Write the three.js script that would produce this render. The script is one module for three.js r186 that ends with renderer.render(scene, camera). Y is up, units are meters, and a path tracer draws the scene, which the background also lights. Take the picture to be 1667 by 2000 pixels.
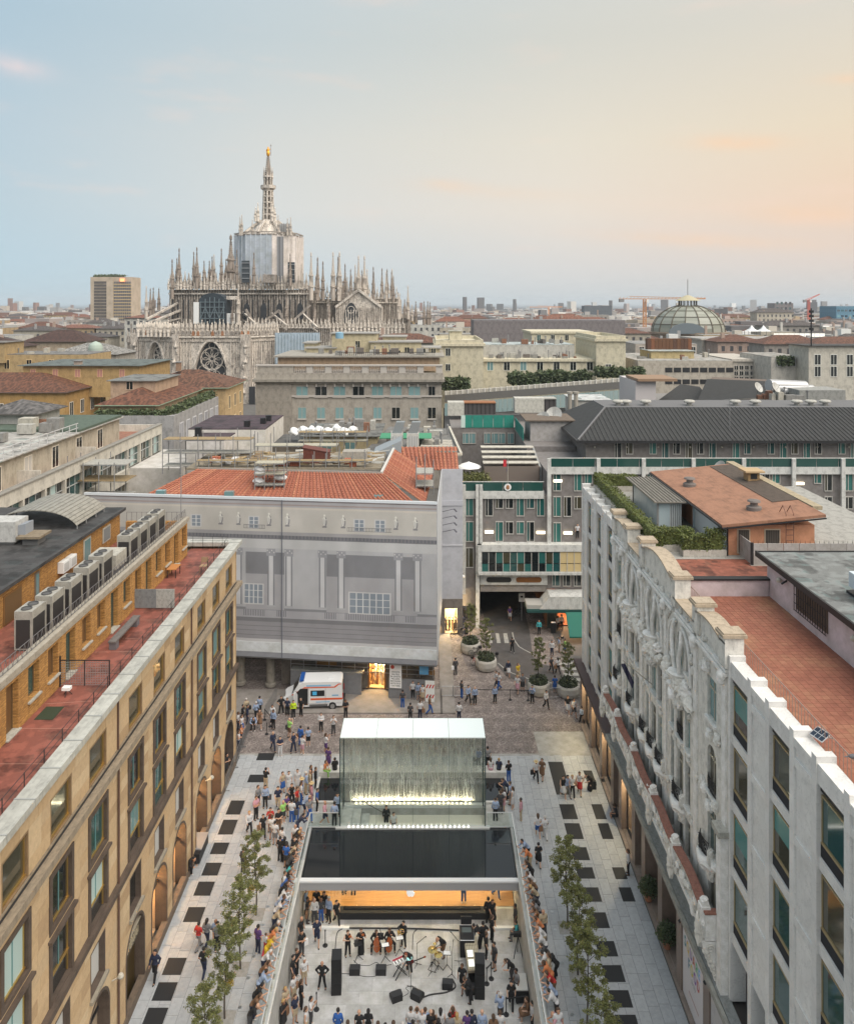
import*as THREE from'three';
import{mergeGeometries}from'three/addons/utils/BufferGeometryUtils.js';
// camera, sky, sun, exposure
const scene=new THREE.Scene();
const FOC=1500,CAMH=38,VPX=835,HOR=598;
const camera=new THREE.PerspectiveCamera(2*Math.atan(1000/FOC)*180/Math.PI,1667/2000,0.5,9000);
camera.position.set(0,CAMH,0);
camera.lookAt(0,CAMH,-100);
camera.setViewOffset(1667,2000,-1.5,1000-HOR,1667,2000);
camera.updateProjectionMatrix();
const renderer=new THREE.WebGLRenderer({antialias:true});
renderer.setSize(853,1024);
renderer.toneMapping=THREE.LinearToneMapping;
const EXPO=3.15;
renderer.toneMappingExposure=EXPO;
renderer.shadowMap.enabled=true;
const sun=new THREE.DirectionalLight(new THREE.Color(1,0.92,0.83),1.5);
sun.position.set(75,140,10);sun.target.position.set(0,0,-60);
sun.castShadow=true;sun.shadow.radius=130;sun.shadow.mapSize.set(2048,2048);
Object.assign(sun.shadow.camera,{left:-120,right:120,top:120,bottom:-120,near:1,far:500});
scene.add(sun,sun.target);
let seed=7;
const rnd=()=>{seed=(seed*1664525+1013904223)>>>0;return seed/4294967296;};
const rr=(a,b)=>a+(b-a)*rnd();
const pick=(a)=>a[Math.floor(rnd()*a.length)];
const lerp=(a,b,t)=>a+(b-a)*t;
const sm=(a,b,x)=>{const t=Math.min(1,Math.max(0,(x-a)/(b-a)));return t*t*(3-2*t);};
const hash=(x,y,z=0)=>{let h=(x*374761393+y*668265263+z*2147483647)|0;h=Math.imul(h^(h>>>13),1274126177);return((h^(h>>>16))>>>0)/4294967296;};
function vnoise(x,y,per=1<<20,s=0){
const xi=Math.floor(x),yi=Math.floor(y),fx=x-xi,fy=y-yi,u=fx*fx*(3-2*fx),v=fy*fy*(3-2*fy);
const m=(a)=>((a%per)+per)%per;
return lerp(lerp(hash(m(xi),m(yi),s),hash(m(xi+1),m(yi),s),u),lerp(hash(m(xi),m(yi+1),s),hash(m(xi+1),m(yi+1),s),u),v);
}
function fbm(x,y,per,o=4,s=0){let a=0,w=0.5,t=0;for(let i=0;i<o;i++){a+=w*vnoise(x,y,per,s+i);t+=w;x*=2;y*=2;per*=2;w*=0.55;}return a/t;}
{
const W=2048,Hh=1024,d=new Float32Array(W*Hh*4),s2l=(c)=>Math.pow(c/255,2.2);
const AZ=[-35,-12,10,32,78,180],EL=[0,3,7,12,19,32,90];
const T=[
[[186,211,223],[198,213,219],[208,213,214],[209,210,209],[212,202,190],[198,209,215]],
[[183,210,224],[205,217,222],[222,219,215],[231,214,202],[246,212,178],[200,212,219]],
[[181,206,220],[218,221,219],[235,225,212],[244,213,186],[255,222,176],[203,214,221]],
[[178,203,219],[215,218,215],[231,224,209],[238,220,193],[255,228,190],[204,215,222]],
[[169,197,215],[197,209,213],[214,214,206],[224,217,203],[248,230,202],[204,215,222]],
[[178,205,224],[195,212,222],[207,216,220],[221,221,215],[236,228,214],[204,215,223]],
[[206,218,226],[206,218,226],[207,218,226],[208,218,225],[209,218,224],[206,218,226]]];
const col=(el,az)=>{
let i=0;while(i<EL.length-2&&el>EL[i+1])i++;
const a=Math.min(1,Math.max(0,(el-EL[i])/(EL[i+1]-EL[i])));
let j,b,q=az;
if(q<-35){j=-1;b=Math.min(1,(-35-q)/60);}else{j=0;while(j<AZ.length-2&&q>AZ[j+1])j++;b=(q-AZ[j])/(AZ[j+1]-AZ[j]);b=Math.min(1,Math.max(0,b));}
const g=(r)=>j<0?[0,1,2].map((k)=>lerp(T[r][0][k],T[r][5][k],b)):[0,1,2].map((k)=>lerp(T[r][j][k],T[r][j+1][k],b));
const c0=g(i),c1=g(i+1);
return[0,1,2].map((k)=>s2l(lerp(c0[k],c1[k],a)));
};
for(let y=0;y<Hh;y++)for(let x=0;x<W;x++){
const el=((y+0.5)/Hh-0.5)*180,th=((x+0.5)/W-0.5)*2*Math.PI;
const dx=Math.cos(th),dz=Math.sin(th);
const az=Math.atan2(dx,-dz)*180/Math.PI;
let c=col(Math.max(0,el),az);
if(el>0&&el<42){
const n=fbm(th*9+40,el*0.9+0.2*Math.sin(th*7),1<<16,5,3),m=fbm(th*5+11,el*0.35,1<<16,4,9);
const k=sm(0.56,0.8,n)*sm(0.42,0.62,m)*sm(1.5,5,el)*(1-sm(22,40,el))*0.22;
const w=[s2l(252),s2l(222),s2l(205)];
c=c.map((v,i)=>lerp(v,w[i],k));
for(const[A,E,wa,we,p]of[[-28.3,15.4,2.0,0.6,0.34],[21.8,11.2,3.0,0.5,0.5],[1.5,9.0,1.7,0.35,0.3],[26.5,6.1,3.6,0.6,0.4],[28.5,14.6,1.6,0.3,0.35],[20,4.6,7,0.45,0.35],[5,8.4,6,0.5,0.15]]){
const q=Math.exp(-(((az-A)/wa)**2)-(((el-E+0.18*(az-A)*0.4)/we)**2))*(0.45+1.1*fbm(az*1.7+A,el*5,1<<16,4,5));
const cw=[s2l(255),s2l(A<-20?226:214),s2l(A<-20?220:178)];
c=c.map((v,i)=>lerp(v,cw[i],Math.min(0.85,q*p*1.15)));
}
}else if(el<=0){const g=[0.16,0.155,0.15],t=sm(0,-4,el);c=c.map((v,i)=>lerp(v,g[i],t));}
const o=(y*W+x)*4;d[o]=c[0]/EXPO;d[o+1]=c[1]/EXPO;d[o+2]=c[2]/EXPO;d[o+3]=1;
}
const t=new THREE.DataTexture(d,W,Hh,THREE.RGBAFormat,THREE.FloatType);
t.mapping=THREE.EquirectangularReflectionMapping;t.magFilter=THREE.LinearFilter;t.minFilter=THREE.LinearFilter;t.needsUpdate=true;
scene.background=t;scene.environment=t;
}
scene.fog=new THREE.FogExp2(new THREE.Color(0.62,0.7,0.78),0.00012);
// calibrated placement helpers
const V=(x,y,z)=>new THREE.Vector3(x,y,z);
const at=(u,v,D)=>V((u-VPX)*D/FOC,CAMH-(v-HOR)*D/FOC,-D);
const gnd=(u,v,y=0)=>{const D=(CAMH-y)*FOC/(v-HOR);return V((u-VPX)*D/FOC,y,-D);};
const PX=(u,D)=>(u-VPX)*D/FOC,PY=(v,D)=>CAMH-(v-HOR)*D/FOC;
// textures and materials
function tex(n,f,srgb=true){
const d=new Uint8Array(n*n*4);
for(let y=0;y<n;y++)for(let x=0;x<n;x++){const c=f(x/n,y/n),o=(y*n+x)*4;for(let k=0;k<3;k++)d[o+k]=Math.max(0,Math.min(255,255*(Array.isArray(c)?c[k]:c)));d[o+3]=255;}
const t=new THREE.DataTexture(d,n,n,THREE.RGBAFormat);t.wrapS=t.wrapT=THREE.RepeatWrapping;t.magFilter=THREE.LinearFilter;t.minFilter=THREE.LinearMipmapLinearFilter;t.generateMipmaps=true;
if(srgb)t.colorSpace=THREE.SRGBColorSpace;t.needsUpdate=true;return t;
}
const rep=(t,m)=>{const c=t.clone();c.repeat.set(1/m,1/m);c.needsUpdate=true;return c;};
const TX={};
TX.grain=tex(256,(x,y)=>0.84+0.1*fbm(x*8,y*8,8,4,1)+0.1*(hash(x*256|0,y*256|0,5)-0.5));
TX.blotch=tex(512,(x,y)=>{const a=fbm(x*5,y*5,5,5,11),b=fbm(x*24,y*24,24,3,21),g=hash(x*512|0,y*512|0,8);const k=0.82+0.2*a+0.07*(b-0.5)+0.05*(g-0.5);return[k,k*(0.99+0.01*b),k*(0.965+0.04*a)];});
TX.grime=tex(512,(x,y)=>{const a=fbm(x*6,y*6,6,5,31),st=fbm(x*40,y*5,40,3,37),g=hash(x*512|0,y*512|0,9);let k=0.95-0.1*sm(0.4,0.8,a)-0.09*sm(0.5,0.85,st)-0.08*fbm(x*30,y*30,30,3,41)+0.05*(g-0.5);return[k,k*0.99,k*0.965];});
TX.brick=tex(512,(x,y)=>{const r=Math.floor(y*32),o=(r%2)*0.5,bx=x*8+o,c=Math.floor(bx),fx=bx-c,fy=y*32-r;const m=fx<0.05||fy<0.16;const t=0.72+0.3*hash((c%8+8)%8,r,3);return m?[0.74,0.71,0.67]:[t,t*0.97,t*0.93];});
TX.cobble=tex(512,(x,y)=>{let best=9,sec=9,id=0;const N=26,px=x*N,py=y*N;for(let j=-1;j<2;j++)for(let i=-1;i<2;i++){const cx=Math.floor(px)+i,cy=Math.floor(py)+j,mx=((cx%N)+N)%N,my=((cy%N)+N)%N;const dx=cx+0.5+0.5*(hash(mx,my,1)-0.5)-px,dy=cy+0.5+0.5*(hash(mx,my,2)-0.5)-py,q=Math.max(Math.abs(dx),Math.abs(dy))*0.7+0.4*Math.hypot(dx,dy);if(q<best){sec=best;best=q;id=hash(mx,my,4);}else if(q<sec)sec=q;}const e=sm(0.02,0.13,sec-best),b=fbm(x*4,y*4,4,4,61);const k=(0.66+0.26*id)*(0.62+0.38*e)*(0.8+0.38*b);return[k,k*(0.965+0.02*id),k*(0.955+0.03*id)];});
TX.rib=tex(128,(x)=>0.62+0.38*sm(0.05,0.2,Math.abs(x-0.5)),true);
TX.net=tex(128,(x,y)=>{const k=0.85+0.12*fbm(x*6,y*6,6,3,4);return k;});
TX.marble=tex(512,(x,y)=>{const w=fbm(x*4,y*4,4,4,71),v=Math.abs(fbm(x*6+w*0,y*6,6,5,77)-0.5);const k=0.86+0.12*w-0.13*(1-sm(0,0.035,v))*w+0.03*(hash(x*512|0,y*512|0,6)-0.5);return[k,k*0.99,k*0.975];});
TX.worn=tex(512,(x,y)=>{const a=fbm(x*4,y*4,4,5,131),b=fbm(x*11,y*11,11,4,137),c=Math.abs(fbm(x*5,y*5,5,4,139)-0.5),g=hash(x*512|0,y*512|0,7),k=0.88+0.12*sm(0.4,0.6,b)-0.24*sm(0.52,0.64,a)-0.14*(1-sm(0,0.012,c))+0.08*(g-0.5),w=0.07*sm(0.56,0.7,b);return[k,k+w,k+w];});
TX.tile=tex(256,(x,y)=>{const cx=Math.floor(x*16),cy=Math.floor(y*10),h=hash(cx,cy,4);const k=0.6+0.4*h;return[k,k*0.97,k*0.94];});
TX.carve=tex(512,(x,y)=>{const a=fbm(x*48,y*9,48,4,151),b=fbm(x*7,y*7,7,4,153),c=fbm(x*60,y*60,60,2,157),k=0.96-0.26*sm(0.5,0.75,a)-0.18*sm(0.5,0.75,b)-0.2*sm(0.55,0.8,c);return[k,k*0.985,k*0.96];});
TX.wood=tex(256,(x,y)=>{const k=0.72+0.25*fbm(x*3,y*24,24,4,81);return[k,k*0.96,k*0.9];});
const matCache={};
function mat(col,o={}){
const key=JSON.stringify([col,o]);if(matCache[key])return matCache[key];
const phys=o.trans!==undefined||o.coat!==undefined||o.ior!==undefined;
const m=phys?new THREE.MeshPhysicalMaterial():new THREE.MeshStandardMaterial();
m.color.setRGB(...col);m.roughness=o.rough??0.8;m.metalness=o.metal??0;
if(o.map){m.map=mapRep(o.map,o.size??2);}
if(o.bump){m.bumpMap=mapRep(o.bumpMap??o.map,o.size??2);m.bumpScale=o.bump;}
if(o.trans!==undefined){m.transmission=o.trans;m.thickness=o.thick??0;m.ior=o.ior??1.5;}
if(o.coat){m.clearcoat=o.coat;m.clearcoatRoughness=0.05;}
if(o.emit){m.emissive.setRGB(...o.emit);m.emissiveIntensity=o.power??1;}
if(o.vc)m.vertexColors=true;
if(o.two)m.side=THREE.DoubleSide;
matCache[key]=m;return m;
}
const repCache={};
function mapRep(n,s){const k=n+s;return repCache[k]??=rep(TX[n],s);}
// geometry collectors
class GB{
constructor(){this.p=[];this.n=[];this.t=[];this.c=[];this.col=null;}
vert(p,n,s,t){this.p.push(p[0],p[1],p[2]);this.n.push(n[0],n[1],n[2]);this.t.push(s,t);if(this.col)this.c.push(...this.col);}
tri(a,b,c,nn){
const u=[b[0]-a[0],b[1]-a[1],b[2]-a[2]],v=[c[0]-a[0],c[1]-a[1],c[2]-a[2]];
let n=[u[1]*v[2]-u[2]*v[1],u[2]*v[0]-u[0]*v[2],u[0]*v[1]-u[1]*v[0]];const l=Math.hypot(...n)||1;n=n.map((q)=>q/l);
const ax=Math.abs(n[0]),ay=Math.abs(n[1]),az=Math.abs(n[2]);
[a,b,c].forEach((q,i)=>{const[s,t]=ay>=ax&&ay>=az?[q[0],-q[2]]:ax>=az?[-q[2],q[1]]:[q[0],q[1]];this.vert(q,nn?nn[i]:n,s,t);});
return this;
}
quad(a,b,c,d){this.tri(a,b,c);return this.tri(a,c,d);}
box(x0,x1,y0,y1,z0,z1){
if(x0>x1)[x0,x1]=[x1,x0];if(y0>y1)[y0,y1]=[y1,y0];if(z0>z1)[z0,z1]=[z1,z0];
const A=[x0,y0,z0],B=[x1,y0,z0],C=[x1,y1,z0],D=[x0,y1,z0],E=[x0,y0,z1],F=[x1,y0,z1],G=[x1,y1,z1],I=[x0,y1,z1];
this.quad(E,F,G,I);this.quad(B,A,D,C);this.quad(A,E,I,D);this.quad(F,B,C,G);this.quad(I,G,C,D);this.quad(A,B,F,E);return this;
}
cbox(x,y,z,w,h,d){return this.box(x-w/2,x+w/2,y,y+h,z-d/2,z+d/2);}
bar(a,b,r,seg=4,r2=r){
const A=V(...a),B=V(...b),d=B.clone().sub(A),l=d.length();if(l<1e-6)return this;d.divideScalar(l);
const up=Math.abs(d.y)>0.95?V(1,0,0):V(0,1,0),s=d.clone().cross(up).normalize(),t=s.clone().cross(d).normalize();
const ring=(c,q)=>Array.from({length:seg},(_,i)=>{const a=(i+0.5)/seg*Math.PI*2,n=s.clone().multiplyScalar(Math.cos(a)).addScaledVector(t,Math.sin(a));return[c.clone().addScaledVector(n,q).toArray(),n.toArray()];});
const f=seg===4?Math.SQRT2:1,R0=ring(A,r*f),R1=ring(B,r2*f);
for(let i=0;i<seg;i++){const j=(i+1)%seg;if(seg>5){this.tri(R0[j][0],R0[i][0],R1[i][0],[R0[j][1],R0[i][1],R1[i][1]]);this.tri(R0[j][0],R1[i][0],R1[j][0],[R0[j][1],R1[i][1],R1[j][1]]);}else this.quad(R0[j][0],R0[i][0],R1[i][0],R1[j][0]);}
for(let i=1;i<seg-1;i++){this.tri(R0[0][0],R0[i][0],R0[i+1][0]);this.tri(R1[0][0],R1[i+1][0],R1[i][0]);}
return this;
}
path(pts,r,seg=5){for(let i=0;i+1<pts.length;i++)this.bar(pts[i],pts[i+1],r,seg);return this;}
lathe(x,z,prof,seg=12,y0=0){
for(let k=0;k+1<prof.length;k++)for(let i=0;i<seg;i++){
const a=i/seg*Math.PI*2,b=(i+1)/seg*Math.PI*2,[r0,h0]=prof[k],[r1,h1]=prof[k+1];
const sl=Math.atan2(r0-r1,h1-h0),nn=(q)=>[Math.cos(q)*Math.cos(sl),Math.sin(sl),-Math.sin(q)*Math.cos(sl)];
const p=(r,q,h)=>[x+r*Math.cos(q),y0+h,z-r*Math.sin(q)];
if(r0>1e-5)this.tri(p(r0,a,h0),p(r0,b,h0),p(r1,b,h1),seg>6?[nn(a),nn(b),nn(b)]:null);
if(r1>1e-5)this.tri(p(r0,a,h0),p(r1,b,h1),p(r1,a,h1),seg>6?[nn(a),nn(b),nn(a)]:null);
}return this;
}
ext(pts,c0,c1,m,holes=[]){
const sh=pts.map((q)=>new THREE.Vector2(...q));if(THREE.ShapeUtils.isClockWise(sh))sh.reverse();
const hs=holes.map((h)=>{const a=h.map((q)=>new THREE.Vector2(...q));if(!THREE.ShapeUtils.isClockWise(a))a.reverse();return a;});
const f=THREE.ShapeUtils.triangulateShape(sh,hs),all=sh.concat(...hs);
const o=m(0,0,0),ex=m(1,0,0).map((q,i)=>q-o[i]),ey=m(0,1,0).map((q,i)=>q-o[i]),ez=m(0,0,1).map((q,i)=>q-o[i]);
const det=ex[0]*(ey[1]*ez[2]-ey[2]*ez[1])-ex[1]*(ey[0]*ez[2]-ey[2]*ez[0])+ex[2]*(ey[0]*ez[1]-ey[1]*ez[0]);
const[lo,hi]=det*(c1-c0)>0?[c0,c1]:[c1,c0];
for(const[i,j,k]of f){const P=(q,c)=>m(all[q].x,all[q].y,c);this.tri(P(i,hi),P(j,hi),P(k,hi));this.tri(P(i,lo),P(k,lo),P(j,lo));}
for(const ring of[sh,...hs])for(let i=0;i<ring.length;i++){const a=ring[i],b=ring[(i+1)%ring.length];this.quad(m(a.x,a.y,lo),m(b.x,b.y,lo),m(b.x,b.y,hi),m(a.x,a.y,hi));}
return this;
}
geo(){
const g=new THREE.BufferGeometry();
g.setAttribute('position',new THREE.Float32BufferAttribute(this.p,3));g.setAttribute('normal',new THREE.Float32BufferAttribute(this.n,3));g.setAttribute('uv',new THREE.Float32BufferAttribute(this.t,2));
if(this.c.length)g.setAttribute('color',new THREE.Float32BufferAttribute(this.c,3));
return g;
}
empty(){return!this.p.length;}
}
const gb=()=>new GB();
const toXYZ=(x0,y0,z0)=>(a,b,c)=>[x0+a,y0+b,z0+c];
const used={};
function numbered(n){const k=used[n]=(used[n]??-1)+1;return k?n+'_'+String(k).padStart(3,'0'):n;}
function thing(name,label,category,pos=[0,0,0],ry=0,group){
const o=new THREE.Group();o.name=numbered(name);o.position.set(...pos);o.rotation.y=ry;o.userData={label,category};if(group)o.userData.group=group;scene.add(o);return o;
}
function part(parent,name,g,m,label){
const me=new THREE.Mesh(g.isBufferGeometry?g:g.geo(),m);me.name=name;if(label)me.userData.label=label;parent.add(me);return me;
}
function solo(name,g,m,label,category,group){const me=new THREE.Mesh(g.isBufferGeometry?g:g.geo(),m);me.name=numbered(name);me.userData={label,category};if(group)me.userData.group=group;scene.add(me);return me;}
function struct(name,g,m){const me=new THREE.Mesh(g.isBufferGeometry?g:g.geo(),m);me.name=numbered(name);me.userData={kind:'structure'};scene.add(me);return me;}
function placed(parent,name,geo,m,x,y,z,sx=1,sy=1,sz=1,ry=0){const me=new THREE.Mesh(geo,m);me.name=name;me.position.set(x,y,z);me.scale.set(sx,sy,sz);me.rotation.y=ry;parent.add(me);return me;}
function dup(o,label,pos,ry,group){const c=o.clone();c.name=numbered(o.name.replace(/_\d\d\d$/,''));c.userData={...o.userData};if(label)c.userData.label=label;if(group)c.userData.group=group;if(pos)c.position.set(...pos);if(ry!==undefined)c.rotation.y=ry;scene.add(c);return c;}
function pieces(parent,name,list,mats,joinMat,most=290){
const s=[...list].sort((a,b)=>b.w-a.w);
for(const q of s.slice(0,most))part(parent,name,q.g??gb().box(...q.b),mats[Math.min(mats.length-1,Math.floor(q.k*mats.length))]);
const rest=s.slice(most);if(!rest.length)return;
const J=gb();for(const q of rest){const m=mats[Math.min(mats.length-1,Math.floor(q.k*mats.length))].color;J.col=[m.r,m.g,m.b];J.box(...q.b);}
const me=part(parent,name+'_field',J,joinMat);me.userData.kind='stuff';
}
const ICO={};
function lump(s,det=3,amp=0.35,fr=2.6){
const k=[s,det,amp,fr].join();if(ICO[k])return ICO[k];
const g=new THREE.IcosahedronGeometry(1,det),p=g.attributes.position;
const n3=(x,y,z)=>(vnoise(x+s*7.1,y+z*0.7,1<<20,s)+vnoise(y+13,z+x*0.6+s,1<<20,s+5))-1;
for(let i=0;i<p.count;i++){const x=p.getX(i),y=p.getY(i),z=p.getZ(i);const r=1+amp*n3(x*fr,y*fr,z*fr)+amp*0.6*(0.5-Math.abs(n3(x*fr*2.3,y*fr*2.3,z*fr*2.3)));p.setXYZ(i,x*r,y*r,z*r);}
g.computeVertexNormals();return ICO[k]=g;
}
// setting: ground, plaza, cobbles
const M={
white:mat([0.72,0.73,0.72],{rough:0.6}),offwhite:mat([0.62,0.6,0.54],{map:'grime',size:3}),black:mat([0.012,0.012,0.014],{rough:0.55}),
darkMetal:mat([0.03,0.03,0.032],{rough:0.5,metal:0.4}),steel:mat([0.45,0.46,0.47],{rough:0.35,metal:0.9}),grey:mat([0.28,0.28,0.28],{map:'grain',size:1.5}),
brass:mat([0.55,0.36,0.12],{rough:0.35,metal:0.75}),
glassTeal:mat([0.02,0.075,0.075],{rough:0.06,coat:0.6}),glassDark:mat([0.012,0.016,0.017],{rough:0.06,coat:0.6}),glassPale:mat([0.16,0.28,0.29],{rough:0.1,coat:0.5}),glassOlive:mat([0.06,0.055,0.035],{rough:0.08,coat:0.5}),
curtain:mat([0.4,0.52,0.5],{rough:0.35}),
};
const SUNK={x0:-8.45,x1:6.0,y:-3.3,d0:30,d1:52.7};
struct('ground',gb().ext([[-5000,-300],[5000,-300],[5000,7000],[-5000,7000]],-0.3,-0.05,(a,b,c)=>[a,c,-b],[[[-8.8,22],[6.35,22],[6.35,63.5],[-8.8,63.5]]]),mat([0.13,0.125,0.12],{map:'blotch',size:6}));
const plaza=struct('plaza_paving',(()=>{const g=gb();g.box(-16,-8.8,-0.05,-0.012,-18,-65.2);g.box(6.35,14.6,-0.05,-0.012,-18,-65.2);g.box(-8.8,6.35,-0.05,-0.012,-63.5,-65.2);return g;})(),mat([0.12,0.12,0.115],{map:'grain',size:1}));
{
const tones=[0.44,0.465,0.49,0.505,0.475,0.455].map((k)=>mat([k*0.91,k*0.955,k*0.995],{map:'grain',size:1.3,rough:0.62}));
const L=[];
const field=(x0,x1,d0,d1,w,l)=>{
const nx=Math.round((x1-x0)/w);w=(x1-x0)/nx;
for(let i=0;i<nx;i++)for(let d=d0-rnd()*l;d<d1-0.05;){
const e=Math.min(d1,d+l*rr(0.75,1.2)),a=Math.max(d0,d);
if(e-a>0.15)L.push({b:[x0+i*w+0.008,x0+(i+1)*w-0.008,-0.03,rr(-0.0015,0.0015),-a-0.008,-e+0.008],k:rnd(),w:(e-a)*w/a/a});
d=e;
}
};
field(-15.85,-9.0,20,65,0.62,1.25);field(-9.0,-8.46,26,65,0.54,1.4);field(6.02,6.9,26,65,0.44,1.2);field(6.9,13.8,20,65,0.62,1.25);field(-8.46,6.02,63.4,65,0.6,0.8);
pieces(plaza,'paving_slab',L,tones,mat([1,1,1],{map:'grain',size:1.3,rough:0.62,vc:true}),290);
const dk=mat([0.018,0.019,0.021],{rough:0.7,map:'grain',size:0.4,bump:0.004});
const pan=(x0,x1,v0,v1)=>part(plaza,'dark_panel',gb().box(x0,x1,-0.02,0.006,-gnd(0,v0).z*-1,gnd(0,v1).z),dk);
const l1=(y)=>1550+y/2.977,r1=(y)=>1550+y/2.5;
for(const[a,b]of[[40,122],[152,238],[285,352],[402,477],[512,594],[660,747],[955,1055],[1097,1205],[1245,1350],[1400,1520]])pan(-15.1,-14.02,l1(a),l1(b));
pan(-14.4,-13.0,1513,1528);pan(-14.35,-12.95,1471,1485);
for(const[a,b]of[[52,125],[145,222],[262,325],[360,415],[458,528],[580,657],[720,795],[838,920],[960,1045],[1080,1170]])pan(10.0,11.12,r1(a),r1(b));
for(const[a,b]of[[52,125],[145,222],[360,417],[458,527]])pan(12.45,13.25,r1(a),r1(b));
pan(10.0,11.2,1488,1552);pan(12.7,13.4,1505,1534);
const ring=gb().lathe(0,0,[[0.1,0],[0.1,0.012],[0.07,0.012],[0.07,0.004],[0,0.004]],14).geo();
for(const[u,v]of[[522.7,1770.6],[513,1806],[495,1868],[484.5,1910],[468.7,1967.5],[444,1909],[1077,1780.7],[1083.5,1816],[1096.5,1880.5],[1117,1982]]){const p=gnd(u,v);placed(plaza,'ground_light',ring,M.steel,p.x,0.006,p.z);}
}
struct('cobbled_street',gb().ext([[-40,65.2],[9.4,65.2],[9.4,66.6],[14.4,66.6],[14.4,120],[-40,120]],-0.04,-0.004,(a,b,c)=>[a,c,-b]),mat([0.34,0.305,0.285],{map:'cobble',size:3.1,bump:0.008,rough:0.75}));
struct('pavement',gb().box(9.42,14.4,-0.04,-0.002,-65.2,-68.6).box(-16,14.4,-0.04,0.001,-64.9,-65.22),mat([0.36,0.36,0.345],{map:'blotch',size:2.5}));
{
const g=gb();g.box(-36,1.4,-0.03,0.1,-71.6,-76);g.box(1.2,2.6,-0.03,0.1,-71.6,-90);
struct('pavement',g,mat([0.27,0.25,0.235],{map:'blotch',size:3}));
}
{
struct('road',gb().ext([[5.5,118],[7.2,88],[6.8,83],[8,79],[10.2,76.5],[13.9,75.4],[13.9,80.8],[12.2,81.4],[11.4,83.4],[11.9,90],[12.5,118]].map(([a,b])=>[a,b]),-0.02,0.001,(a,b,c)=>[a,c,-b]),mat([0.085,0.08,0.08],{map:'blotch',size:3}));
const wl=mat([0.42,0.42,0.41],{map:'grime',size:1.2}),g=gb();
const strip=(pts,w)=>{for(let i=0;i+1<pts.length;i++){const[a,b]=pts[i],[c,d]=pts[i+1],l=Math.hypot(c-a,d-b),nx=-(d-b)/l*w/2,ny=(c-a)/l*w/2;g.quad([a+nx,0.006,-(b+ny)],[c+nx,0.006,-(d+ny)],[c-nx,0.006,-(d-ny)],[a-nx,0.006,-(b-ny)]);}};
const cur=(f)=>f.map(([u,v])=>{const p=gnd(u,v);return[p.x,-p.z];});
strip(cur([[1000,1235],[1003,1249],[1013,1263],[1025,1270],[1045,1280],[1070,1285],[1095,1287],[1138,1288]]),0.13);
strip(cur([[972,1295],[985,1306],[1000,1315],[1018,1321],[1036,1327],[1060,1333],[1138,1337]]),0.13);
part(scene,'x',gb(),wl).removeFromParent();
struct('road_line',g,wl);
const cw=gb();
for(const[u0,u1]of[[955,961.5],[970,977.5],[985,993.5]]){const a=gnd(u0,1256),b=gnd(u1,1256),c=gnd(u1-4,1237),d=gnd(u0-3,1237);const me=gb().quad([a.x,0.006,a.z],[b.x,0.006,b.z],[c.x,0.006,c.z],[d.x,0.006,d.z]);struct('crossing_stripe',me,wl);}
for(const[v0,v1]of[[1293,1298.5],[1303.5,1309],[1314,1320],[1325,1331]]){const a=gnd(1090+(v0-1293)*0.5,v1),b=gnd(1145,v1),c=gnd(1145,v0),d=gnd(1089+(v0-1293)*0.5,v0);struct('crossing_stripe',gb().quad([a.x,0.006,a.z],[b.x,0.006,b.z],[c.x,0.006,c.z],[d.x,0.006,d.z]),wl);}
}
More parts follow.
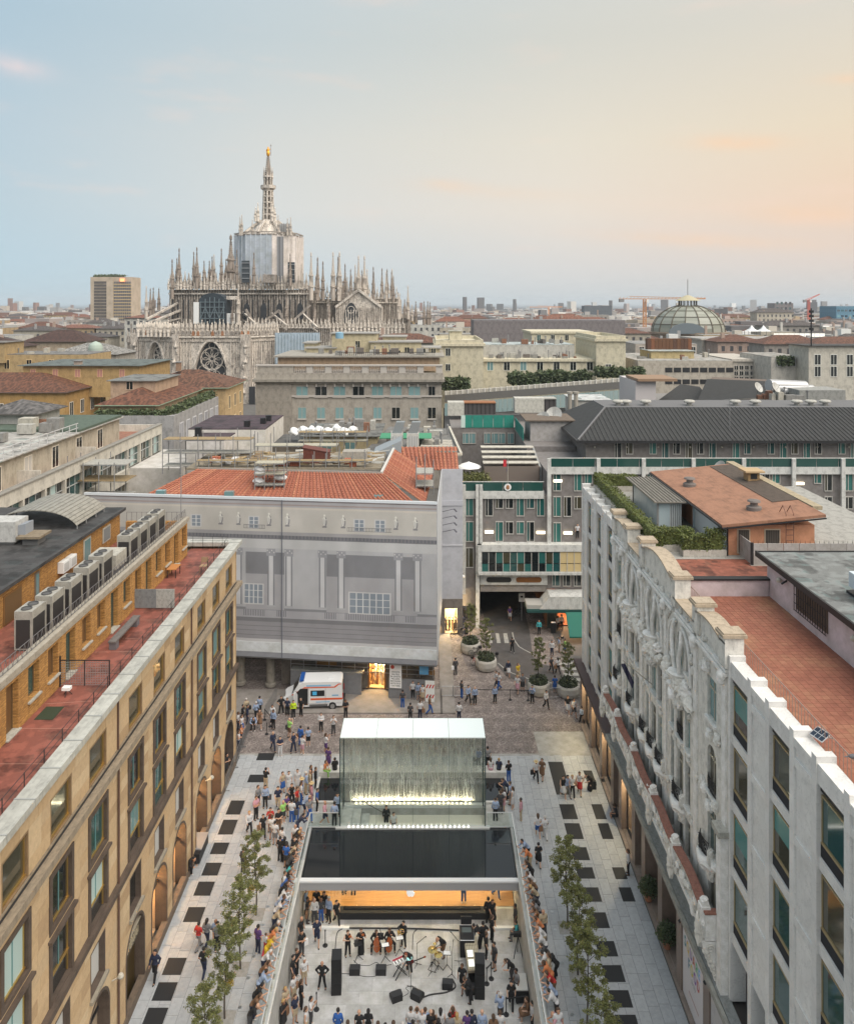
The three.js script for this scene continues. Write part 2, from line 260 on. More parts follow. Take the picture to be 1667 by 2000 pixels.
// left: sandstone office with arches (facade x = -15.9, faces +x)
{
const T=thing('sandstone_building','tan sandstone block with arched shops and red roof terraces at left','building');
const X=-15.9,FAR=63.6,NEAR=22;
const centres=[];for(let g=-1;g<3;g++)for(let k=0;k<3;k++){const c=29.65+g*12.2+k*3.72;if(c>23.5&&c<62.6)centres.push(c);}
const rows=[
[15.28,17.15,0.98,'attic'],[11.6,13.85,0.96,'frame'],[8.45,11.05,0.96,'hood'],[5.2,7.35,0.84,'deep']];
const op=[];
for(const c of centres){for(const[y0,y1,w]of rows)op.push([c-w,c+w,y0,y1]);op.push([c-1.38,c+1.38,0,4.72]);}
const tones=[[0.57,0.4,0.225],[0.63,0.455,0.265],[0.6,0.43,0.25],[0.67,0.505,0.31],[0.5,0.345,0.195],[0.64,0.46,0.27],[0.6,0.44,0.265],[0.61,0.43,0.245]].map((c)=>mat(c,{map:'grain',size:1.1,rough:0.85,bump:0.004}));
const levels=[0.5];const marks=[...new Set([0.5,3.34,4.72,5.2,7.35,7.95,8.45,11.05,11.6,13.85,14.55,15.28,17.15,18.28])];
for(let i=0;i+1<marks.length;i++){const a=marks[i],b=marks[i+1],n=Math.max(1,Math.round((b-a)/0.62));for(let k=1;k<=n;k++)levels.push(a+(b-a)*k/n);}
const L=[];
for(let i=0;i+1<levels.length;i++){
const ya=levels[i],yb=levels[i+1],ym=(ya+yb)/2;if(ym>7.95&&ym<8.45)continue;if(ym>14.55&&ym<15.28)continue;
const cuts=op.filter((o)=>ym>o[2]&&ym<o[3]).sort((a,b)=>a[0]-b[0]);let a=NEAR;const seg=[];
for(const o of cuts){if(o[0]>a)seg.push([a,o[0]]);a=o[1];}seg.push([a,FAR]);
for(const[s,e]of seg){const n=Math.max(1,Math.round((e-s)/rr(0.95,1.35)));let p=s;for(let k=0;k<n;k++){const q=k===n-1?e:s+(e-s)*(k+1+rr(-0.22,0.22)*(n>1))/n;L.push({b:[X-0.32,X+rr(-0.006,0.006),ya+0.004,yb-0.004,-p-0.004,-q+0.004],k:rnd(),w:(q-p)*(yb-ya)/(p*p)*(p<28?0.2:1)});p=q;}}
}
pieces(T,'stone_block',L,tones,mat([1,1,1],{map:'grain',size:1.1,rough:0.85,vc:true,bump:0.004}),290);
const grout=mat([0.2,0.15,0.095],{map:'grain',size:1});
part(T,'core_wall',gb().box(-36,X-2.6,0,18.0,-NEAR,-(FAR-0.02)).box(X-2.59,X-0.33,17.2,17.88,-NEAR,-(FAR-0.3)),grout);
part(T,'end_wall',gb().box(X-19,X+0.0,0,18.28,-(FAR-0.01),-(FAR+0.25)),mat([0.46,0.315,0.175],{map:'grime',size:2.2}));
part(T,'end_wall',gb().box(X-19,X,0,18.28,-NEAR+0.25,-NEAR),mat([0.46,0.315,0.175],{map:'grime',size:2.2}));
const brown=mat([0.115,0.085,0.068],{map:'grime',size:1.5,rough:0.7}),ledge=mat([0.33,0.275,0.21],{map:'grime',size:1.4,rough:0.85});
part(T,'plinth',gb().box(X-0.3,X+0.07,0,0.5,-NEAR,-FAR),mat([0.17,0.13,0.1],{map:'grime',size:1.3}));
for(let d=NEAR,i=0;d<FAR;d+=2.44,i++){const e=Math.min(FAR+0.1,d+2.43);
part(T,'ledge_stone',gb().box(X-0.3,X+0.55,14.95,15.26,-d,-e).box(X-0.3,X+0.3,14.56,14.94,-d,-e),ledge);
part(T,'string_course',gb().box(X-0.3,X+0.26,8.15,8.44,-d,-e).box(X-0.3,X+0.12,7.96,8.14,-d,-e),brown);}
part(T,'gutter_pipe',gb().bar([X+0.2,15.33,-NEAR],[X+0.2,15.33,-(FAR-0.5)],0.04,6),M.darkMetal);
const slabM=[0.5,0.56,0.53].map((k)=>mat([k*0.98,k,k*0.96],{map:'grime',size:2.6,rough:0.5}));
for(let d=NEAR;d<FAR;d+=2.05){const e=Math.min(FAR+0.25,d+2.03);part(T,'roof_slab',gb().box(X-0.33,X+0.5,18.3,18.62,-d,-e),pick(slabM));part(T,'slab_joint',gb().box(X-0.33,X+0.51,18.5,18.66,-e+0.05,-e),mat([0.3,0.31,0.3],{rough:0.5}));}
part(T,'roof_slab',gb().box(X-4.2,X-0.35,18.3,18.62,-(FAR-0.6),-(FAR+0.25)),slabM[1]);
const thinFrame=brown,pane=[M.glassTeal,M.glassPale,M.glassTeal,M.glassDark,M.curtain];
for(const c of centres){
rows.forEach(([y0,y1,w,kind],ri)=>{
const dp=kind==='deep'?0.36:0.2,z0=-(c-w),z1=-(c+w);
const win=part(T,'window',(()=>{const g=gb();
const e=kind==='attic'||kind==='deep'?0:0.14,pr=e?0.06:-0.002,t=0.09;
const lin=(a,b,yy0,yy1)=>g.box(X-dp,X+pr,yy0,yy1,a,b);
lin(z0+e,z0-t,y0-e,y1+e);lin(z1+t,z1-e,y0-e,y1+e);lin(z0-t,z1+t,y1-t,y1+e);lin(z0-t,z1+t,y0-e,y0+t*0.6);
if(kind==='hood'){g.box(X-0.1,X+0.2,y1+e+0.01,y1+e+0.12,z0+e+0.1,z1-e-0.1);}
return g;})(),kind==='attic'?mat([0.3,0.2,0.11],{map:'grime',size:1}):thinFrame);
const gx=X-dp+0.06;
if(kind==='deep'){part(win,'pane',gb().box(gx-0.05,gx,y0+0.08,y1-0.13,z0-0.09,z1+0.09),c%3<1.6?mat([0.5,0.5,0.48],{rough:0.5}):M.glassDark);part(win,'sill',gb().box(X-dp,X+0.16,y0-0.16,y0-0.001,z0+0.1,z1-0.1),mat([0.33,0.3,0.25],{map:'grime',size:1}));return;}
const split=kind==='hood'?lerp(y0,y1,0.36):y0+0.1,blind=kind==='attic'?y1:lerp(y0,y1,rr(0.45,0.98));
part(win,'pane',gb().box(gx-0.05,gx,y0+0.08,split,z0-0.09,z1+0.09),kind==='attic'?M.glassOlive:pick([M.glassDark,M.glassTeal]));
part(win,'pane',gb().box(gx-0.05,gx,split+0.05,y1-0.13,z0-0.09,z1+0.09),kind==='attic'?M.glassOlive:pick(pane));
part(win,'brass_rail',gb().box(gx,gx+0.07,split-0.01,split+0.06,z0-0.09,z1+0.09).box(gx,gx+0.05,y0+0.08,y1-0.13,z0-0.13,z0-0.18).box(gx,gx+0.05,y0+0.08,y1-0.13,z1+0.18,z1+0.13),M.brass);
if(kind!=='attic')part(win,'mullion',gb().box(gx,gx+0.03,split+0.06,y1-0.13,-c-0.02,-c+0.02),mat([0.12,0.25,0.25],{rough:0.4}));
});
const r=1.38,sp=4.72-r,N=14,arc=[];
for(let i=0;i<=N;i++){const a=Math.PI*i/N;arc.push([c-r*Math.cos(a),sp+r*Math.sin(a)]);}
for(const side of[0,1]){const h=side?arc.slice(N/2):arc.slice(0,N/2+1);const poly=side?[...h,[c+r,4.72]]:[...h,[c-r,4.72]];
part(T,'spandrel_stone',gb().ext(poly.map(([a,b])=>[a,Math.min(b,4.7199)]),X-0.32,X,(a,b,q)=>[q,b,-a]),pick(tones));}
const rim=[...arc,...arc.map(([a,b])=>[c+(a-c)*0.9,sp+(b-sp)*0.9]).reverse()];
const sh=part(T,'shop_arch',gb().ext(rim,X-0.7,X+0.02,(a,b,q)=>[q,b,-a]).box(X-0.7,X+0.02,0,sp,-(c-r),-(c-r+0.14)).box(X-0.7,X+0.02,0,sp,-(c+r-0.14),-(c+r)),brown);
const gl=[[c-r+0.14,0.25],[c+r-0.14,0.25],...arc.map(([a,b])=>[c+(a-c)*0.9,sp+(b-sp)*0.9]).reverse()];
const lit=[45.55,49.27,58,54.05].some((q)=>Math.abs(q-c)<0.6),door=Math.abs(c-41.85)<0.5;
if(lit){
part(sh,'shop_interior',gb().box(X-2.4,X-0.66,0,0.12,-(c-1.2),-(c+1.2)).box(X-2.5,X-2.4,0,4.6,-(c-1.3),-(c+1.3)).box(X-2.4,X-0.72,0,4.6,-(c-1.3),-(c-1.25)).box(X-2.4,X-0.72,0,4.6,-(c+1.25),-(c+1.3)).box(X-2.4,X-0.76,4.5,4.6,-(c-1.24),-(c+1.24)),mat([0.5,0.36,0.22],{rough:0.7}));
part(sh,'display_lamp',gb().box(X-2.0,X-1.6,4.28,4.34,-(c-0.7),-(c+0.7)),mat([1,0.8,0.5],{emit:[1,0.66,0.3],power:2.5}));
const li=new THREE.PointLight(new THREE.Color(1,0.66,0.32),11);li.position.set(X-1.5,3.9,-c);li.shadow.radius=8;scene.add(li);
for(let k=-1;k<2;k++)part(sh,'display_figure',gb().lathe(X-1.2+0.2*k,-(c+k*0.7),[[0.16,0.12],[0.2,0.7],[0.14,1.05],[0.22,1.4],[0.07,1.55],[0.1,1.7],[0,1.82]],9),mat(pick([[0.6,0.55,0.45],[0.7,0.7,0.68],[0.1,0.08,0.07],[0.5,0.2,0.08]])));
}else part(sh,'shop_glass',gb().ext(gl,X-0.62,X-0.58,(a,b,q)=>[q,b,-a]),Math.abs(c-36.97)<1?mat([0.42,0.33,0.24],{map:'grime',size:1.5}):M.glassDark);
part(sh,'transom',gb().box(X-0.62,X-0.5,2.95,3.1,-(c-r+0.14),-(c+r-0.14)).box(X-0.62,X-0.5,0.1,2.95,-c+0.04,-c-0.04),door?M.brass:M.darkMetal);
if(door){
part(sh,'sign_panel',gb().box(X-0.5,X-0.25,2.95,3.85,-(c-1.22),-(c+1.22)),mat([0.09,0.075,0.05],{rough:0.4}));
for(let k=0;k<14;k++)part(sh,'sign_letter',gb().box(X-0.25,X-0.21,3.12+0.05*(k%3),3.42+0.08*(k%4),-(c-1.05+k*0.15),-(c-0.97+k*0.15)),mat([0.62,0.55,0.4],{rough:0.35,metal:0.6}));
part(sh,'sign_ledge',gb().box(X-0.5,X-0.12,3.87,3.97,-(c-1.25),-(c+1.25)),mat([0.35,0.31,0.24],{rough:0.6}));
for(const q of[-0.62,0.62])part(sh,'door_leaf',gb().box(X-0.56,X-0.5,0.1,2.9,-(c+q-0.55),-(c+q+0.55)),mat([0.09,0.06,0.02],{rough:0.35,metal:0.5}));
}
}
for(const d of[39.35,51.6])part(T,'drain_pipe',gb().bar([X+0.09,0.3,-d],[X+0.09,14.5,-d],0.055,7).bar([X+0.06,15.3,-d],[X+0.06,18.25,-d],0.05,7),mat([0.1,0.055,0.04],{rough:0.5}));
for(const d of[38.7,55])part(T,'wall_lamp',gb().bar([X,4.0,-d],[X+0.4,4.2,-d],0.03,5).lathe(X+0.45,-d,[[0,0],[0.12,0.05],[0.16,0.15],[0.1,0.26],[0,0.28]],9,4.1),M.offwhite);
// lower terrace
const redT=mat([0.26,0.085,0.06],{map:'worn',size:4.3,rough:0.6}),ochre=mat([0.5,0.28,0.09],{map:'brick',size:1.6,rough:0.85});
part(T,'terrace_floor',gb().box(-19.4,X-0.32,17.9,18.12,-NEAR,-(FAR-0.6)),redT);
const fl=gb();for(let d=30;d<62;d+=rr(1.6,3.4))fl.bar([-19.1,18.124,-d],[-16.3,18.124,-d-rr(-0.4,0.4)],0.006,4);
part(T,'floor_crack',fl,mat([0.42,0.24,0.18]));
const rail=gb();for(let d=NEAR+1;d<FAR-0.8;d+=1.62){rail.bar([X-0.42,18.12,-d],[X-0.42,19.12,-d],0.022,5);}
for(const y of[18.45,18.78,19.1])rail.bar([X-0.42,y,-NEAR],[X-0.42,y,-(FAR-0.7)],0.014,5);
for(const y of[18.8,19.15])rail.bar([X-0.42,y,-(FAR-0.7)],[-19.4,y,-(FAR-0.7)],0.014,5);for(let x=-19.2;x<X-0.5;x+=0.8)rail.bar([x,18.12,-(FAR-0.7)],[x,19.15,-(FAR-0.7)],0.015,5);
part(T,'terrace_railing',rail,M.darkMetal);
const PW=-19.2,PF=61.4,top=21.16;
const openings=[];for(let d=27.3,i=0;d<60.6;d+=1.93,i++)openings.push([d,d+1.05,i%3===1?18.16:18.95,20.55]);
{const g=gb();let a=NEAR;for(const[s,e,y0,y1]of openings){g.box(PW-0.35,PW,18.12,y1,-a,-s);if(y0>18.2)g.box(PW-0.35,PW,18.12,y0,-s,-e);a=e;}g.box(PW-0.35,PW,18.12,20.55,-a,-PF);g.box(PW-0.35,PW,20.55,top-0.3,-NEAR,-PF);g.box(-24,PW-0.35,18.12,top-0.3,-PF+0.3,-PF);part(T,'penthouse_wall',g,ochre);}
part(T,'penthouse_core',gb().box(-24,PW-1.4,18.12,20.0,-NEAR,-(PF-0.3)),ochre);
for(let d=NEAR;d<PF;d+=3.07)part(T,'coping_stone',gb().box(PW-0.42,PW+0.14,top-0.3,top,-d,-Math.min(PF+0.1,d+3.05)),mat([0.42,0.385,0.33],{map:'grime',size:1.3}));
part(T,'flashing',gb().box(PW,PW+0.03,top-0.45,top-0.4,-NEAR,-PF),M.offwhite);
for(const[s,e,y0,y1]of openings){
const w=part(T,y0<18.5?'terrace_door':'window',gb().box(PW-0.33,PW-0.27,y0+0.05,y1,-s,-s-0.06).box(PW-0.33,PW-0.27,y0+0.05,y1,-e+0.06,-e).box(PW-0.33,PW-0.27,y1-0.07,y1,-s,-e).box(PW-0.33,PW-0.27,y0,y0+0.06,-s,-e),mat([0.13,0.08,0.035],{rough:0.6}));
part(w,'pane',gb().box(PW-0.34,PW-0.31,y0,y1,-s-0.03,-e+0.03),rnd()<0.5?M.glassTeal:mat([0.14,0.075,0.03],{rough:0.5}));
part(w,'sill',gb().box(PW-0.3,PW+0.13,y0-(y0>18.3?0.09:0.03),y0+(y0>18.3?-0.005:0.03),-s+0.06,-e-0.06),mat([0.5,0.49,0.45],{map:'grime',size:1}));
}
// upper terrace with railing
part(T,'upper_terrace_floor',gb().box(-24,PW-0.42,19.9,20.2,-NEAR,-PF+0.3),mat([0.27,0.09,0.06],{map:'worn',size:3.7}));
const r2=gb();for(let d=NEAR;d<PF;d+=0.42){r2.bar([PW-0.15,top,-d],[PW-0.15,top+0.62,-d-0.21],0.009,4);r2.bar([PW-0.15,top,-d-0.42],[PW-0.15,top+0.62,-d-0.21],0.009,4);}
for(const y of[top+0.05,top+0.62])r2.bar([PW-0.15,y,-NEAR],[PW-0.15,y,-PF],0.018,5);
for(let x=-24;x<PW-0.2;x+=0.4)r2.bar([x,top-0.7,-PF+0.1],[x,top+0.4,-PF+0.1],0.012,4);r2.bar([-24,top+0.4,-PF+0.1],[PW-0.15,top+0.4,-PF+0.1],0.018,5);
part(T,'upper_railing',r2,mat([0.2,0.19,0.19],{metal:0.5,rough:0.5}));
const UX=-23.5,UF=58.7,UT=22.35;
part(T,'upper_penthouse_wall',gb().box(-36,UX,18,UT,-NEAR,-UF),ochre);
part(T,'upper_roof',gb().box(-36,UX+0.35,UT,UT+0.2,-NEAR,-UF-0.3),mat([0.06,0.058,0.058],{map:'worn',size:5,rough:0.85}));
for(const[d,w,y0,y1,c]of[[53,1.1,20.2,22.0,0],[56.2,1.3,20.8,21.9,1],[46.2,0.5,20.2,22.0,2],[43.5,1.9,20.25,21.9,3],[36,1.6,20.3,21.9,3]]){const w_=part(T,c===0||c===2?'roof_door':'window',gb().box(UX,UX+0.05,y0,y1,-(d-w/2),-(d+w/2)),[M.offwhite,M.offwhite,mat([0.16,0.13,0.1]),mat([0.2,0.1,0.03])][c]);part(w_,'pane',gb().box(UX+0.05,UX+0.065,y0+0.1,y1-0.1,-(d-w/2+0.1),-(d+w/2-0.1)),c===1?mat([0.2,0.21,0.21]):c===3?mat([0.14,0.08,0.03]):M.glassPale);}
part(T,'roof_parapet',gb().box(-36,-29.4,UT,UT+1.1,-NEAR,-40).box(-29.6,-29.4,UT,UT+1.3,-NEAR,-46),mat([0.3,0.28,0.25],{map:'grime',size:1.6}));
}
function acUnit(label,x,y,z,ry=0){
const t=thing('condenser_unit',label,'air conditioner',[x,y,z],ry,'condenser units on the upper terrace');
const c=acUnit.g??=[gb().box(-0.45,0.45,0.06,2.05,-0.7,0.7),gb().box(0.452,0.47,0.15,1.62,-0.62,0.62),gb().box(-0.36,0.36,0.15,1.62,0.702,0.716),gb().lathe(0,0,[[0.27,2.05],[0.27,2.12],[0.24,2.12],[0.24,2.06],[0,2.06]],14),gb().box(-0.4,0.4,0,0.06,-0.1,0.1),gb().box(0.4,0.5,0.06,2.05,-0.04,0.04)].map((g)=>g.geo());
const w=mat([0.43,0.42,0.39],{map:'grime',size:1.5,rough:0.5}),k=mat([0.035,0.033,0.033],{map:'rib',size:0.06,rough:0.6});
part(t,'casing',c[0],w);part(t,'coil_grille',c[1],k);part(t,'coil_grille',c[2],k);for(const s of[-1,1]){placed(t,'fan_guard',c[3],mat([0.09,0.09,0.09]),0,0,0.33*s);placed(t,'foot',c[4],M.darkMetal,0,0,0.55*s);placed(t,'corner_post',c[5],w,0,0,0.7*s);}return t;
}
[[40.3,'nearest of the front row'],[42.4,'second of the front row'],[44.6,'third of the front row'],[46.9,'fourth of the front row'],[49.0,'last of the front row'],[53.4,'nearest of the far row of four'],[55.2,'second of the far row of four'],[57.0,'third of the far row of four'],[58.9,'farthest, at the terrace end']].forEach(([d,s])=>acUnit('tall beige condenser on ochre roof terrace, '+s,-20.85,20.2,-d));
{
const t=thing('ventilation_box','low wide beige air handler between the two rows of condensers','air handler',[-21.3,20.2,-51.2]);
part(t,'casing',gb().box(-0.9,0.9,0.5,1.45,-0.9,0.9),mat([0.5,0.49,0.45],{map:'grime',size:1}));part(t,'base',gb().box(-0.8,0.8,0,0.499,-0.8,0.8),mat([0.12,0.13,0.15]));for(let i=0;i<5;i++)part(t,'port',gb().lathe(0.4-i*0.2,0.6-0.3*(i%2),[[0.07,1.45],[0.07,1.48],[0,1.48]],8),M.black);
for(const[d,w]of[[50.2,0],[49.2,1]]){const b=thing('wall_box',w?'white split unit on ochre wall, nearer of two':'white split unit on ochre wall, farther of two','air conditioner',[-23.3,21.0,-d],0,'white wall units');part(b,'casing',gb().box(-0.18,0.2,0,0.7,-0.42,0.42),M.white);part(b,'grille',gb().box(0.2,0.215,0.1,0.6,-0.32,0.32),mat([0.45,0.45,0.44]));}
const c=thing('curved_canopy','grey ribbed barrel canopy on the dark upper roof','canopy',[-27.2,22.55,-55.5]);
for(let k=0;k<20;k++){const a0=lerp(0.32,Math.PI-0.32,k/20),a1=lerp(0.32,Math.PI-0.32,(k+1)/20),R=3.1,p=(a,q)=>[R*Math.cos(a),q*Math.sin(a)*1.55-0.2];part(c,'canopy_rib',gb().ext([p(a0,1.0),p(a1-0.02,1.0),p(a1-0.02,0.96),p(a0,0.96)].map(([x,y])=>[x,y]),-2.4,2.4,(a,b,q)=>[a,b,q]),mat([0.33,0.32,0.29],{map:'grime',size:1.5,rough:0.5}));}
for(const x of[-2.9,2.9])for(const z of[-2.2,-0.8,0.8,2.2])part(c,'post',gb().bar([x,0,z],[x,0.35,z],0.05,5),M.grey);
const d=thing('duct_housing','white box air handler beside the barrel canopy','air handler',[-27.6,22.55,-50.4]);part(d,'casing',gb().box(-1,1,0.2,1.5,-0.8,0.8),mat([0.55,0.56,0.57],{map:'grime',size:1.2}));part(d,'cowl',gb().ext([[1,0.6],[1.5,0.5],[1.5,1.3],[1,1.2]],-0.5,0.5,(a,b,q)=>[a,b,q]),mat([0.25,0.27,0.3]));part(d,'base',gb().box(-0.8,0.8,0,0.199,-0.6,0.6),M.grey);
const h=thing('roof_hatch','low brown slab hatch on the dark roof','hatch',[-25.7,22.55,-50.2]);part(h,'lid',gb().box(-0.75,0.75,0.45,0.6,-0.8,0.8),mat([0.27,0.22,0.16],{map:'grime',size:1}));part(h,'curb',gb().box(-0.5,0.5,0,0.45,-0.5,0.5),mat([0.12,0.12,0.12]));
const e=thing('exhaust_cowl','small grey exhaust cowl at roof edge by left border','vent',[-25.6,22.55,-43.6]);part(e,'casing',gb().box(-0.9,0.3,0.05,0.65,-0.5,0.5),M.offwhite);part(e,'mouth',gb().ext([[0.3,0.1],[0.75,-0.02],[0.75,0.75],[0.3,0.6]],-0.45,0.45,(a,b,q)=>[a,b,q]),mat([0.3,0.34,0.36],{metal:0.5,rough:0.4}));
const b=thing('terrace_bench','grey stone slab bench on the red terrace','bench',[-18.2,18.13,-46.2]);part(b,'seat',gb().box(-0.22,0.22,0.42,0.52,-1.9,1.9),mat([0.17,0.16,0.16],{map:'grime',size:1}));for(const z of[-1.6,1.6])part(b,'leg',gb().box(-0.2,0.2,0,0.42,z-0.22,z+0.22),mat([0.13,0.12,0.13]));
const s1=thing('divider_screen','peeling grey panel screen across the red terrace','screen',[-17.9,18.13,-50.4]);part(s1,'panel',gb().box(-1.3,0.1,0.08,1.3,-0.03,0.03),mat([0.22,0.24,0.26],{map:'grime',size:0.8}));part(s1,'panel',gb().box(0.11,1.3,0.08,1.3,-0.03,0.03),mat([0.42,0.43,0.42],{map:'grime',size:0.6}),'paler panel with flaking paint');part(s1,'post',gb().box(-1.42,-1.32,0,1.7,-0.05,0.05),M.darkMetal);
const s2=thing('divider_screen','wire mesh divider screen across the near red terrace','screen',[-17.9,18.13,-40.1]);const mg=gb();for(let x=-1.25;x<1.3;x+=0.13)mg.bar([x,0.1,0],[x,1.35,0],0.007,4);for(let y=0.1;y<1.4;y+=0.13)mg.bar([-1.25,y,0],[1.3,y,0],0.007,4);part(s2,'mesh',mg,M.grey);part(s2,'frame',gb().bar([-1.28,0,0],[-1.28,1.6,0],0.04).bar([1.3,0,0],[1.3,1.4,0],0.025).bar([0,0.05,0],[0,1.38,0],0.02).bar([-1.28,1.38,0],[1.3,1.38,0],0.02),M.darkMetal);
solo('door_mat',gb().box(-18.9,-18.0,18.125,18.14,-36.9,-38.1),mat([0.03,0.045,0.02],{map:'grain',size:0.3}),'dark green mat lying on the near red terrace','mat');
solo('door_mat',gb().box(-18.9,-18.45,18.125,18.14,-48.1,-48.9),mat([0.06,0.055,0.03]),'small dark mat by terrace door beyond the stone bench','mat');
const tb=thing('terrace_table','small orange brown table against the ochre wall','table',[-18.7,18.13,-56.6]);part(tb,'top',gb().box(-0.35,0.35,0.62,0.67,-0.6,0.6),mat([0.4,0.17,0.05]));for(const x of[-0.3,0.3])for(const z of[-0.5,0.5])part(tb,'leg',gb().box(x-0.025,x+0.025,0,0.62,z-0.025,z+0.025),M.darkMetal);
const ch=thing('folding_chair','wooden folding chair by the roof railing','chair',[-16.75,18.13,-57.5]);part(ch,'seat',gb().box(-0.25,0.25,0.44,0.48,-0.3,0.3),mat([0.3,0.2,0.12]));part(ch,'backrest',gb().box(-0.25,0.25,0.6,1.0,-0.32,-0.28),mat([0.3,0.2,0.12]));for(const x of[-0.23,0.23])for(const z of[-0.27,0.27])part(ch,'leg',gb().box(x-0.02,x+0.02,0,z<0?1.0:0.44,z-0.02,z+0.02),mat([0.25,0.17,0.1]));
const fl=thing('flood_lamp','small white floodlamp lying on the red terrace','lamp',[-18.4,18.13,-39.2]);part(fl,'head',gb().box(-0.2,0.2,0.3,0.45,-0.15,0.15),M.white);part(fl,'stand',gb().bar([-0.2,0,-0.15],[0,0.3,0],0.015).bar([0.2,0,-0.15],[0,0.3,0],0.015).bar([0,0,0.2],[0,0.3,0],0.015),M.darkMetal);
}
function dish(label,p,r,ry,tilt=-0.5,h=1){
const t=thing('satellite_dish',label,'satellite dish',p,ry);const m=mat([0.55,0.56,0.56],{rough:0.5,map:'grime',size:1});
part(t,'mast',gb().bar([0,0,0],[0,h,0],0.03,6),M.darkMetal);
const g=new THREE.LatheGeometry([[0.02,0],[0.35,0.03],[0.7,0.12],[1,0.26],[1.0,0.29],[0.68,0.15],[0.3,0.05],[0,0.03]].map(([a,b])=>new THREE.Vector2(a*r,b*r)),20);g.rotateX(Math.PI/2+tilt);g.translate(0,h+0.1,0.05);part(t,'reflector',g,m);
const e=[0,h+0.1+Math.sin(-tilt)*r*0.9,0.05+Math.cos(tilt)*r*0.9];part(t,'feed_arm',gb().bar([0,h+0.1-r*0.7,0.1],e,0.015).bar(e,[e[0],e[1]+0.06,e[2]+0.1],0.05,6),M.grey);return t;
}
function antenna(label,p,h,n=5,ry=0){
const t=thing('television_antenna',label,'antenna',p,ry),g=gb();part(t,'mast',gb().bar([0,0,0],[0,h,0],0.035,6),M.grey);
g.bar([-0.9,h-0.15,0],[0.9,h-0.15,0],0.015);for(let i=0;i<n;i++){const x=lerp(-0.85,0.85,i/(n-1));g.bar([x,h-0.15,-0.4],[x,h-0.15,0.4],0.01);}g.bar([-0.5,h-0.7,0],[0.5,h-0.7,0],0.012);part(t,'yagi',g,M.grey);return t;
}
dish('white dish on the concrete parapet by the left border',[-29.5,23.4,-41.5],0.8,0.6);dish('white dish farther along the concrete parapet',[-29.5,23.5,-45.2],0.8,0.9);
antenna('tall antenna mast on the concrete parapet',[-29.0,23.4,-38.5],3.2,6);antenna('thin antenna mast rising from dark roof edge',[-24.6,22.55,-42.5],2.6,4);antenna('slender mast at the corner of the ochre penthouse',[-19.6,21.1,-61.1],5.5,4);
// right: white marble offices round an ornate stucco house (facade x = 14.3, faces -x)
const RX=14.3;
const marbleT=[0.78,0.82,0.85,0.8].map((k)=>mat([k*0.99,k,k],{map:'marble',size:2.3,rough:0.5}));
const stucco=mat([0.84,0.835,0.815],{map:'grime',size:2.1,rough:0.85,bump:0.012}),stuccoB=mat([0.85,0.845,0.825],{map:'blotch',size:1.2,rough:0.8});
const fbox=(g,p0,p1,y0,y1,d0,d1)=>g.box(RX-p1,RX-p0,y0,y1,-d0,-d1);
function marbleOffice(label,bays,d0,d1,yTop,sills,far){
const T=thing('marble_office',label,'building'),brs=mat([0.4,0.31,0.17],{rough:0.5,metal:0.3}),spand=mat([0.012,0.014,0.02],{map:'grain',size:0.25,rough:0.8});
part(T,'core_wall',gb().box(RX+0.62,RX+14,0,yTop-0.6,-d0,-d1),mat([0.1,0.1,0.1]));
const edges=[d0];for(const[a,b]of bays)edges.push(a,b);edges.push(d1);
for(let i=0;i<edges.length;i+=2){
const a=edges[i],b=edges[i+1];if(b-a<0.05)continue;const pw=Math.min(0.36,(b-a)/2.6);
for(let k=-1;k<sills.length;k++){const y0=k<0?sills[0]+2.1:sills[k]-0.95,y1=k<0?yTop-0.15:(k?sills[k-1]-0.95:sills[0]+2.1);if(b-a>0.8){part(T,'marble_panel',fbox(gb(),-0.6,0.06,y0+0.003,y1-0.35,a+pw,b-pw),pick(marbleT));part(T,'marble_band',fbox(gb(),-0.6,0.13,y1-0.345,y1-0.003,a+pw,b-pw),pick(marbleT));}}
for(const[p,q]of b-a>0.8?[[a,a+pw],[b-pw,b]]:[[a,b]])for(let y=5.4;y<yTop+0.05;){const e=Math.min(yTop+0.12,y+3.1);part(T,'pilaster_block',fbox(gb(),-0.6,0.15,y+0.002,e-0.002,p+0.001,q-0.001),pick(marbleT));y=e;}
}
for(const[a,b]of bays){
part(T,'parapet_panel',fbox(gb(),-0.55,0.1,yTop-0.85,yTop-0.12,a,b),pick(marbleT));
part(T,'vent_slot',fbox(gb(),-0.5,0.0,yTop-1.1,yTop-0.853,a,b),M.black);
sills.forEach((s,i)=>{
const h=i?sills[i-1]-s-1.15:1.75,w=part(T,'window',fbox(fbox(fbox(fbox(gb(),-0.25,-0.03,s,s+0.05,a,b),-0.25,-0.03,s+h-0.06,s+h,a,b),-0.25,-0.03,s+0.08,s+h-0.06,a,a+0.06),-0.25,-0.03,s+0.08,s+h-0.06,b-0.06,b),brs);
const gm=rnd()<0.7?M.glassTeal:rnd()<0.5?M.glassDark:M.glassOlive;
part(w,'pane',fbox(gb(),-0.25,-0.06,s+0.08,s+h-0.06,a+0.06,b-0.06),gm);
if(rnd()<0.6)part(w,'blind',fbox(gb(),-0.058,-0.052,s+h*rr(0.3,0.7),s+h-0.07,a+0.08,b-0.08),mat([0.05,0.2,0.19],{rough:0.25}));
part(w,'sill_strip',fbox(gb(),-0.06,0.0,s-0.02,s+0.02,a,b),brs);
part(T,'spandrel',fbox(gb(),-0.6,-0.01,s-0.5,s-0.002,a,b),spand);
part(T,'marble_beam',fbox(gb(),-0.6,0.06,s-0.95,s-0.502,a,b),pick(marbleT));
});
}
return T;
}
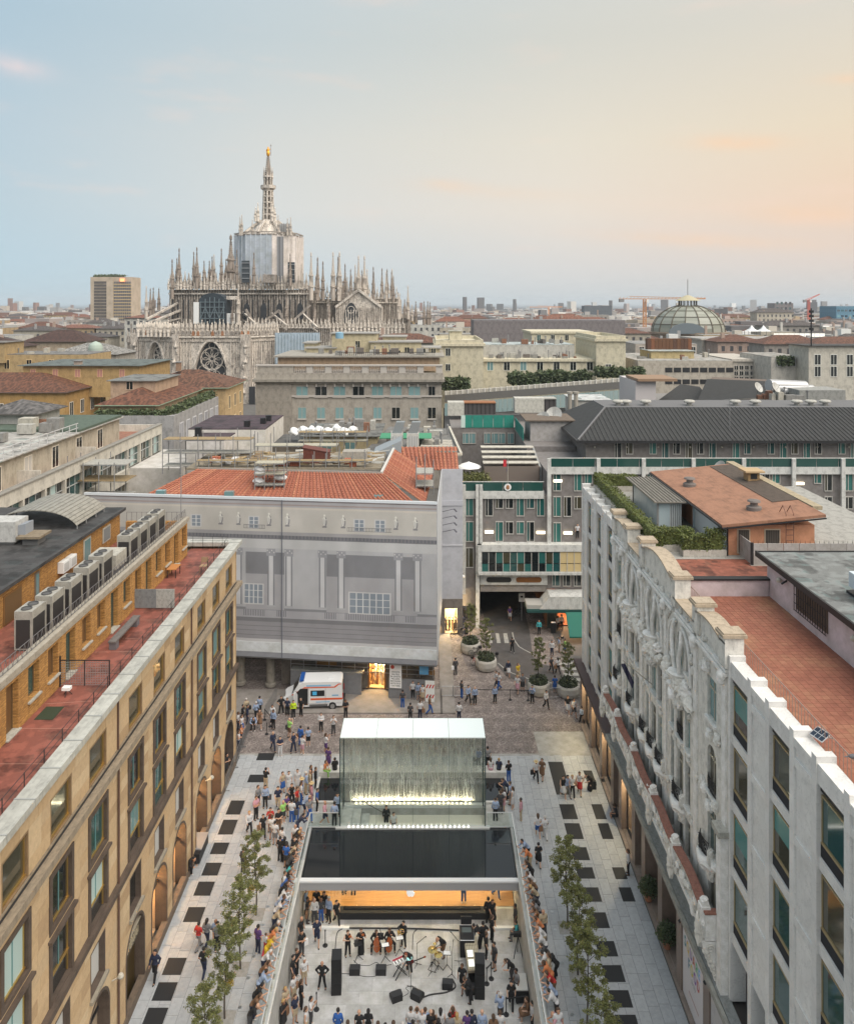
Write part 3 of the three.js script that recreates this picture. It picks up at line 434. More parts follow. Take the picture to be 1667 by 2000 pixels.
const nearOffice=marbleOffice('white marble office with teal windows at lower right corner',[[22.2,24.1],[26.15,28.0],[30.1,31.9],[34.05,36.0]],18,36.2,21.45,[18.45,15.35,12.25,9.15],false);
const farOffice=marbleOffice('white marble office wing at far end of the ornate house',[[59.1,60.8],[62.9,64.6],[66.7,68.3]],58.45,70.6,21.6,[18.45,15.35,12.25,9.15,6.3],true);
part(farOffice,'end_wall',gb().box(RX+0.02,RX+14,0,21.2,-70.35,-70.6),marbleT[0]);
{// ornate stucco house D 36.2..58.45
const T=thing('ornate_house','white stucco house with sculpted ornament and curved parapet at right','building');
const bays=[43.2,48.25,53.3],ends=[38.4,57.0],rows=[[17.4,19.5],[14.1,16.3],[10.7,13.0],[8.0,9.9]];
const op=[];
for(const c of bays){op.push([c-0.55,c+0.55,17.45,19.75,'oval'],[c-1.5,c-0.95,17.9,19.3,'side'],[c+0.95,c+1.5,17.9,19.3,'side']);for(const[o,w]of[[0,0.5],[-1.3,0.36],[1.3,0.36]]){op.push([c+o-w,c+o+w,13.75,15.9,'rect'],[c+o-w,c+o+w,10.6,13.0,'rect'],[c+o-w,c+o+w,7.75,9.9,'low']);}}
for(const c of ends){op.push([c-0.6,c+0.6,17.3,19.4,'rect'],[c-0.6,c+0.6,13.6,16.0,'arch'],[c-0.55,c+0.55,10.6,12.9,'rect'],[c-0.5,c+0.5,7.75,9.9,'low']);}
const holes=op.map(([a,b,y0,y1,k])=>{const c=(a+b)/2,w=(b-a)/2;if(k==='rect'||k==='low')return[[a,y0],[b,y0],[b,y1],[a,y1]];if(k==='oval'){const P=[];for(let i=0;i<20;i++){const t=i/20*Math.PI*2;P.push([c+w*Math.cos(t)*(1+0.12*Math.sin(t)),(y0+y1)/2+(y1-y0)/2*Math.sin(t)]);}return P;}const P=[[a,y0],[b,y0]];for(let i=0;i<=10;i++){const t=i/10*Math.PI;P.push([c+w*Math.cos(t),y1-w+w*Math.sin(t)]);}return P;});
const arcP=(a,b,y,h,n=12)=>Array.from({length:n+1},(_,i)=>{const t=i/n;return[lerp(a,b,t),y+h*Math.sin(Math.PI*(0.12+0.76*t))-h*Math.sin(Math.PI*0.12)];});
const skyline=[[36.25,22.0],[36.9,22.0],...arcP(36.9,40.3,21.95,0.35),[40.5,21.3],[44.0,21.3],[44.05,22.1],...arcP(44.1,50.5,22.1,1.0),[50.6,22.1],[50.7,21.3],[54.1,21.3],[54.3,21.9],...arcP(54.5,57.8,21.95,0.35),[58.4,21.95]];
part(T,'stucco_wall',gb().ext([[36.25,5.2],...skyline,[58.4,5.2]],RX-0.12,RX+0.11,(a,b,q)=>[q,b,-a],holes),stucco);
part(T,'core_wall',gb().box(RX+0.75,RX+9,0,20.9,-36.25,-58.4),mat([0.06,0.055,0.05]));
part(T,'inner_wall',gb().box(RX+0.13,RX+0.74,19.9,21.0,-36.3,-58.4),stucco);
const cop=mat([0.5,0.42,0.33],{map:'grime',size:1,rough:0.8});
for(let i=0;i+1<skyline.length;i++){const[a,y0]=skyline[i],[b,y1]=skyline[i+1];if(b-a<0.12)continue;part(T,'coping_tile',gb().ext([[a,y0+0.005],[b-0.01,y1+0.005],[b-0.01,y1+0.1],[a,y0+0.1]],RX-0.3,RX+0.62,(p,q,r)=>[r,q,-p]),cop);}
for(const d of[36.6,40.35,43.95,50.65,54.3,58.1]){part(T,'parapet_pier',fbox(gb(),-0.6,0.3,20.9,22.35+(d>43&&d<51?0.15:0),d-0.38,d+0.38),stucco);part(T,'pier_cap',fbox(fbox(gb(),-0.72,0.44,22.36+(d>43&&d<51?0.15:0),22.5+(d>43&&d<51?0.15:0),d-0.5,d+0.5),-0.66,0.38,22.5+(d>43&&d<51?0.15:0),22.58+(d>43&&d<51?0.15:0),d-0.44,d+0.44),cop);}
for(const d of[36.7,40.6,45.75,50.8,55.6,58.15]){for(const[y0,y1]of[[8.1,13.6],[13.61,17.2],[17.21,20.4]])part(T,'pilaster_strip',fbox(gb(),0.121,0.21,y0,y1,d-0.24,d+0.24),stuccoB);part(T,'capital_scroll',lump(3,3),stuccoB).position.set(RX-0.32,20.3,-d);T.children[T.children.length-1].scale.set(0.16,0.34,0.32);}
for(const c of bays)for(const s of[-1,1])for(const[y0,y1]of[[13.5,16.4],[10.4,13.4],[7.7,10.1]])part(T,'window_shaft',fbox(gb(),0.121,0.17,y0,y1,c+s*0.8-0.13,c+s*0.8+0.13),stuccoB);
for(const[y,p]of[[20.55,0.34],[20.75,0.26]])for(const[a,b]of[[36.3,40.2],[40.7,43.7],[44.2,50.4],[50.9,54.1],[54.5,57.9]])part(T,'cornice',fbox(gb(),0.121,p,y-0.09,y+0.06,a,b),stuccoB);
op.forEach(([a,b,y0,y1,k],i)=>{
const w=part(T,'window',fbox(gb(),-0.1,-0.02,y0-0.02,y1+0.02,a-0.04,a+0.05),mat([0.3,0.26,0.2]));part(w,'pane',fbox(gb(),-0.12,-0.04,y0-0.05,y1+0.05,a-0.05,b+0.05),pick([M.glassTeal,M.glassDark,M.glassPale,M.glassOlive]));
part(w,'glazing_bar',fbox(fbox(gb(),-0.04,0.0,y0,y1,(a+b)/2-0.025,(a+b)/2+0.025),-0.04,0.0,lerp(y0,y1,0.68),lerp(y0,y1,0.72),a,b),mat([0.42,0.38,0.3]));
if(k!=='oval')part(T,'window_sill',fbox(gb(),0.121,0.26,y0-0.13,y0-0.01,a-0.06,b+0.06),stuccoB);
});
for(const c of bays){
for(const s of[-1,1]){const g=gb();const P=[];for(let i=0;i<=14;i++){const t=i/14;P.push([RX-0.26-0.12*Math.sin(t*Math.PI),lerp(20.0,17.1,t),-(c+s*(0.62+0.16*Math.sin(t*Math.PI*2.2)+(t>0.75?(t-0.75)*-1.6:0)))]);}g.path(P,0.13,7);part(T,'swan_neck_surround',g,stuccoB);
const g2=gb(),P2=[];for(let i=0;i<=14;i++){const t=i/14;P2.push([RX-0.2,lerp(20.1,17.5,t*t),-(c+s*lerp(0.5,1.95,Math.sin(t*Math.PI/2)))]);}g2.path(P2,0.1,6);part(T,'arched_hood',g2,stuccoB);}
part(T,'bowl_balcony',gb().lathe(RX-0.12,-c,[[0.02,16.4],[0.35,16.75],[0.62,17.2],[0.7,17.45],[0.6,17.5],[0,17.5]],14),stuccoB);
const nl=[[0,16.5,0.62,0.55,0.5],[0.55,16.9,0.45,0.4,0.42],[-0.55,16.9,0.45,0.4,0.42],[1.05,16.55,0.42,0.45,0.4],[-1.05,16.55,0.42,0.45,0.4],[1.5,17.2,0.36,0.4,0.32],[-1.5,17.2,0.36,0.4,0.32],[0.3,15.95,0.4,0.4,0.4],[-0.3,15.95,0.4,0.4,0.4],[1.9,16.7,0.3,0.6,0.28],[-1.9,16.7,0.3,0.6,0.28],[0.8,16.1,0.3,0.34,0.3],[-0.8,16.1,0.3,0.34,0.3]];
nl.forEach(([o,y,rx,ry,rz],i)=>{const m=part(T,'sculpted_ornament',lump(10+(i+Math.round(c))%6,4,0.5,3.1),i%3?stucco:stuccoB);m.position.set(RX-0.3,y,-(c+o));m.scale.set(rx*0.75,ry,rz);m.rotation.set(rr(0,6),rr(0,6),0);});
for(let i=0;i<12;i++){const m=part(T,'small_garland',lump(20+i%4,2,0.4,2.4),stucco);m.position.set(RX-0.2,rr(15.6,20.2),-(c+pick([-1,1])*rr(1.65,2.3)));m.scale.set(0.1,rr(0.12,0.28),rr(0.1,0.2));}
}
for(const c of ends)for(let i=0;i<16;i++){const m=part(T,'sculpted_ornament',lump(14+i%5,3,0.45,2.8),i%2?stucco:stuccoB);const y=pick([rr(12.9,13.6),rr(16.1,17.1),rr(19.4,20.2),rr(10.1,10.5)]);m.position.set(RX-0.2,y,-(c+rr(-1.1,1.1)));m.scale.set(0.16,rr(0.18,0.34),rr(0.16,0.34));}
for(let i=0;i<60;i++){const m=part(T,'frieze_rosette',lump(24+i%4,2,0.4,2.2),stucco);m.position.set(RX-0.17,pick([20.2,13.25,10.25,21.0])+rr(-0.12,0.12),-rr(36.7,58));m.scale.set(0.08,rr(0.08,0.18),rr(0.1,0.26));}
const ironG=(()=>{const g=gb();for(let i=0;i<=16;i++){const t=lerp(-1,1,i/16),z=t*0.55,b=0.35*(1-t*t*0.5);const P=[];for(let k=0;k<=5;k++){const q=k/5;P.push([-(b*(0.6+0.55*Math.sin(q*Math.PI*0.9))),q*0.85,z]);}g.path(P,0.016,4);}for(let i=0;i<26;i++){const t=rr(-0.9,0.9);g.lathe(-(0.35*(1-t*t*0.5))*1.08,t*0.55,[[0,-0.06],[0.05,0],[0,0.06]],5,rr(0.15,0.75));}return g.geo();})();
for(const d of[57.0,53.3,50.0,48.25,46.5,43.2,38.9]){const m=part(T,'iron_balcony',ironG,M.darkMetal);m.position.set(RX-0.16,10.35,-d);const s=part(T,'balcony_shell',lump(31,3,0.3,2),stuccoB);s.position.set(RX-0.2,10.1,-d);s.scale.set(0.5,0.36,0.8);const k=part(T,'balcony_scroll',lump(33,3,0.5,3),stucco);k.position.set(RX-0.18,9.75,-(d-0.6));k.scale.set(0.25,0.4,0.25);const k2=part(T,'balcony_scroll',lump(34,3,0.5,3),stucco);k2.position.set(RX-0.2,10.5,-(d-0.7));k2.scale.set(0.22,0.4,0.16);const k3=part(T,'balcony_scroll',lump(35,3,0.5,3),stucco);k3.position.set(RX-0.2,10.5,-(d+0.7));k3.scale.set(0.22,0.4,0.16);}
for(const d of[43.2,38.4,57.0]){const m=part(T,'iron_balcony',ironG,M.darkMetal);m.position.set(RX-0.05,d===43.2?13.8:13.65,-d);m.scale.set(0.5,0.9,0.9);}
part(T,'balcony_slab',fbox(gb(),-0.1,1.0,7.5,7.72,36.9,58.2),stuccoB);
part(T,'balcony_apron',fbox(gb(),0.121,0.86,7.72,7.78,37.0,58.1),mat([0.12,0.055,0.045],{map:'grime',size:1}));
const wav=(d)=>0.8+0.06*Math.cos((d-37)/21.2*Math.PI*8);
for(let d=37.1;d<58;d+=0.53){const e=Math.min(58.1,d+0.525),a=wav(d),b=wav(e);part(T,'parapet_block',gb().quad([RX-a-0.16,7.73,-d],[RX-b-0.16,7.73,-e],[RX-b-0.16,8.85,-e],[RX-a-0.16,8.85,-d]).quad([RX-a,7.73,-d],[RX-a,8.85,-d],[RX-b,8.85,-e],[RX-b,7.73,-e]),stucco);part(T,'terracotta_coping',gb().ext([[d,RX-a-0.3],[e-0.008,RX-b-0.3],[e-0.008,RX-b+0.16],[d,RX-a+0.16]],8.852,8.93,(p,q,r)=>[q,r,-p]),mat([0.33,0.15,0.115],{map:'grime',size:0.9}));
for(let k=0;k<2;k++){const m=part(T,'balcony_relief',lump(36+(d*10|0)%5,2,0.5,2.6),k?stucco:stuccoB);m.position.set(RX-a-0.2,rr(7.7,8.7),-rr(d,e));m.scale.set(0.1,rr(0.14,0.3),rr(0.14,0.3));}}
for(const d of[37.2,41.6,45.9,50.4,54.6,57.9]){part(T,'balcony_post',fbox(fbox(gb(),wav(d)-0.16,wav(d)+0.3,7.6,9.05,d-0.24,d+0.24),wav(d)-0.1,wav(d)+0.24,9.06,9.25,d-0.17,d+0.17),stuccoB);const m=part(T,'post_scroll',lump(41,3,0.35,2),stuccoB);m.position.set(RX-wav(d)-0.05,9.28,-d);m.scale.set(0.16,0.14,0.2);const q=part(T,'post_figure',lump(42,3,0.5,3),stucco);q.position.set(RX-wav(d)-0.3,7.9,-d);q.scale.set(0.2,0.6,0.32);}
part(T,'balcony_end',fbox(gb(),0.12,1.0,7.73,8.85,36.85,37.05),stuccoB);part(T,'terracotta_coping',fbox(gb(),0.12,1.05,8.853,8.93,36.75,37.09),mat([0.33,0.15,0.115],{map:'grime',size:0.9}));
{const P=[];for(let i=0;i<=16;i++){const t=i/16;P.push([0.95*(1-t)**0.6+0.1,7.45-2.1*t]);}part(T,'balcony_console',gb().ext([[0,7.45],...P.map(([p,y])=>[p,y]),[0,5.3]],36.9,37.35,(a,b,q)=>[RX-0.12-a,b,-q]),stuccoB);part(T,'console_scroll',gb().path(Array.from({length:22},(_,i)=>{const t=i/21*Math.PI*3;return[RX-0.75+Math.cos(t)*0.2*(1-i/26),7.15+Math.sin(t)*0.2*(1-i/26),-36.86];}),0.04,5),stucco);for(let i=0;i<8;i++){const m=part(T,'console_leaf',lump(43+i%3,2,0.5,3),stucco);m.position.set(RX-0.95+i*0.09,7.0-i*0.22,-36.95);m.scale.set(0.14,0.16,0.14);}}
part(T,'corner_pier',fbox(gb(),0.121,0.5,5.2,12.9,36.25,36.8),stuccoB);part(T,'pier_cap',fbox(gb(),0,0.66,12.95,13.25,36.1,37.0),mat([0.5,0.49,0.46],{map:'grime',size:1}));
}
{// shop level under both: pillars, fascia beam, displays
const T=thing('shop_arcade','brown marble shopfront pillars and fascia along the right side','shopfront');
const pm=[mat([0.3,0.225,0.185],{map:'marble',size:1.6,rough:0.35}),mat([0.26,0.195,0.16],{map:'marble',size:1.2,rough:0.35})];
part(T,'fascia_beam',gb().box(RX-0.62,RX-0.14,5.0,5.38,-18,-58.5),mat([0.36,0.31,0.235],{map:'grime',size:1.3}));
part(T,'fascia_gutter',gb().box(RX-0.8,RX-0.63,5.12,5.44,-18,-58.5),mat([0.4,0.4,0.38],{map:'grime',size:1.3}));
part(T,'fascia_roof',gb().box(RX-0.6,RX-0.1,5.385,5.46,-18,-58.5),mat([0.3,0.32,0.33],{map:'grime',size:1}));
part(T,'canopy',gb().box(RX-0.75,RX+0.4,4.9,5.3,-58.55,-71.3),mat([0.065,0.04,0.04],{rough:0.4}));
const ds=[20,24.3,28.2,30.4,34.6,38.7,42.9,46.4,50.0,52.4,56.0,58.4,62.2,66.2,70.2];
part(T,'step',gb().box(13.85,RX+1.6,-0.02,0.09,-18,-70.6),mat([0.32,0.26,0.225],{map:'blotch',size:1.5,rough:0.4}));
part(T,'step',gb().box(14.12,RX+1.6,0.09,0.18,-18,-70.6),mat([0.34,0.28,0.24],{map:'blotch',size:1.5,rough:0.4}));
part(T,'soffit',gb().box(RX-0.1,RX+1.7,5.05,5.2,-18,-70.6),mat([0.07,0.06,0.055]));
part(T,'back_wall',gb().box(RX+1.5,RX+1.7,0,5.05,-18,-70.6),mat([0.09,0.06,0.05],{map:'marble',size:1.5}));
ds.forEach((d,i)=>{part(T,'pillar',gb().box(RX-0.3,RX+0.55,0.18,4.98,-(d-0.42),-(d+0.42)),pm[i%2]);});
for(let i=0;i+1<ds.length;i++){
const a=ds[i]+0.45,b=ds[i+1]-0.45;if(b-a<1.2)continue;const kind=['plain','plain','plain','plain','hoard2','hoard','open','open','plain','lit','plain','lit','lit','lit'][i];
if(kind==='hoard'||kind==='hoard2'){const h=part(T,'hoarding',gb().box(RX-0.22,RX-0.14,0.19,4.3,-a,-b),mat([0.6,0.58,0.58],{rough:0.6,map:'grain',size:2}));if(kind==='hoard')hoardText(h,a,b);}
else if(kind==='lit'){const s=part(T,'shop_window',gb().box(RX+0.1,RX+0.16,0.18,0.5,-a,-b).box(RX+0.1,RX+0.16,4.0,4.98,-a,-b).box(RX+0.1,RX+0.16,0.5,4.0,-a,-a-0.1).box(RX+0.1,RX+0.16,0.5,4.0,-b+0.1,-b),M.darkMetal);
part(s,'poster',gb().box(RX+0.9,RX+0.93,0.7,2.0,-(a+0.2),-(b-0.2)),mat(i===8?[0.15,0.35,0.5]:pick([[0.6,0.22,0.06],[0.1,0.4,0.5],[0.65,0.55,0.4]])));part(s,'poster',gb().box(RX+0.9,RX+0.93,2.05,3.4,-(a+0.2),-(b-0.2)),mat(pick([[0.75,0.6,0.35],[0.7,0.35,0.12],[0.1,0.42,0.18]])));
part(s,'glass',gb().box(RX+0.12,RX+0.13,0.5,4.0,-a-0.1,-b+0.1),mat([0.95,0.97,0.96],{rough:0.02,trans:1}));
part(s,'display_lamp',gb().box(RX+0.45,RX+0.6,4.55,4.62,-(a+0.4),-(b-0.4)),mat([1,0.85,0.6],{emit:[1,0.75,0.42],power:6}));const l=new THREE.PointLight(new THREE.Color(1,0.76,0.45),22);l.position.set(RX+0.5,4.3,-(a+b)/2);l.shadow.radius=6;scene.add(l);
}else if(kind==='plain')part(T,'shop_window',gb().box(RX+0.1,RX+0.16,0.2,4.9,-a,-b),M.glassDark);
}
for(const d of[41.8,38.0]){part(T,'spot_lamp',gb().bar([RX-0.35,4.75,-d],[RX-0.65,4.5,-d],0.09,7).bar([RX-0.2,4.95,-d],[RX-0.4,4.7,-d],0.02),M.black);}
}
function hoardText(h,a,b){
const c=document.createElement('canvas');c.width=1024;c.height=1024;const x=c.getContext('2d');x.fillStyle='#cfcacb';x.fillRect(0,0,1024,1024);
const cols=['#b5583c','#4fae6d','#6f9be0','#2f7f86','#d0b64a','#8a4fa0'];x.font='bold 200px sans-serif';
[['SQUARE',300,60],['FOOD',500,250]].forEach(([s,y,x0])=>{let p=x0;[...s].forEach((ch,i)=>{x.fillStyle=cols[(i*2+y/100)%6|0];x.fillText(ch,p,y);x.fillStyle=cols[(i+3)%6];x.fillText(ch,p+7,y+5);p+=x.measureText(ch).width+6;});});
x.fillStyle='#4a4a4c';x.font='italic 84px serif';x.fillText('Sicily',420,610);x.font='44px sans-serif';x.fillStyle='#6a6a6c';x.fillText('STREET',130,110);x.fillStyle='#a98b86';x.fillRect(300,800,480,26);
const t=new THREE.CanvasTexture(c);t.colorSpace=THREE.SRGBColorSpace;const m=new THREE.MeshStandardMaterial({map:t,roughness:0.6});
const g=new THREE.PlaneGeometry(b-a-0.1,3.9);g.rotateY(-Math.PI/2);g.translate(RX-0.224,2.2,-(a+b)/2);part(h,'lettering',g,m);
}
{// roof of the right block: tiled terraces, pink walls, penthouse, hedges
const T=thing('roof_terrace','terracotta tiled roof terrace behind the white parapets','terrace');
const tones=[[0.25,0.085,0.052],[0.27,0.095,0.058],[0.29,0.105,0.064],[0.31,0.12,0.072],[0.335,0.145,0.085],[0.36,0.17,0.095]].map((c)=>mat(c,{map:'blotch',size:1.1,rough:0.7}));
const L=[],TY=21.0,patch=(x,d)=>fbm(x*0.35+9,d*0.3,1<<16,3,90);
for(let d=19;d<44.9;d+=0.33)for(let x=RX+0.5;x<26;x+=0.33){const D=d+0.16;if(x>20.3)continue;L.push({b:[x+0.006,x+0.324,TY-0.03,TY+rr(-0.002,0.002),-d-0.006,-d-0.324],k:Math.min(0.999,Math.max(0,patch(x,d)*1.7-0.35+rr(-0.12,0.12))),w:(x+0.3)/D*FOC>840?0.0001/D:1/(D*D)});}
pieces(T,'terrace_tile',L,tones,mat([1,1,1],{map:'blotch',size:1.1,rough:0.7,vc:true}),290);
part(T,'tile_bed',gb().box(RX+0.46,27,TY-0.4,TY-0.012,-18,-45.0),mat([0.11,0.075,0.055],{map:'grain',size:1}));
const red=mat([0.28,0.095,0.06],{map:'worn',size:4.1,rough:0.7});
part(T,'upper_terrace_floor',gb().box(RX+0.46,24,21.3,21.5,-45.35,-50.1),red);
const pink=mat([0.6,0.52,0.54],{map:'blotch',size:3,rough:0.85});
part(T,'pink_wall',gb().box(15.2,19.95,20.9,21.95,-45.0,-45.3),pink);part(T,'wall_cap',gb().box(15.1,20.0,21.951,22.05,-44.9,-45.4),M.darkMetal);
const PX0=20.0;part(T,'pink_wall',gb().box(PX0,29,20.9,23.1,-22,-45.3),pink);
part(T,'sloping_roof',gb().box(PX0-0.3,29.3,23.102,23.3,-21.9,-45.9),mat([0.2,0.21,0.205],{map:'worn',size:5,rough:0.6}));part(T,'roof_edge',gb().box(PX0-0.42,PX0-0.301,23.05,23.36,-21.9,-46),M.darkMetal);part(T,'roof_edge',gb().box(PX0-0.42,29.3,23.05,23.36,-45.901,-46),M.darkMetal);
const win=part(T,'grilled_window',gb().box(PX0-0.04,PX0,21.6,22.8,-38.4,-41.6),mat([0.1,0.07,0.05]));const gr=gb();for(let d=38.4;d<=41.7;d+=0.25)gr.bar([PX0-0.16,21.55,-d],[PX0-0.16,22.85,-d],0.015);for(const y of[21.55,21.95,22.4,22.85])gr.bar([PX0-0.16,y,-38.3],[PX0-0.16,y,-41.7],0.015);part(win,'grille',gr,M.black);
for(const d of[43.3,35.7]){part(T,'wall_lamp',gb().lathe(PX0-0.22,-d,[[0,0],[0.13,0.04],[0.16,0.18],[0.05,0.3],[0,0.3]],10,22.4),M.offwhite);part(T,'camera',gb().bar([PX0,22.7,-d+0.5],[PX0-0.3,22.5,-d+0.45],0.06,6),M.darkMetal);}
const rail=gb();for(let d=19;d<44;d+=0.26)rail.bar([RX+0.75,TY,-d],[RX+0.75,TY+0.95,-d],0.01);rail.bar([RX+0.75,TY+0.95,-19],[RX+0.75,TY+0.95,-44],0.022,6);rail.bar([RX+0.75,TY+0.1,-19],[RX+0.75,TY+0.1,-44],0.014,5);
part(T,'parapet_railing',rail,mat([0.33,0.24,0.2],{metal:0.3,rough:0.5}));
const ph=thing('penthouse','salmon rooftop flat with terracotta roof and glazed pavilion','penthouse');
const deck=mat([0.4,0.4,0.39],{map:'grime',size:2});part(ph,'deck',gb().box(RX+0.46,34,21.3,21.5,-50.12,-70.3),deck);
const glassF=mat([0.35,0.42,0.45],{rough:0.12,coat:0.5});
const gx0=17.1,gx1=20.4,gd0=57.2,gd1=64.6,gy=23.3;
for(let d=gd0;d<gd1-0.9;d+=1.337)part(ph,'glass_panel',gb().box(gx0,gx0+0.03,21.5,gy,-d-0.02,-d-1.31),glassF);
part(ph,'glass_panel',gb().box(gx0+0.05,gx0+0.9,21.5,gy,-gd0+0.01,-gd0),glassF);part(ph,'glass_panel',gb().box(gx1-0.7,gx1-0.35,21.5,gy,-gd0+0.01,-gd0),glassF);
for(let k=0;k<6;k++)part(ph,'curtain',gb().bar([gx0+0.95+k*0.16,21.55,-gd0-0.12],[gx0+0.95+k*0.16,gy-0.05,-gd0-0.12],0.075,7),mat([0.42,0.45,0.46],{rough:0.9}));
part(ph,'pavilion_inner_wall',gb().box(gx1-0.3,gx1,21.5,gy,-gd0,-gd1).box(gx0+0.1,gx1,21.5,gy,-gd1+0.2,-gd1),mat([0.16,0.15,0.14]));part(ph,'pavilion_frame',gb().box(gx0-0.06,gx0+0.08,21.5,gy,-gd0+0.06,-gd0-0.06).box(gx0-0.05,gx1,gy,gy+0.15,-gd0+0.1,-gd0-0.1),mat([0.2,0.2,0.2]));
for(let k=0;k<14;k++){const x=lerp(gx0-0.4,gx1+0.2,k/14),x2=lerp(gx0-0.4,gx1+0.2,(k+1)/14);part(ph,'seam_sheet',gb().box(x+0.003,x2-0.003,gy+0.16,gy+0.24,-(gd0-0.5),-(gd1+0.4)).box(x-0.02,x+0.02,gy+0.24,gy+0.32,-(gd0-0.5),-(gd1+0.4)),mat([0.27,0.25,0.225],{rough:0.5,map:'grime',size:2.5}));}
const sal=mat([0.6,0.29,0.17],{map:'blotch',size:2.5,rough:0.85}),sx=19.9,sd0=50.9;
part(ph,'salmon_wall',gb().box(sx,25.6,21.5,23.5,-sd0,-66),sal);part(ph,'grey_wall',gb().box(sx-0.02,sx+0.3,21.5,23.49,-sd0-0.02,-57.2),mat([0.5,0.53,0.55]));
part(ph,'terracotta_roof',gb().ext([[19.2,23.52],[26.0,24.2],[26.0,24.38],[19.2,23.7]],-(sd0-0.7),-66.4,(a,b,q)=>[a,b,q]),mat([0.36,0.185,0.12],{map:'grime',size:3.3,rough:0.8}));
part(ph,'gutter',gb().bar([19.14,23.56,-(sd0-0.72)],[19.14,23.56,-66.4],0.08,6),M.black);part(ph,'gutter',gb().ext([[19.2,23.42],[26,24.1],[26,24.18],[19.2,23.5]],-(sd0-0.8),-(sd0-0.7),(a,b,q)=>[a,b,q]),M.black);part(ph,'drain_pipe',gb().bar([sx-0.1,21.5,-sd0+0.1],[sx-0.1,23.5,-sd0+0.1],0.06,6),M.black);
for(const[x,w,y0]of[[20.9,0.7,21.7],[22.8,0.9,22.0]]){const w_=part(ph,'window',gb().box(x-w/2-0.08,x+w/2+0.08,y0-0.08,23.25,-sd0+0.04,-sd0),mat([0.5,0.4,0.3]));part(w_,'shutter',gb().box(x-w/2,x+w/2,y0,23.17,-sd0+0.07,-sd0+0.04),mat([0.07,0.06,0.05],{map:'rib',size:0.15}));}
{const l=gb();for(const x of[23.6,24.1])l.path([[x,22,-sd0+0.25],[x,24.3,-sd0+0.25],[x,24.75,-sd0-0.2],[x,24.2,-sd0-0.7]],0.03,5);for(let y=22.2;y<24.3;y+=0.35)l.bar([23.6,y,-sd0+0.25],[24.1,y,-sd0+0.25],0.02);part(ph,'roof_ladder',l,mat([0.2,0.1,0.07]));}
for(const[x,d]of[[20.6,60.5],[22.4,52.8]])part(ph,'roof_vent',gb().lathe(x,-d,[[0.5,0],[0.5,0.25],[0.25,0.35],[0.25,0.55],[0.45,0.6],[0.4,0.7],[0,0.78]],12,23.65+(x-19.2)*0.1),mat([0.15,0.13,0.12]));
{const c=part(ph,'chimney',gb().box(25.0,25.9,24.1,25.0,-60,-60.9),mat([0.4,0.26,0.13],{map:'grime',size:1}));part(c,'cap',gb().box(24.7,26.2,25.02,25.15,-59.7,-61.2),mat([0.42,0.3,0.17]));part(c,'flue',gb().box(25.2,25.7,24.5,24.9,-59.97,-59.999),M.black);}
part(ph,'roof_patch',gb().ext([[24.2,24.22],[26.0,24.4],[26.0,24.42],[24.2,24.24]],-54,-66,(a,b,q)=>[a,b,q]),mat([0.1,0.075,0.06],{map:'grime',size:1.5}));for(let d=52;d<67;d+=1.9)part(ph,'verge_stone',gb().box(26.05,26.7,24.2,24.45,-d,-d-1.86),mat([0.45,0.38,0.27],{map:'grime',size:1}));
const f=thing('privacy_fence','grey panel fence with spikes in front of the salmon flat','fence');const fm=mat([0.4,0.385,0.37],{map:'blotch',size:2});
for(let d=48.95;d<51;d+=1.2)part(f,'fence_panel',gb().box(20.6,20.66,21.55,22.9,-d-0.02,-d-1.18),fm);for(let x=20.6;x<28;x+=1.0)part(f,'fence_panel',gb().box(x+0.02,x+0.98,21.55,22.9,-48.85,-48.91),fm);
part(f,'fence_post',gb().box(20.54,20.68,21.4,22.95,-48.8,-48.95),M.darkMetal);const sp=gb();for(let x=20.7;x<28;x+=0.3)sp.bar([x,22.9,-48.88],[x,23.1,-48.88],0.012,4,0.002);part(f,'spikes',sp,M.darkMetal).userData.kind='stuff';part(f,'base',gb().box(20.5,28.6,21.0,21.54,-48.75,-49.0),mat([0.33,0.3,0.27]));
const b=thing('roof_ventilator','curved tin ventilator on black roof of the pink machine room','vent',[22.6,23.3,-38.4]);part(b,'base',gb().box(-1.1,1.1,0,0.12,-1.1,1.1),M.black);part(b,'curb',gb().box(-0.75,0.75,0.12,0.4,-0.65,0.65),mat([0.4,0.43,0.44],{metal:0.5,rough:0.4}));{const P=[[-0.1,0.4]];for(let i=0;i<=12;i++){const t=i/12*Math.PI/1.6;P.push([0.75*Math.cos(t)-0.05,0.45+0.85*Math.sin(t)]);}P.push([-1.0,1.0],[-1.0,0.55]);part(b,'hood',gb().ext(P,-0.55,0.55,(a,q,c)=>[a,q,c]),mat([0.36,0.32,0.27],{metal:0.5,rough:0.35}));part(b,'intake',gb().box(-1.25,-1.01,0.5,1.25,-0.6,0.6),mat([0.5,0.56,0.6]));}
const so=thing('solar_panel','small tilted solar panel on the parapet railing','solar panel',[15.0,21.6,-29.4],0.3);{const pl=part(so,'panel',gb().box(-0.32,0.32,0,0.04,-0.42,0.42),mat([0.45,0.46,0.47]));for(const x of[-0.15,0.15])for(const z of[-0.27,0,0.27])part(pl,'cell',gb().box(x-0.13,x+0.13,0.041,0.046,z-0.12,z+0.12),mat([0.02,0.03,0.05],{rough:0.2}));pl.rotation.z=0.5;so.scale.setScalar(0.75);part(so,'arm',gb().bar([0.6,-0.2,0.2],[0,0.02,0],0.03,6),M.grey);}
dish('white dish on the chimney roof, upper one',[26.4,21.6,-69.2],0.75,-1.3,-0.5,1.6);dish('smaller white dish below the tall dish mast',[27.2,21.6,-69.4],0.6,-1.3,-0.5,0.8);
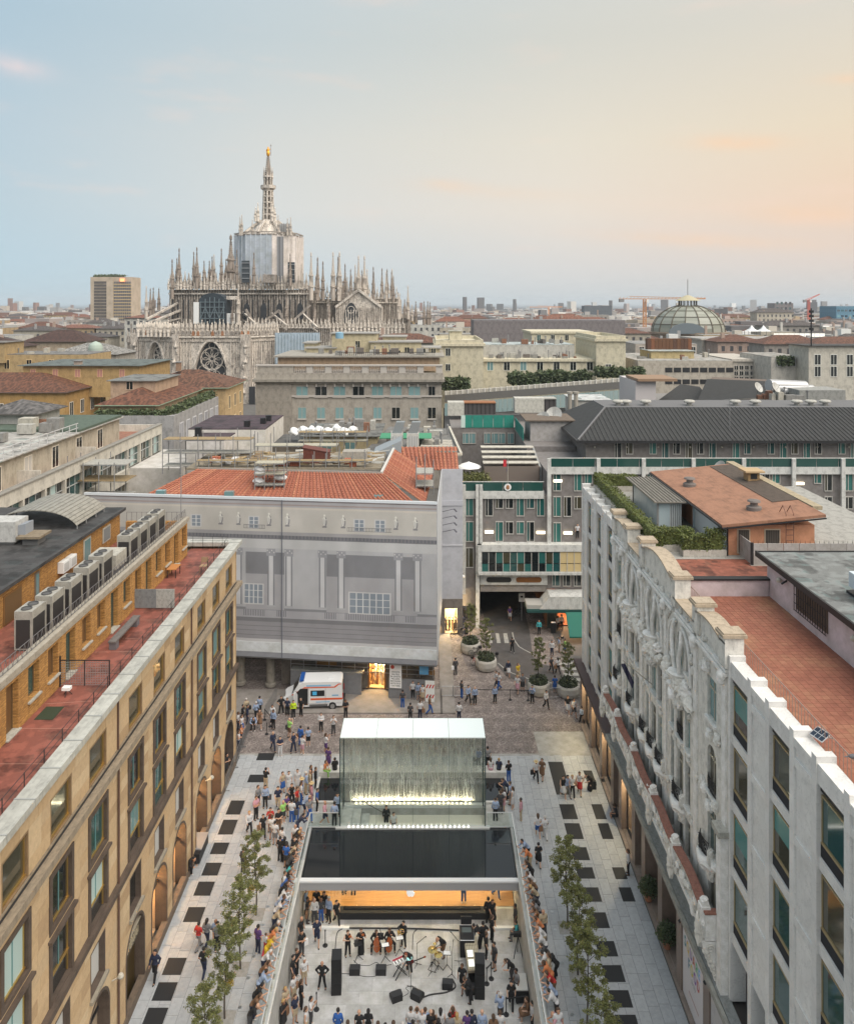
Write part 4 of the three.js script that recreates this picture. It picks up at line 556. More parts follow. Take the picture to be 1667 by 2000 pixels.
const pd=thing('pigeon','grey pigeon perched on the terrace railing','pigeon',[15.05,21.96,-27.2]);{const g=lump(51,3,0.06,1).clone();g.scale(0.17,0.08,0.075);g.translate(0,0.1,0);const hd=lump(52,2,0.05,1).clone();hd.scale(0.05,0.05,0.045);hd.translate(0.16,0.18,0);const tl=new THREE.BoxGeometry(0.16,0.015,0.06).toNonIndexed();tl.translate(-0.22,0.09,0);const bk=new THREE.ConeGeometry(0.015,0.05,6).toNonIndexed();bk.rotateZ(-1.57);bk.translate(0.22,0.18,0);part(pd,'body',mergeGeometries([g,hd,tl,bk]),mat([0.1,0.1,0.11]));for(const z of[-0.03,0.03])part(pd,'leg',gb().bar([0,0,z],[0,0.06,z],0.006),mat([0.4,0.15,0.1]));}
}
// foliage
function leafGeo(n,place,size,seedv,bend=0.4){
const s0=seed;seed=seedv;const p=[],no=[],uv=[],co=[];
for(let i=0;i<n;i++){
const c=place(),tn=rr(0.62,1.25),tw=rr(0.9,1.12);const l=size*rr(0.7,1.35),w=l*0.34,d=V(rr(-1,1),rr(-0.9,0.6),rr(-1,1)).normalize(),up=V(rr(-1,1),rr(-0.2,1),rr(-1,1)).normalize(),s=d.clone().cross(up).normalize(),nn=s.clone().cross(d).normalize();
const a=V(...c),t=a.clone().addScaledVector(d,l),m=a.clone().addScaledVector(d,l*0.45).addScaledVector(nn,-w*bend),L=m.clone().addScaledVector(s,w).addScaledVector(nn,w*bend),R=m.clone().addScaledVector(s,-w).addScaledVector(nn,w*bend);
for(const q of[a,L,t,a,t,R]){p.push(q.x,q.y,q.z);no.push(nn.x,nn.y,nn.z);uv.push(q.x,q.y);co.push(tn*tw,tn,tn*0.95);}
}
seed=s0;const g=new THREE.BufferGeometry();g.setAttribute('position',new THREE.Float32BufferAttribute(p,3));g.setAttribute('normal',new THREE.Float32BufferAttribute(no,3));g.setAttribute('uv',new THREE.Float32BufferAttribute(uv,2));g.setAttribute('color',new THREE.Float32BufferAttribute(co,3));return g;
}
const leafM=(c,k=0.3)=>{const m=mat(c,{rough:0.75,trans:k,two:true,vc:true});return m;};
const LEAF={tree:leafM([0.17,0.185,0.055]),treeB:leafM([0.19,0.205,0.06]),hedge:leafM([0.115,0.14,0.03],0.2),dark:leafM([0.08,0.11,0.045],0.2),grassy:leafM([0.07,0.09,0.045],0.25),yellow:leafM([0.5,0.36,0.03])};
function treeVariant(sv,h,R,n){
const s0=seed;seed=sv;const tr=gb(),tips=[];const lean=rr(-0.12,0.12),lz=rr(-0.12,0.12);
const tp=(t)=>[lean*t+0.05*Math.sin(t*6),h*t,lz*t+0.05*Math.cos(t*5)];
for(let i=0;i<9;i++)tr.bar(tp(i/9),tp((i+1)/9),0.055*(1-i/10.5),7,0.055*(1-(i+1)/10.5));
const N=30;for(let i=0;i<N;i++){const t=lerp(0.3,0.97,i/N),a=i*2.4+rr(-0.4,0.4),b=tp(t),prof=Math.sin(Math.PI*Math.pow((t-0.24)/0.82,0.75)),l=R*(0.26+0.66*prof)*rr(0.6,1.12),e=[b[0]+Math.cos(a)*l,b[1]+l*rr(0.25,0.7),b[2]+Math.sin(a)*l];tr.bar(b,e,0.018,5,0.006);for(let k=0;k<5;k++){const q=rr(0.35,1.05);tips.push([lerp(b[0],e[0],q)+rr(-0.12,0.12),lerp(b[1],e[1],q)+rr(-0.12,0.12),lerp(b[2],e[2],q)+rr(-0.12,0.12),rr(0.07,0.2)]);}}
for(let k=0;k<6;k++){const b=tp(rr(0.9,1.03));tips.push([b[0],b[1],b[2],0.16]);}
seed=s0;const place=()=>{const t=pick(tips),r=t[3]*Math.cbrt(rnd());const a=rr(0,6.28),c=rr(-1,1),s=Math.sqrt(1-c*c);return[t[0]+r*s*Math.cos(a),t[1]+r*c*0.8,t[2]+r*s*Math.sin(a)];};
return{trunk:tr.geo(),crown:leafGeo(n,place,0.08,sv+9),sprig:leafGeo(Math.round(n/45),()=>{const t=tips[7];return[t[0]+rr(-0.2,0.2),t[1]+rr(-0.1,0.25),t[2]+rr(-0.2,0.2)];},0.09,sv+4)};
}
const TV=[treeVariant(101,5.1,1.1,8200),treeVariant(202,5.2,1.15,8600),treeVariant(303,5.0,1.05,7800)],barkM=mat([0.09,0.075,0.06],{map:'grain',size:0.3,bump:0.01});
function tree(label,x,z,v,ry,s=1,group){const t=thing('young_oak',label,'tree',[x,0,z],ry,group);t.scale.setScalar(s);part(t,'trunk',TV[v].trunk,barkM);part(t,'crown',TV[v].crown,v===1?LEAF.treeB:LEAF.tree);if(v!==1)part(t,'yellow_sprig',TV[v].sprig,LEAF.yellow);return t;}
{
const f=(u,v)=>gnd(u,v);const pit=(p)=>part(plaza,'tree_pit',gb().box(p.x-0.5,p.x+0.5,-0.02,0.005,p.z-0.5,p.z+0.5),mat([0.3,0.3,0.29],{map:'blotch',size:0.8}));
[[500,1786,0,0.3,'slender young tree on left side of plaza, farthest of its row'],[468,1893,1,2.1,'slender young tree on left side of plaza, second of its row'],[440,1990,0,4,'slender young tree with yellow sprig, third of left row'],[402,2120,2,1,'slender young tree at the bottom edge, nearest of left row']].forEach(([u,v,k,r,s])=>{const p=f(u,v);pit(p);tree(s,p.x,p.z,k,r,1,'young trees along the plaza');});
[[1106,1812,1,0.9,'slender young tree on right side of plaza, farthest of its row'],[1128,1905,0,3,'slender young tree on right side of plaza, second of its row'],[1147,2010,1,5,'slender young tree on right side of plaza, third of its row'],[1178,2150,2,2,'slender young tree at the bottom edge, nearest of right row']].forEach(([u,v,k,r,s])=>{const p=f(u,v);pit(p);tree(s,p.x,p.z,k,r,k===1?1.06:1,'young trees along the plaza');});
const pot=gb().lathe(0,0,[[0.82,0],[1.0,0.12],[1.12,0.5],[1.1,0.95],[1.02,1.12],[0.92,1.12],[0.9,0.98],[0,0.98]],24).geo();
const under=leafGeo(900,()=>{const a=rr(0,6.28),r=Math.sqrt(rnd())*0.85;return[r*Math.cos(a),1+rr(0,0.75)*(1-r*0.4),r*Math.sin(a)];},0.22,77,0.2);
[[918,1273,2,'round concrete planter with tree, farthest left by the bicycles'],[949,1306,0,'round concrete planter with tree right of the parked bicycles'],[1051,1353,1,'round concrete planter with bushy tree in the cobbled street'],[1109,1358,2,'round concrete planter with tree at the striped crossing']].forEach(([u,v,k,s])=>{
const p=f(u,v),t=thing('tree_planter',s,'planter',[p.x,0,p.z],k*1.3+u,'concrete planters in the street');part(t,'pot',pot,mat([0.5,0.485,0.45],{map:'blotch',size:1.6}));part(t,'soil',gb().lathe(0,0,[[0.9,1.0],[0,1.0]],16),mat([0.04,0.03,0.02]));part(t,'underplanting',under,LEAF.grassy);const tr=part(t,'trunk',TV[k].trunk,barkM);tr.position.y=0.9;tr.scale.setScalar(0.85);const c=part(t,'crown',TV[k].crown,LEAF.tree);c.position.y=0.9;c.scale.setScalar(0.85);
});
const sh=leafGeo(1300,()=>{const a=rr(0,6.28),c=rr(-0.7,1),r=Math.cbrt(rnd())*0.6;const s=Math.sqrt(1-c*c);return[r*s*Math.cos(a),0.85+r*c,r*s*Math.sin(a)];},0.13,55);
for(const[x,d,s]of[[14.05,48.9,'bushy dark shrub in terracotta pot beside the shop pillar'],[14.1,45.3,'dark leafy shrub in pot half behind the shop pillar']]){const t=thing('potted_shrub',s,'shrub',[x,0.18,-d]);part(t,'pot',gb().lathe(0,0,[[0.2,0],[0.3,0.45],[0.33,0.45],[0.33,0.5],[0,0.5]],14),mat([0.36,0.15,0.08]));part(t,'foliage',sh,LEAF.dark);}
}
function hedge(label,x0,x1,y,h,d0,d1,n,box=true){
const t=thing('roof_hedge',label,'hedge',[(x0+x1)/2,y,-(d0+d1)/2]),w=(x1-x0)/2,l=(d1-d0)/2;const nl=Math.round(n*Math.max(w,0.5)*Math.max(l,0.5)*13);
part(t,'foliage',leafGeo(nl,()=>{const f=Math.floor(rr(0,3));const q=[rr(-w,w),rr(0.42,h),rr(-l,l)];const e=()=>pick([-1,1]);if(f===0)q[0]=e()*(w-rr(0,0.14));else if(f===1)q[1]=h-rr(0,0.12)+0.06*Math.sin(q[0]*5+q[2]*3);else q[2]=e()*(l-rr(0,0.14));return q;},0.13,900+Math.round(x0*10+d0)),LEAF.hedge);
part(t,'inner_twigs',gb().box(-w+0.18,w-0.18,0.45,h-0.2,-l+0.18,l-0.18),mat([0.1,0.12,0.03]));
if(box)part(t,'planter_box',gb().box(-w-0.02,w+0.02,0,0.44,-l-0.02,l+0.02),mat([0.55,0.53,0.5],{map:'grime',size:1.5}));return t;
}
hedge('long clipped hedge along the white parapet of the penthouse deck',14.95,15.7,21.5,1.5,51.3,69.3,80);hedge('clipped hedge across the near end of the glazed pavilion',15.75,17.9,21.5,1.5,51.6,52.4,300);hedge('lower clipped hedge in white trough nearest the tiled terrace',16.8,18.4,21.5,1.35,50.5,51.2,330);hedge('taller loose hedge in white trough by the salmon wall',18.45,19.6,21.5,1.75,50.5,51.2,300);hedge('clipped hedge at the far end of the penthouse deck',15.8,18.6,21.5,1.4,68.4,69.3,250);
// sunken court, store front, glass fountain box
{
const F=SUNK.y,concrete=mat([0.5,0.5,0.49],{map:'blotch',size:2.4,rough:0.7});
const court=struct('court_floor',gb().box(-8.45,6.0,F-0.25,F-0.012,-24,-60),mat([0.2,0.2,0.2],{map:'grain',size:1}));
{const L=[],tones=[0.46,0.5,0.54,0.48].map((k)=>mat([k*0.96,k*0.975,k*0.985],{map:'blotch',size:2.2,rough:0.6}));for(let d=40;d<53;d+=0.9)for(let x=-8.45-(Math.round(d/0.9)%2)*0.7;x<6;x+=1.45){const a=Math.max(-8.44,x),b=Math.min(5.99,x+1.442);if(b-a<0.1)continue;L.push({b:[a,b,F-0.03,F,-d-0.004,-Math.min(53,d+0.896)],k:rnd(),w:(b-a)/d});}pieces(court,'paving_slab',L,tones,mat([1,1,1],{vc:true,map:'blotch',size:2.2}),300);}
const stepM=mat([0.47,0.47,0.46],{map:'blotch',size:2});const st=struct('granite_steps',gb().box(-8.44,5.99,F-0.2,F-0.02,-28,-40),stepM);for(let k=0;k<10;k++)part(st,'step',gb().box(-8.44,5.99,F-0.01,F+0.33*(k+1),-(39.6-k*1.1),-(39.6-k*1.1-1.095)),stepM);
for(const[x0,x1,s]of[[-8.8,-8.45,'left'],[6.0,6.35,'right']]){const w=thing('court_wall',`pale concrete retaining wall on the ${s} side of the sunken court`,'wall');for(let d=26;d<52.6;d+=3.3)part(w,'wall_panel',gb().box(x0,x1,F-0.2,-0.05,-d-0.003,-Math.min(52.7,d+3.297)),concrete);part(w,'wall_cap',gb().box(x0-0.02,x1+0.02,-0.049,0.012,-26,-52.7),mat([0.62,0.62,0.6],{map:'blotch',size:2}));}
const clear=mat([0.94,0.98,0.97],{rough:0.01,trans:1});
const bal=(label,pts)=>{const t=thing('glass_balustrade',label,'balustrade');for(let i=0;i+1<pts.length;i++){const[a,b]=pts[i],[c,d]=pts[i+1],l=Math.hypot(c-a,d-b),n=Math.max(1,Math.round(l/2.2));for(let k=0;k<n;k++){const p=(q)=>[lerp(a,c,(k+q)/n),lerp(b,d,(k+q)/n)],[x0,z0]=p(0.01),[x1,z1]=p(0.99),tx=Math.abs(c-a)<0.01?0.012:0,tz=tx?0:0.012;part(t,'glass_panel',gb().box(Math.min(x0,x1)-tx,Math.max(x0,x1)+tx,0.02,1.04,-Math.min(z0,z1)+tz,-Math.max(z0,z1)-tz),clear);}part(t,'handrail',gb().bar([a,1.07,-b],[c,1.07,-d],0.028),mat([0.62,0.63,0.62],{rough:0.3,metal:0.5}));part(t,'base_shoe',gb().bar([a,0.03,-b],[c,0.03,-d],0.04),mat([0.5,0.51,0.51],{rough:0.4,metal:0.4}));}};
bal('glass balustrade with steel rail along the left edge of the court',[[-8.55,26],[-8.55,56.0],[-6.5,56.0]]);bal('glass balustrade with steel rail along the right edge of the court',[[6.1,26],[6.1,56.0],[4.3,56.0]]);
const stone=mat([0.014,0.015,0.017],{rough:0.35,map:'grain',size:0.8}),water=mat([0.012,0.014,0.016],{rough:0.04});
const P=thing('roof_pool','black reflecting pool on the store roof in front of the glass box','pool');part(P,'pool_bed',gb().box(-8.4,5.95,-0.6,-0.09,-51.05,-56.05),stone);part(P,'water',gb().box(-8.38,5.93,-0.089,-0.06,-51.07,-56.0),water);
part(P,'fascia_beam',gb().box(-8.44,5.99,-0.62,-0.1,-50.75,-51.04),mat([0.36,0.36,0.37],{rough:0.4,metal:0.2}));part(P,'fascia_lip',gb().box(-8.44,5.99,-0.098,0.02,-50.7,-51.04),mat([0.6,0.61,0.62],{rough:0.35}));
const S=thing('lit_store','glass store front with lit wooden interior under the roof pool','shopfront'),wood=mat([0.5,0.27,0.1],{map:'wood',size:2,rough:0.45});
part(S,'wood_floor',gb().box(-8.4,5.95,F,F+0.03,-52.85,-60),wood);part(S,'back_wall',gb().box(-8.44,5.99,F,-0.65,-60,-60.2),mat([0.5,0.36,0.22],{map:'wood',size:2}));part(S,'ceiling',gb().box(-8.44,5.99,-0.66,-0.61,-51.06,-60.2),mat([0.6,0.57,0.5]));part(S,'side_wall',gb().box(-8.6,-8.451,F,-0.6,-52.7,-60.2),concrete);part(S,'side_wall',gb().box(6.001,6.15,F,-0.6,-52.7,-60.2),concrete);
for(let k=0;k<6;k++){const a=lerp(-8.4,5.95,k/6),b=lerp(-8.4,5.95,(k+1)/6);part(S,'glass_pane',gb().box(a+0.01,b-0.01,F+0.03,-0.67,-52.6,-52.63),clear);}
for(const d of[53.6,56.4,58.9]){part(S,'ceiling_lamp',gb().box(-7.6,5.1,-0.7,-0.665,-d+0.15,-d-0.15),mat([1,0.9,0.75],{emit:[1,0.78,0.5],power:4.5}));const l=new THREE.RectAreaLight(new THREE.Color(1,0.74,0.42),8,12.7,0.3);l.position.set(-1.2,-0.72,-d);l.lookAt(-1.2,-10,-d);scene.add(l);}
part(S,'entry_bench',gb().box(-6.0,4.1,F,F+0.45,-51.7,-52.3),stone);part(S,'entry_bench_top',gb().box(-5.7,3.6,F+0.451,F+0.5,-52.0,-52.25),mat([0.02,0.02,0.022],{rough:0.2}));
for(let k=0;k<10;k++)part(S,'floor_lamp',gb().lathe(-6+k*1.15,-52.45,[[0.06,0],[0.06,0.03],[0,0.03]],8,F+0.03),mat([1,0.8,0.5],{emit:[1,0.7,0.35],power:6}));
part(S,'door_track',gb().box(-8.44,-5.2,F,F+0.09,-50.9,-51.1),M.white);part(S,'door_track',gb().box(4.3,5.99,F,F+0.09,-50.9,-51.1),M.white);
for(const[x,d]of[[-7.2,57.5],[-4.6,57.5],[-2,57.5],[0.8,57.5],[3.4,57.5]]){const t=thing('display_table',['first','second','third','fourth','fifth'][Math.round((x+7.2)/2.65)]+' oak display table from the left inside the store','table',[x,F+0.03,-d]);part(t,'top',gb().box(-0.9,0.9,0.82,0.9,-0.5,0.5),wood);for(const a of[-0.8,0.8])for(const b of[-0.4,0.4])part(t,'leg',gb().box(a-0.05,a+0.05,0,0.82,b-0.05,b+0.05),wood);}
{
const sh=new THREE.Shape();sh.moveTo(0,0.34);sh.bezierCurveTo(0.12,0.36,0.2,0.42,0.32,0.36);sh.bezierCurveTo(0.4,0.32,0.42,0.28,0.42,0.27);sh.bezierCurveTo(0.3,0.2,0.26,0.04,0.34,-0.06);sh.bezierCurveTo(0.38,-0.12,0.42,-0.14,0.46,-0.15);sh.bezierCurveTo(0.4,-0.36,0.28,-0.54,0.17,-0.54);sh.bezierCurveTo(0.08,-0.54,0.06,-0.49,-0.02,-0.49);sh.bezierCurveTo(-0.1,-0.49,-0.12,-0.54,-0.2,-0.54);sh.bezierCurveTo(-0.36,-0.54,-0.62,0.06,-0.4,0.3);sh.bezierCurveTo(-0.26,0.44,-0.12,0.34,0,0.34);
const lf=new THREE.Shape();lf.moveTo(0,0.4);lf.bezierCurveTo(-0.01,0.52,0.08,0.64,0.19,0.66);lf.bezierCurveTo(0.21,0.54,0.12,0.42,0,0.4);
const white=mat([0.9,0.9,0.9],{emit:[1,1,1],power:0.16});const t=thing('store_emblem','glowing white bitten apple emblem on the store glass','logo',[-1.16,-1.95,-52.45]);for(const[s,n]of[[sh,'fruit'],[lf,'leaf']]){const g=new THREE.ExtrudeGeometry(s,{depth:0.09,bevelEnabled:false,curveSegments:8});g.scale(0.6,0.6,1);part(t,n,g,white);}
}
// glass box
const bx0=-6.4,bx1=4.2,z0=56.1,z1=58.65,top=6.45;
const B=thing('glass_fountain_box','tall glass fountain box lit from below in the middle of the plaza','fountain');
const pane=mat([0.95,0.985,0.98],{rough:0.015,trans:1});
for(let k=0;k<4;k++){const a=lerp(bx0,bx1,k/4),b=lerp(bx0,bx1,(k+1)/4);part(B,'front_pane',gb().box(a+0.012,b-0.012,0.02,top,-z0,-z0-0.03),pane);}
const wet=mat([0.93,0.95,0.94],{rough:0.05,trans:0.84,map:'marble',size:2.6,bump:0.03,bumpMap:'grime'});
for(let k=0;k<4;k++){const a=lerp(bx0,bx1,k/4),b=lerp(bx0,bx1,(k+1)/4);part(B,'water_wall_pane',gb().box(a+0.012,b-0.012,0.02,top,-z1,-z1-0.03),wet);part(B,'roof_pane',gb().box(a+0.012,b-0.012,top+0.002,top+0.06,-z0+0.02,-z1-0.05),mat([0.8,0.88,0.88],{rough:0.35,trans:0.12}));}
part(B,'side_pane',gb().box(bx0-0.03,bx0,0.02,top,-z0,-z1),pane);part(B,'side_pane',gb().box(bx1,bx1+0.03,0.02,top,-z0,-z1),pane);
for(const x of[bx0,bx1])for(const z of[z0,z1])part(B,'corner_joint',gb().box(x-0.035,x+0.035,0,top,-z+0.035,-z-0.035),mat([0.02,0.045,0.045],{rough:0.3}));
for(let k=1;k<4;k++)part(B,'pane_joint',gb().box(lerp(bx0,bx1,k/4)-0.01,lerp(bx0,bx1,k/4)+0.01,0,top,-z0-0.005,-z0-0.026),mat([0.03,0.06,0.06]));
const thr=gb();for(let i=0;i<760;i++){const x=rr(bx0+0.4,bx1-0.6);let y=rr(0.4,top-0.2),px=x;const n=3+rnd()*4|0;for(let k=0;k<n;k++){const nx=px+rr(-0.06,0.06),ny=y-rr(0.12,0.4);if(ny<0.05)break;thr.bar([px,y,-z1+0.012],[nx,ny,-z1+0.012],rr(0.004,0.011));px=nx;y=ny;}}
const tm=part(B,'water_threads',thr,mat([0.85,0.84,0.8],{rough:0.15,trans:0.25}));tm.userData.kind='stuff';
const rowLamp=gb().lathe(0,0,[[0.05,0],[0.05,0.03],[0.03,0.05],[0,0.055]],9).geo(),hot=mat([1,0.9,0.7],{emit:[1,0.82,0.5],power:3}),cool=mat([1,0.97,0.92],{emit:[1,0.95,0.88],power:2.2});
for(let k=0;k<27;k++){placed(B,'water_lamp',rowLamp,hot,-5.45+k*0.333,0.14,-z1+0.16);placed(B,'rim_lamp',rowLamp,cool,-5.75+k*0.335,0.04,-z0+0.1);}
{const l=new THREE.RectAreaLight(new THREE.Color(1,0.84,0.56),15,9.2,0.16);l.position.set(-1.15,0.22,-z1+0.2);l.lookAt(-1.15,10,-z1-0.6);scene.add(l);}
part(B,'lamp_trough',gb().box(bx0+0.05,bx1-0.05,-0.1,0.13,-z1+0.35,-z1+0.04),mat([0.5,0.51,0.5],{rough:0.4}));
part(B,'rim',gb().box(bx0-0.3,bx1+0.3,-0.08,0.035,-z0+0.25,-z0-0.1),mat([0.55,0.56,0.55],{rough:0.4,metal:0.3}));
for(let k=0;k<8;k++)part(B,'stair_tread',gb().box(-5.6+k*0.62,-5.0+k*0.62,-0.7-k*0.4,-0.06-k*0.36,-z0-0.3,-z1+0.45),mat([0.5,0.51,0.5],{map:'blotch',size:1.5}));
part(B,'stair_wall',gb().box(bx0,bx1,F,-0.11,-z1+0.36,-z1+0.1),mat([0.4,0.4,0.385],{map:'blotch',size:2}));part(B,'stair_landing',gb().box(bx0,-5.62,-0.5,-0.05,-z0-0.12,-z1+0.36),mat([0.5,0.51,0.5],{map:'blotch',size:1.5}));
part(B,'stair_rail',gb().path([[-5.6,0.95,-z1+0.6],[-1.5,-1.3,-z1+0.6],[0.6,-1.3,-z1+0.6],[2.0,-2.2,-z1+0.6]],0.03,6),mat([0.12,0.11,0.1],{metal:0.6,rough:0.4}));
// rear pool with white stone rims
const R=thing('rear_pool','black water pool with pale stone rims behind the glass box','pool'),rim=mat([0.6,0.6,0.585],{map:'blotch',size:1.5,rough:0.5});
part(R,'pool_bed',gb().box(-8.8,6.35,-0.5,-0.03,-58.75,-63.5),stone);part(R,'water',gb().box(-8.6,6.15,-0.029,0.02,-58.9,-61.8),water);
part(R,'stone_bench',gb().box(-8.75,6.3,-0.02,0.45,-61.85,-62.8),rim);part(R,'dark_bed',gb().box(-8.6,6.15,-0.02,0.06,-62.85,-63.45),stone);part(R,'rim',gb().box(-8.78,-8.6,-0.03,0.12,-58.75,-61.84),rim);part(R,'rim',gb().box(6.15,6.33,-0.03,0.12,-58.75,-61.84),rim);part(R,'rim',gb().box(-8.78,bx0-0.1,-0.03,0.12,-58.65,-58.85),rim);part(R,'rim',gb().box(bx1+0.1,6.33,-0.03,0.12,-58.65,-58.85),rim);
part(plaza,'deck_slab',gb().box(-8.8,bx0-0.06,-0.2,-0.002,-56.1,-58.6),mat([0.43,0.43,0.42],{map:'blotch',size:2}));part(plaza,'deck_slab',gb().box(bx1+0.06,6.35,-0.2,-0.002,-56.1,-58.6),mat([0.43,0.43,0.42],{map:'blotch',size:2}));
part(plaza,'edge_slab',gb().box(-8.8,-8.45,-0.2,-0.004,-52.72,-56.08),concrete);part(plaza,'edge_slab',gb().box(6,6.35,-0.2,-0.004,-52.72,-56.08),concrete);
}
// wrapped building and grey office behind the plaza
{
const T=thing('wrapped_building','building wrapped in grey printed scaffold sheeting with red tile roof','building');
const A=V(0.85,0,-73),Bp=V(-34.3,0,-76.8),dir=A.clone().sub(Bp).normalize(),L=A.distanceTo(Bp),ang=Math.atan2(-dir.z,dir.x);
const fr=new THREE.Group();
const mtx=new THREE.Matrix4().makeRotationY(ang).setPosition(Bp);const W=(g)=>{const q=g.geo();q.applyMatrix4(mtx);return q;};
const c=document.createElement('canvas');c.width=2048;c.height=1024;const x=c.getContext('2d'),sx=2048/35.4,sy=1024/13.9,X=(u)=>(PX(u,74.5)+34.4)*sx,Y=(v)=>(19.2-PY(v,73.6))*sy;
x.fillStyle='#b6b7be';x.fillRect(0,0,2048,1024);
const band=(v0,v1,col)=>{x.fillStyle=col;x.fillRect(0,Y(v0),2048,Y(v1)-Y(v0));};
band(975,1000,'#a2a2aa');band(982,985,'#837c80');band(990,993,'#978e8f');band(996,1000,'#bdb9b5');band(1000,1045,'#b3b1b0');band(1045,1052,'#94949a');band(1052,1060,'#6f7078');band(1060,1078,'#b0b2b8');band(1078,1200,'#a6a8b0');
for(let u=160;u<870;u+=7){x.fillStyle='#585a63';x.fillRect(X(u),Y(1052),2.2*2,Y(1058)-Y(1052));}
band(1196,1201,'#7e8088');band(1201,1216,'#9c9da6');band(1216,1224,'#74757c');band(1224,1258,'#8b8b93');for(const v of[1232,1241,1250])band(v,v+1,'#6e6f77');
for(const[u0,u1]of[[478,556],[640,818]]){const g=x.createLinearGradient(0,0,0,1);x.fillStyle='#797b83';x.fillRect(X(u0),Y(1086),X(u1)-X(u0),Y(1128)-Y(1086));x.fillStyle='#9a9ba3';x.fillRect(X(u0),Y(1128),X(u1)-X(u0),Y(1200)-Y(1128));x.fillStyle='#777983';x.fillRect(X(u0),Y(1128),X(u1)-X(u0),5);}
const win=(u0,u1,v0,v1,n)=>{x.fillStyle='#b9bac0';x.fillRect(X(u0)-8,Y(v0)-8,X(u1)-X(u0)+16,Y(v1)-Y(v0)+16);x.fillStyle='#7d8795';x.fillRect(X(u0),Y(v0),X(u1)-X(u0),Y(v1)-Y(v0));x.fillStyle='#c6c8ce';for(let k=1;k<n;k++)x.fillRect(X(lerp(u0,u1,k/n))-3,Y(v0),6,Y(v1)-Y(v0));x.fillRect(X(u0),Y(lerp(v0,v1,0.3)),X(u1)-X(u0),4);x.fillRect(X(u0),Y(lerp(v0,v1,0.65)),X(u1)-X(u0),4);};
win(476,512,1151,1188,4);win(686,764,1160,1199,6);for(const u of[368,486,696,737])win(u,u+17,1017,1038,2);
x.fillStyle='#3d3f48';for(const[u0,u1]of[[474,517],[681,768]]){x.fillRect(X(u0),Y(1032),X(u1)-X(u0),2);x.fillRect(X(u0),Y(1039),X(u1)-X(u0),2);for(let u=u0;u<u1;u+=3)x.fillRect(X(u),Y(1032),1.5,Y(1039)-Y(1032));}
const colm=(u,v0,v1)=>{const w=7;x.fillStyle='#7b7d86';x.fillRect(X(u-w),Y(v0),X(u+w)-X(u-w),Y(v1)-Y(v0));x.fillStyle='#b9bbc3';x.fillRect(X(u-w*0.6),Y(v0),(X(u+w)-X(u-w))*0.6,Y(v1)-Y(v0));x.fillStyle='#8d8f98';x.fillRect(X(u-9),Y(v0-14),X(u+9)-X(u-9),Y(v0)-Y(v0-14));x.fillStyle='#c2c3c9';for(let k=0;k<4;k++)x.fillRect(X(u-8+k*4.4),Y(v0-12+(k%2)*4),5,9);x.fillStyle='#9fa1a9';x.fillRect(X(u-9),Y(v1-3),X(u+9)-X(u-9),Y(v1)-Y(v1-3));};
for(const u of[463,529,565,632,669,781,818])colm(u,1093,1194);
for(const u of[427,463,525,562,636,673,776,814]){const X0=X(u),h=Y(1032)-Y(1008),y0=Y(1008);x.fillStyle='#7d7d84';x.fillRect(X0-13,y0+h*0.96,26,h*0.12);x.beginPath();x.ellipse(X0+2,y0+h*0.6,12,h*0.42,0,0,7);x.fill();x.fillStyle='#d2d2d0';x.beginPath();x.ellipse(X0,y0+h*0.08,5.5,8,0,0,7);x.fill();x.beginPath();x.ellipse(X0-1,y0+h*0.55,8,h*0.38,0,0,7);x.fill();x.fillStyle='#93939a';for(let k=0;k<3;k++)x.fillRect(X0-5+k*4,y0+h*0.35+k*5,1.6,h*0.45);x.fillStyle='#c4c4c4';x.fillRect(X0-15,y0+h*0.32,9,5);x.fillRect(X0+6,y0+h*0.4,9,5);}
x.fillStyle='#54565f';for(const[u0,u1]of[[474,515],[541,560],[637,660],[677,775],[795,814]])for(let u=u0;u<u1;u+=3.4)x.fillRect(X(u),Y(1201),3,Y(1213)-Y(1201));
const id=x.getImageData(0,0,2048,1024);for(let i=0;i<id.data.length;i+=4){const px=(i/4)%2048,py=(i/4)/2048|0,k=0.94+0.14*fbm(px/90,py/160,1<<16,3,2)+0.05*(hash(px,py,2)-0.5);for(let q=0;q<3;q++)id.data[i+q]=Math.min(255,id.data[i+q]*k*[0.985,0.98,0.955][q]);}x.putImageData(id,0,0);
const t=new THREE.CanvasTexture(c);t.colorSpace=THREE.SRGBColorSpace;const printM=new THREE.MeshStandardMaterial({map:t,roughness:0.75});
const w0=5.3,w1=19.2;
const NS=9;for(let k=0;k<NS;k++){const a=L*k/NS,b=L*(k+1)/NS,g=new THREE.PlaneGeometry(b-a,w1-w0,8,10),p=g.attributes.position,uv=g.attributes.uv;for(let i=0;i<p.count;i++){const lx=p.getX(i)+(a+b)/2,ly=p.getY(i)+(w0+w1)/2;uv.setXY(i,lx/L,(ly-w0)/(w1-w0));p.setXYZ(i,lx,ly,0.05*Math.sin(Math.PI*(lx-a)/(b-a))*(0.6+0.4*Math.sin(ly*1.7+k)));}g.computeVertexNormals();g.applyMatrix4(mtx);part(T,'printed_sheet',g,printM);}
const sheet=mat([0.5,0.52,0.56],{map:'net',size:3,rough:0.7});
part(T,'white_band',W(gb().box(0,L,4.35,w0+0.01,0.02,0.06)),mat([0.66,0.7,0.73],{map:'blotch',size:4,rough:0.6}));part(T,'grey_band',W(gb().box(0,L,3.85,4.35,0.01,0.05)),mat([0.3,0.31,0.34],{map:'net',size:3}));
part(T,'top_hem',W(gb().box(0,L,19.15,19.4,-0.05,0.08)),mat([0.6,0.64,0.68]));
part(T,'sheet_cable',W(gb().bar([20.3,3.8,0.1],[20.3,19.2,0.1],0.04,6)),mat([0.12,0.13,0.16]));
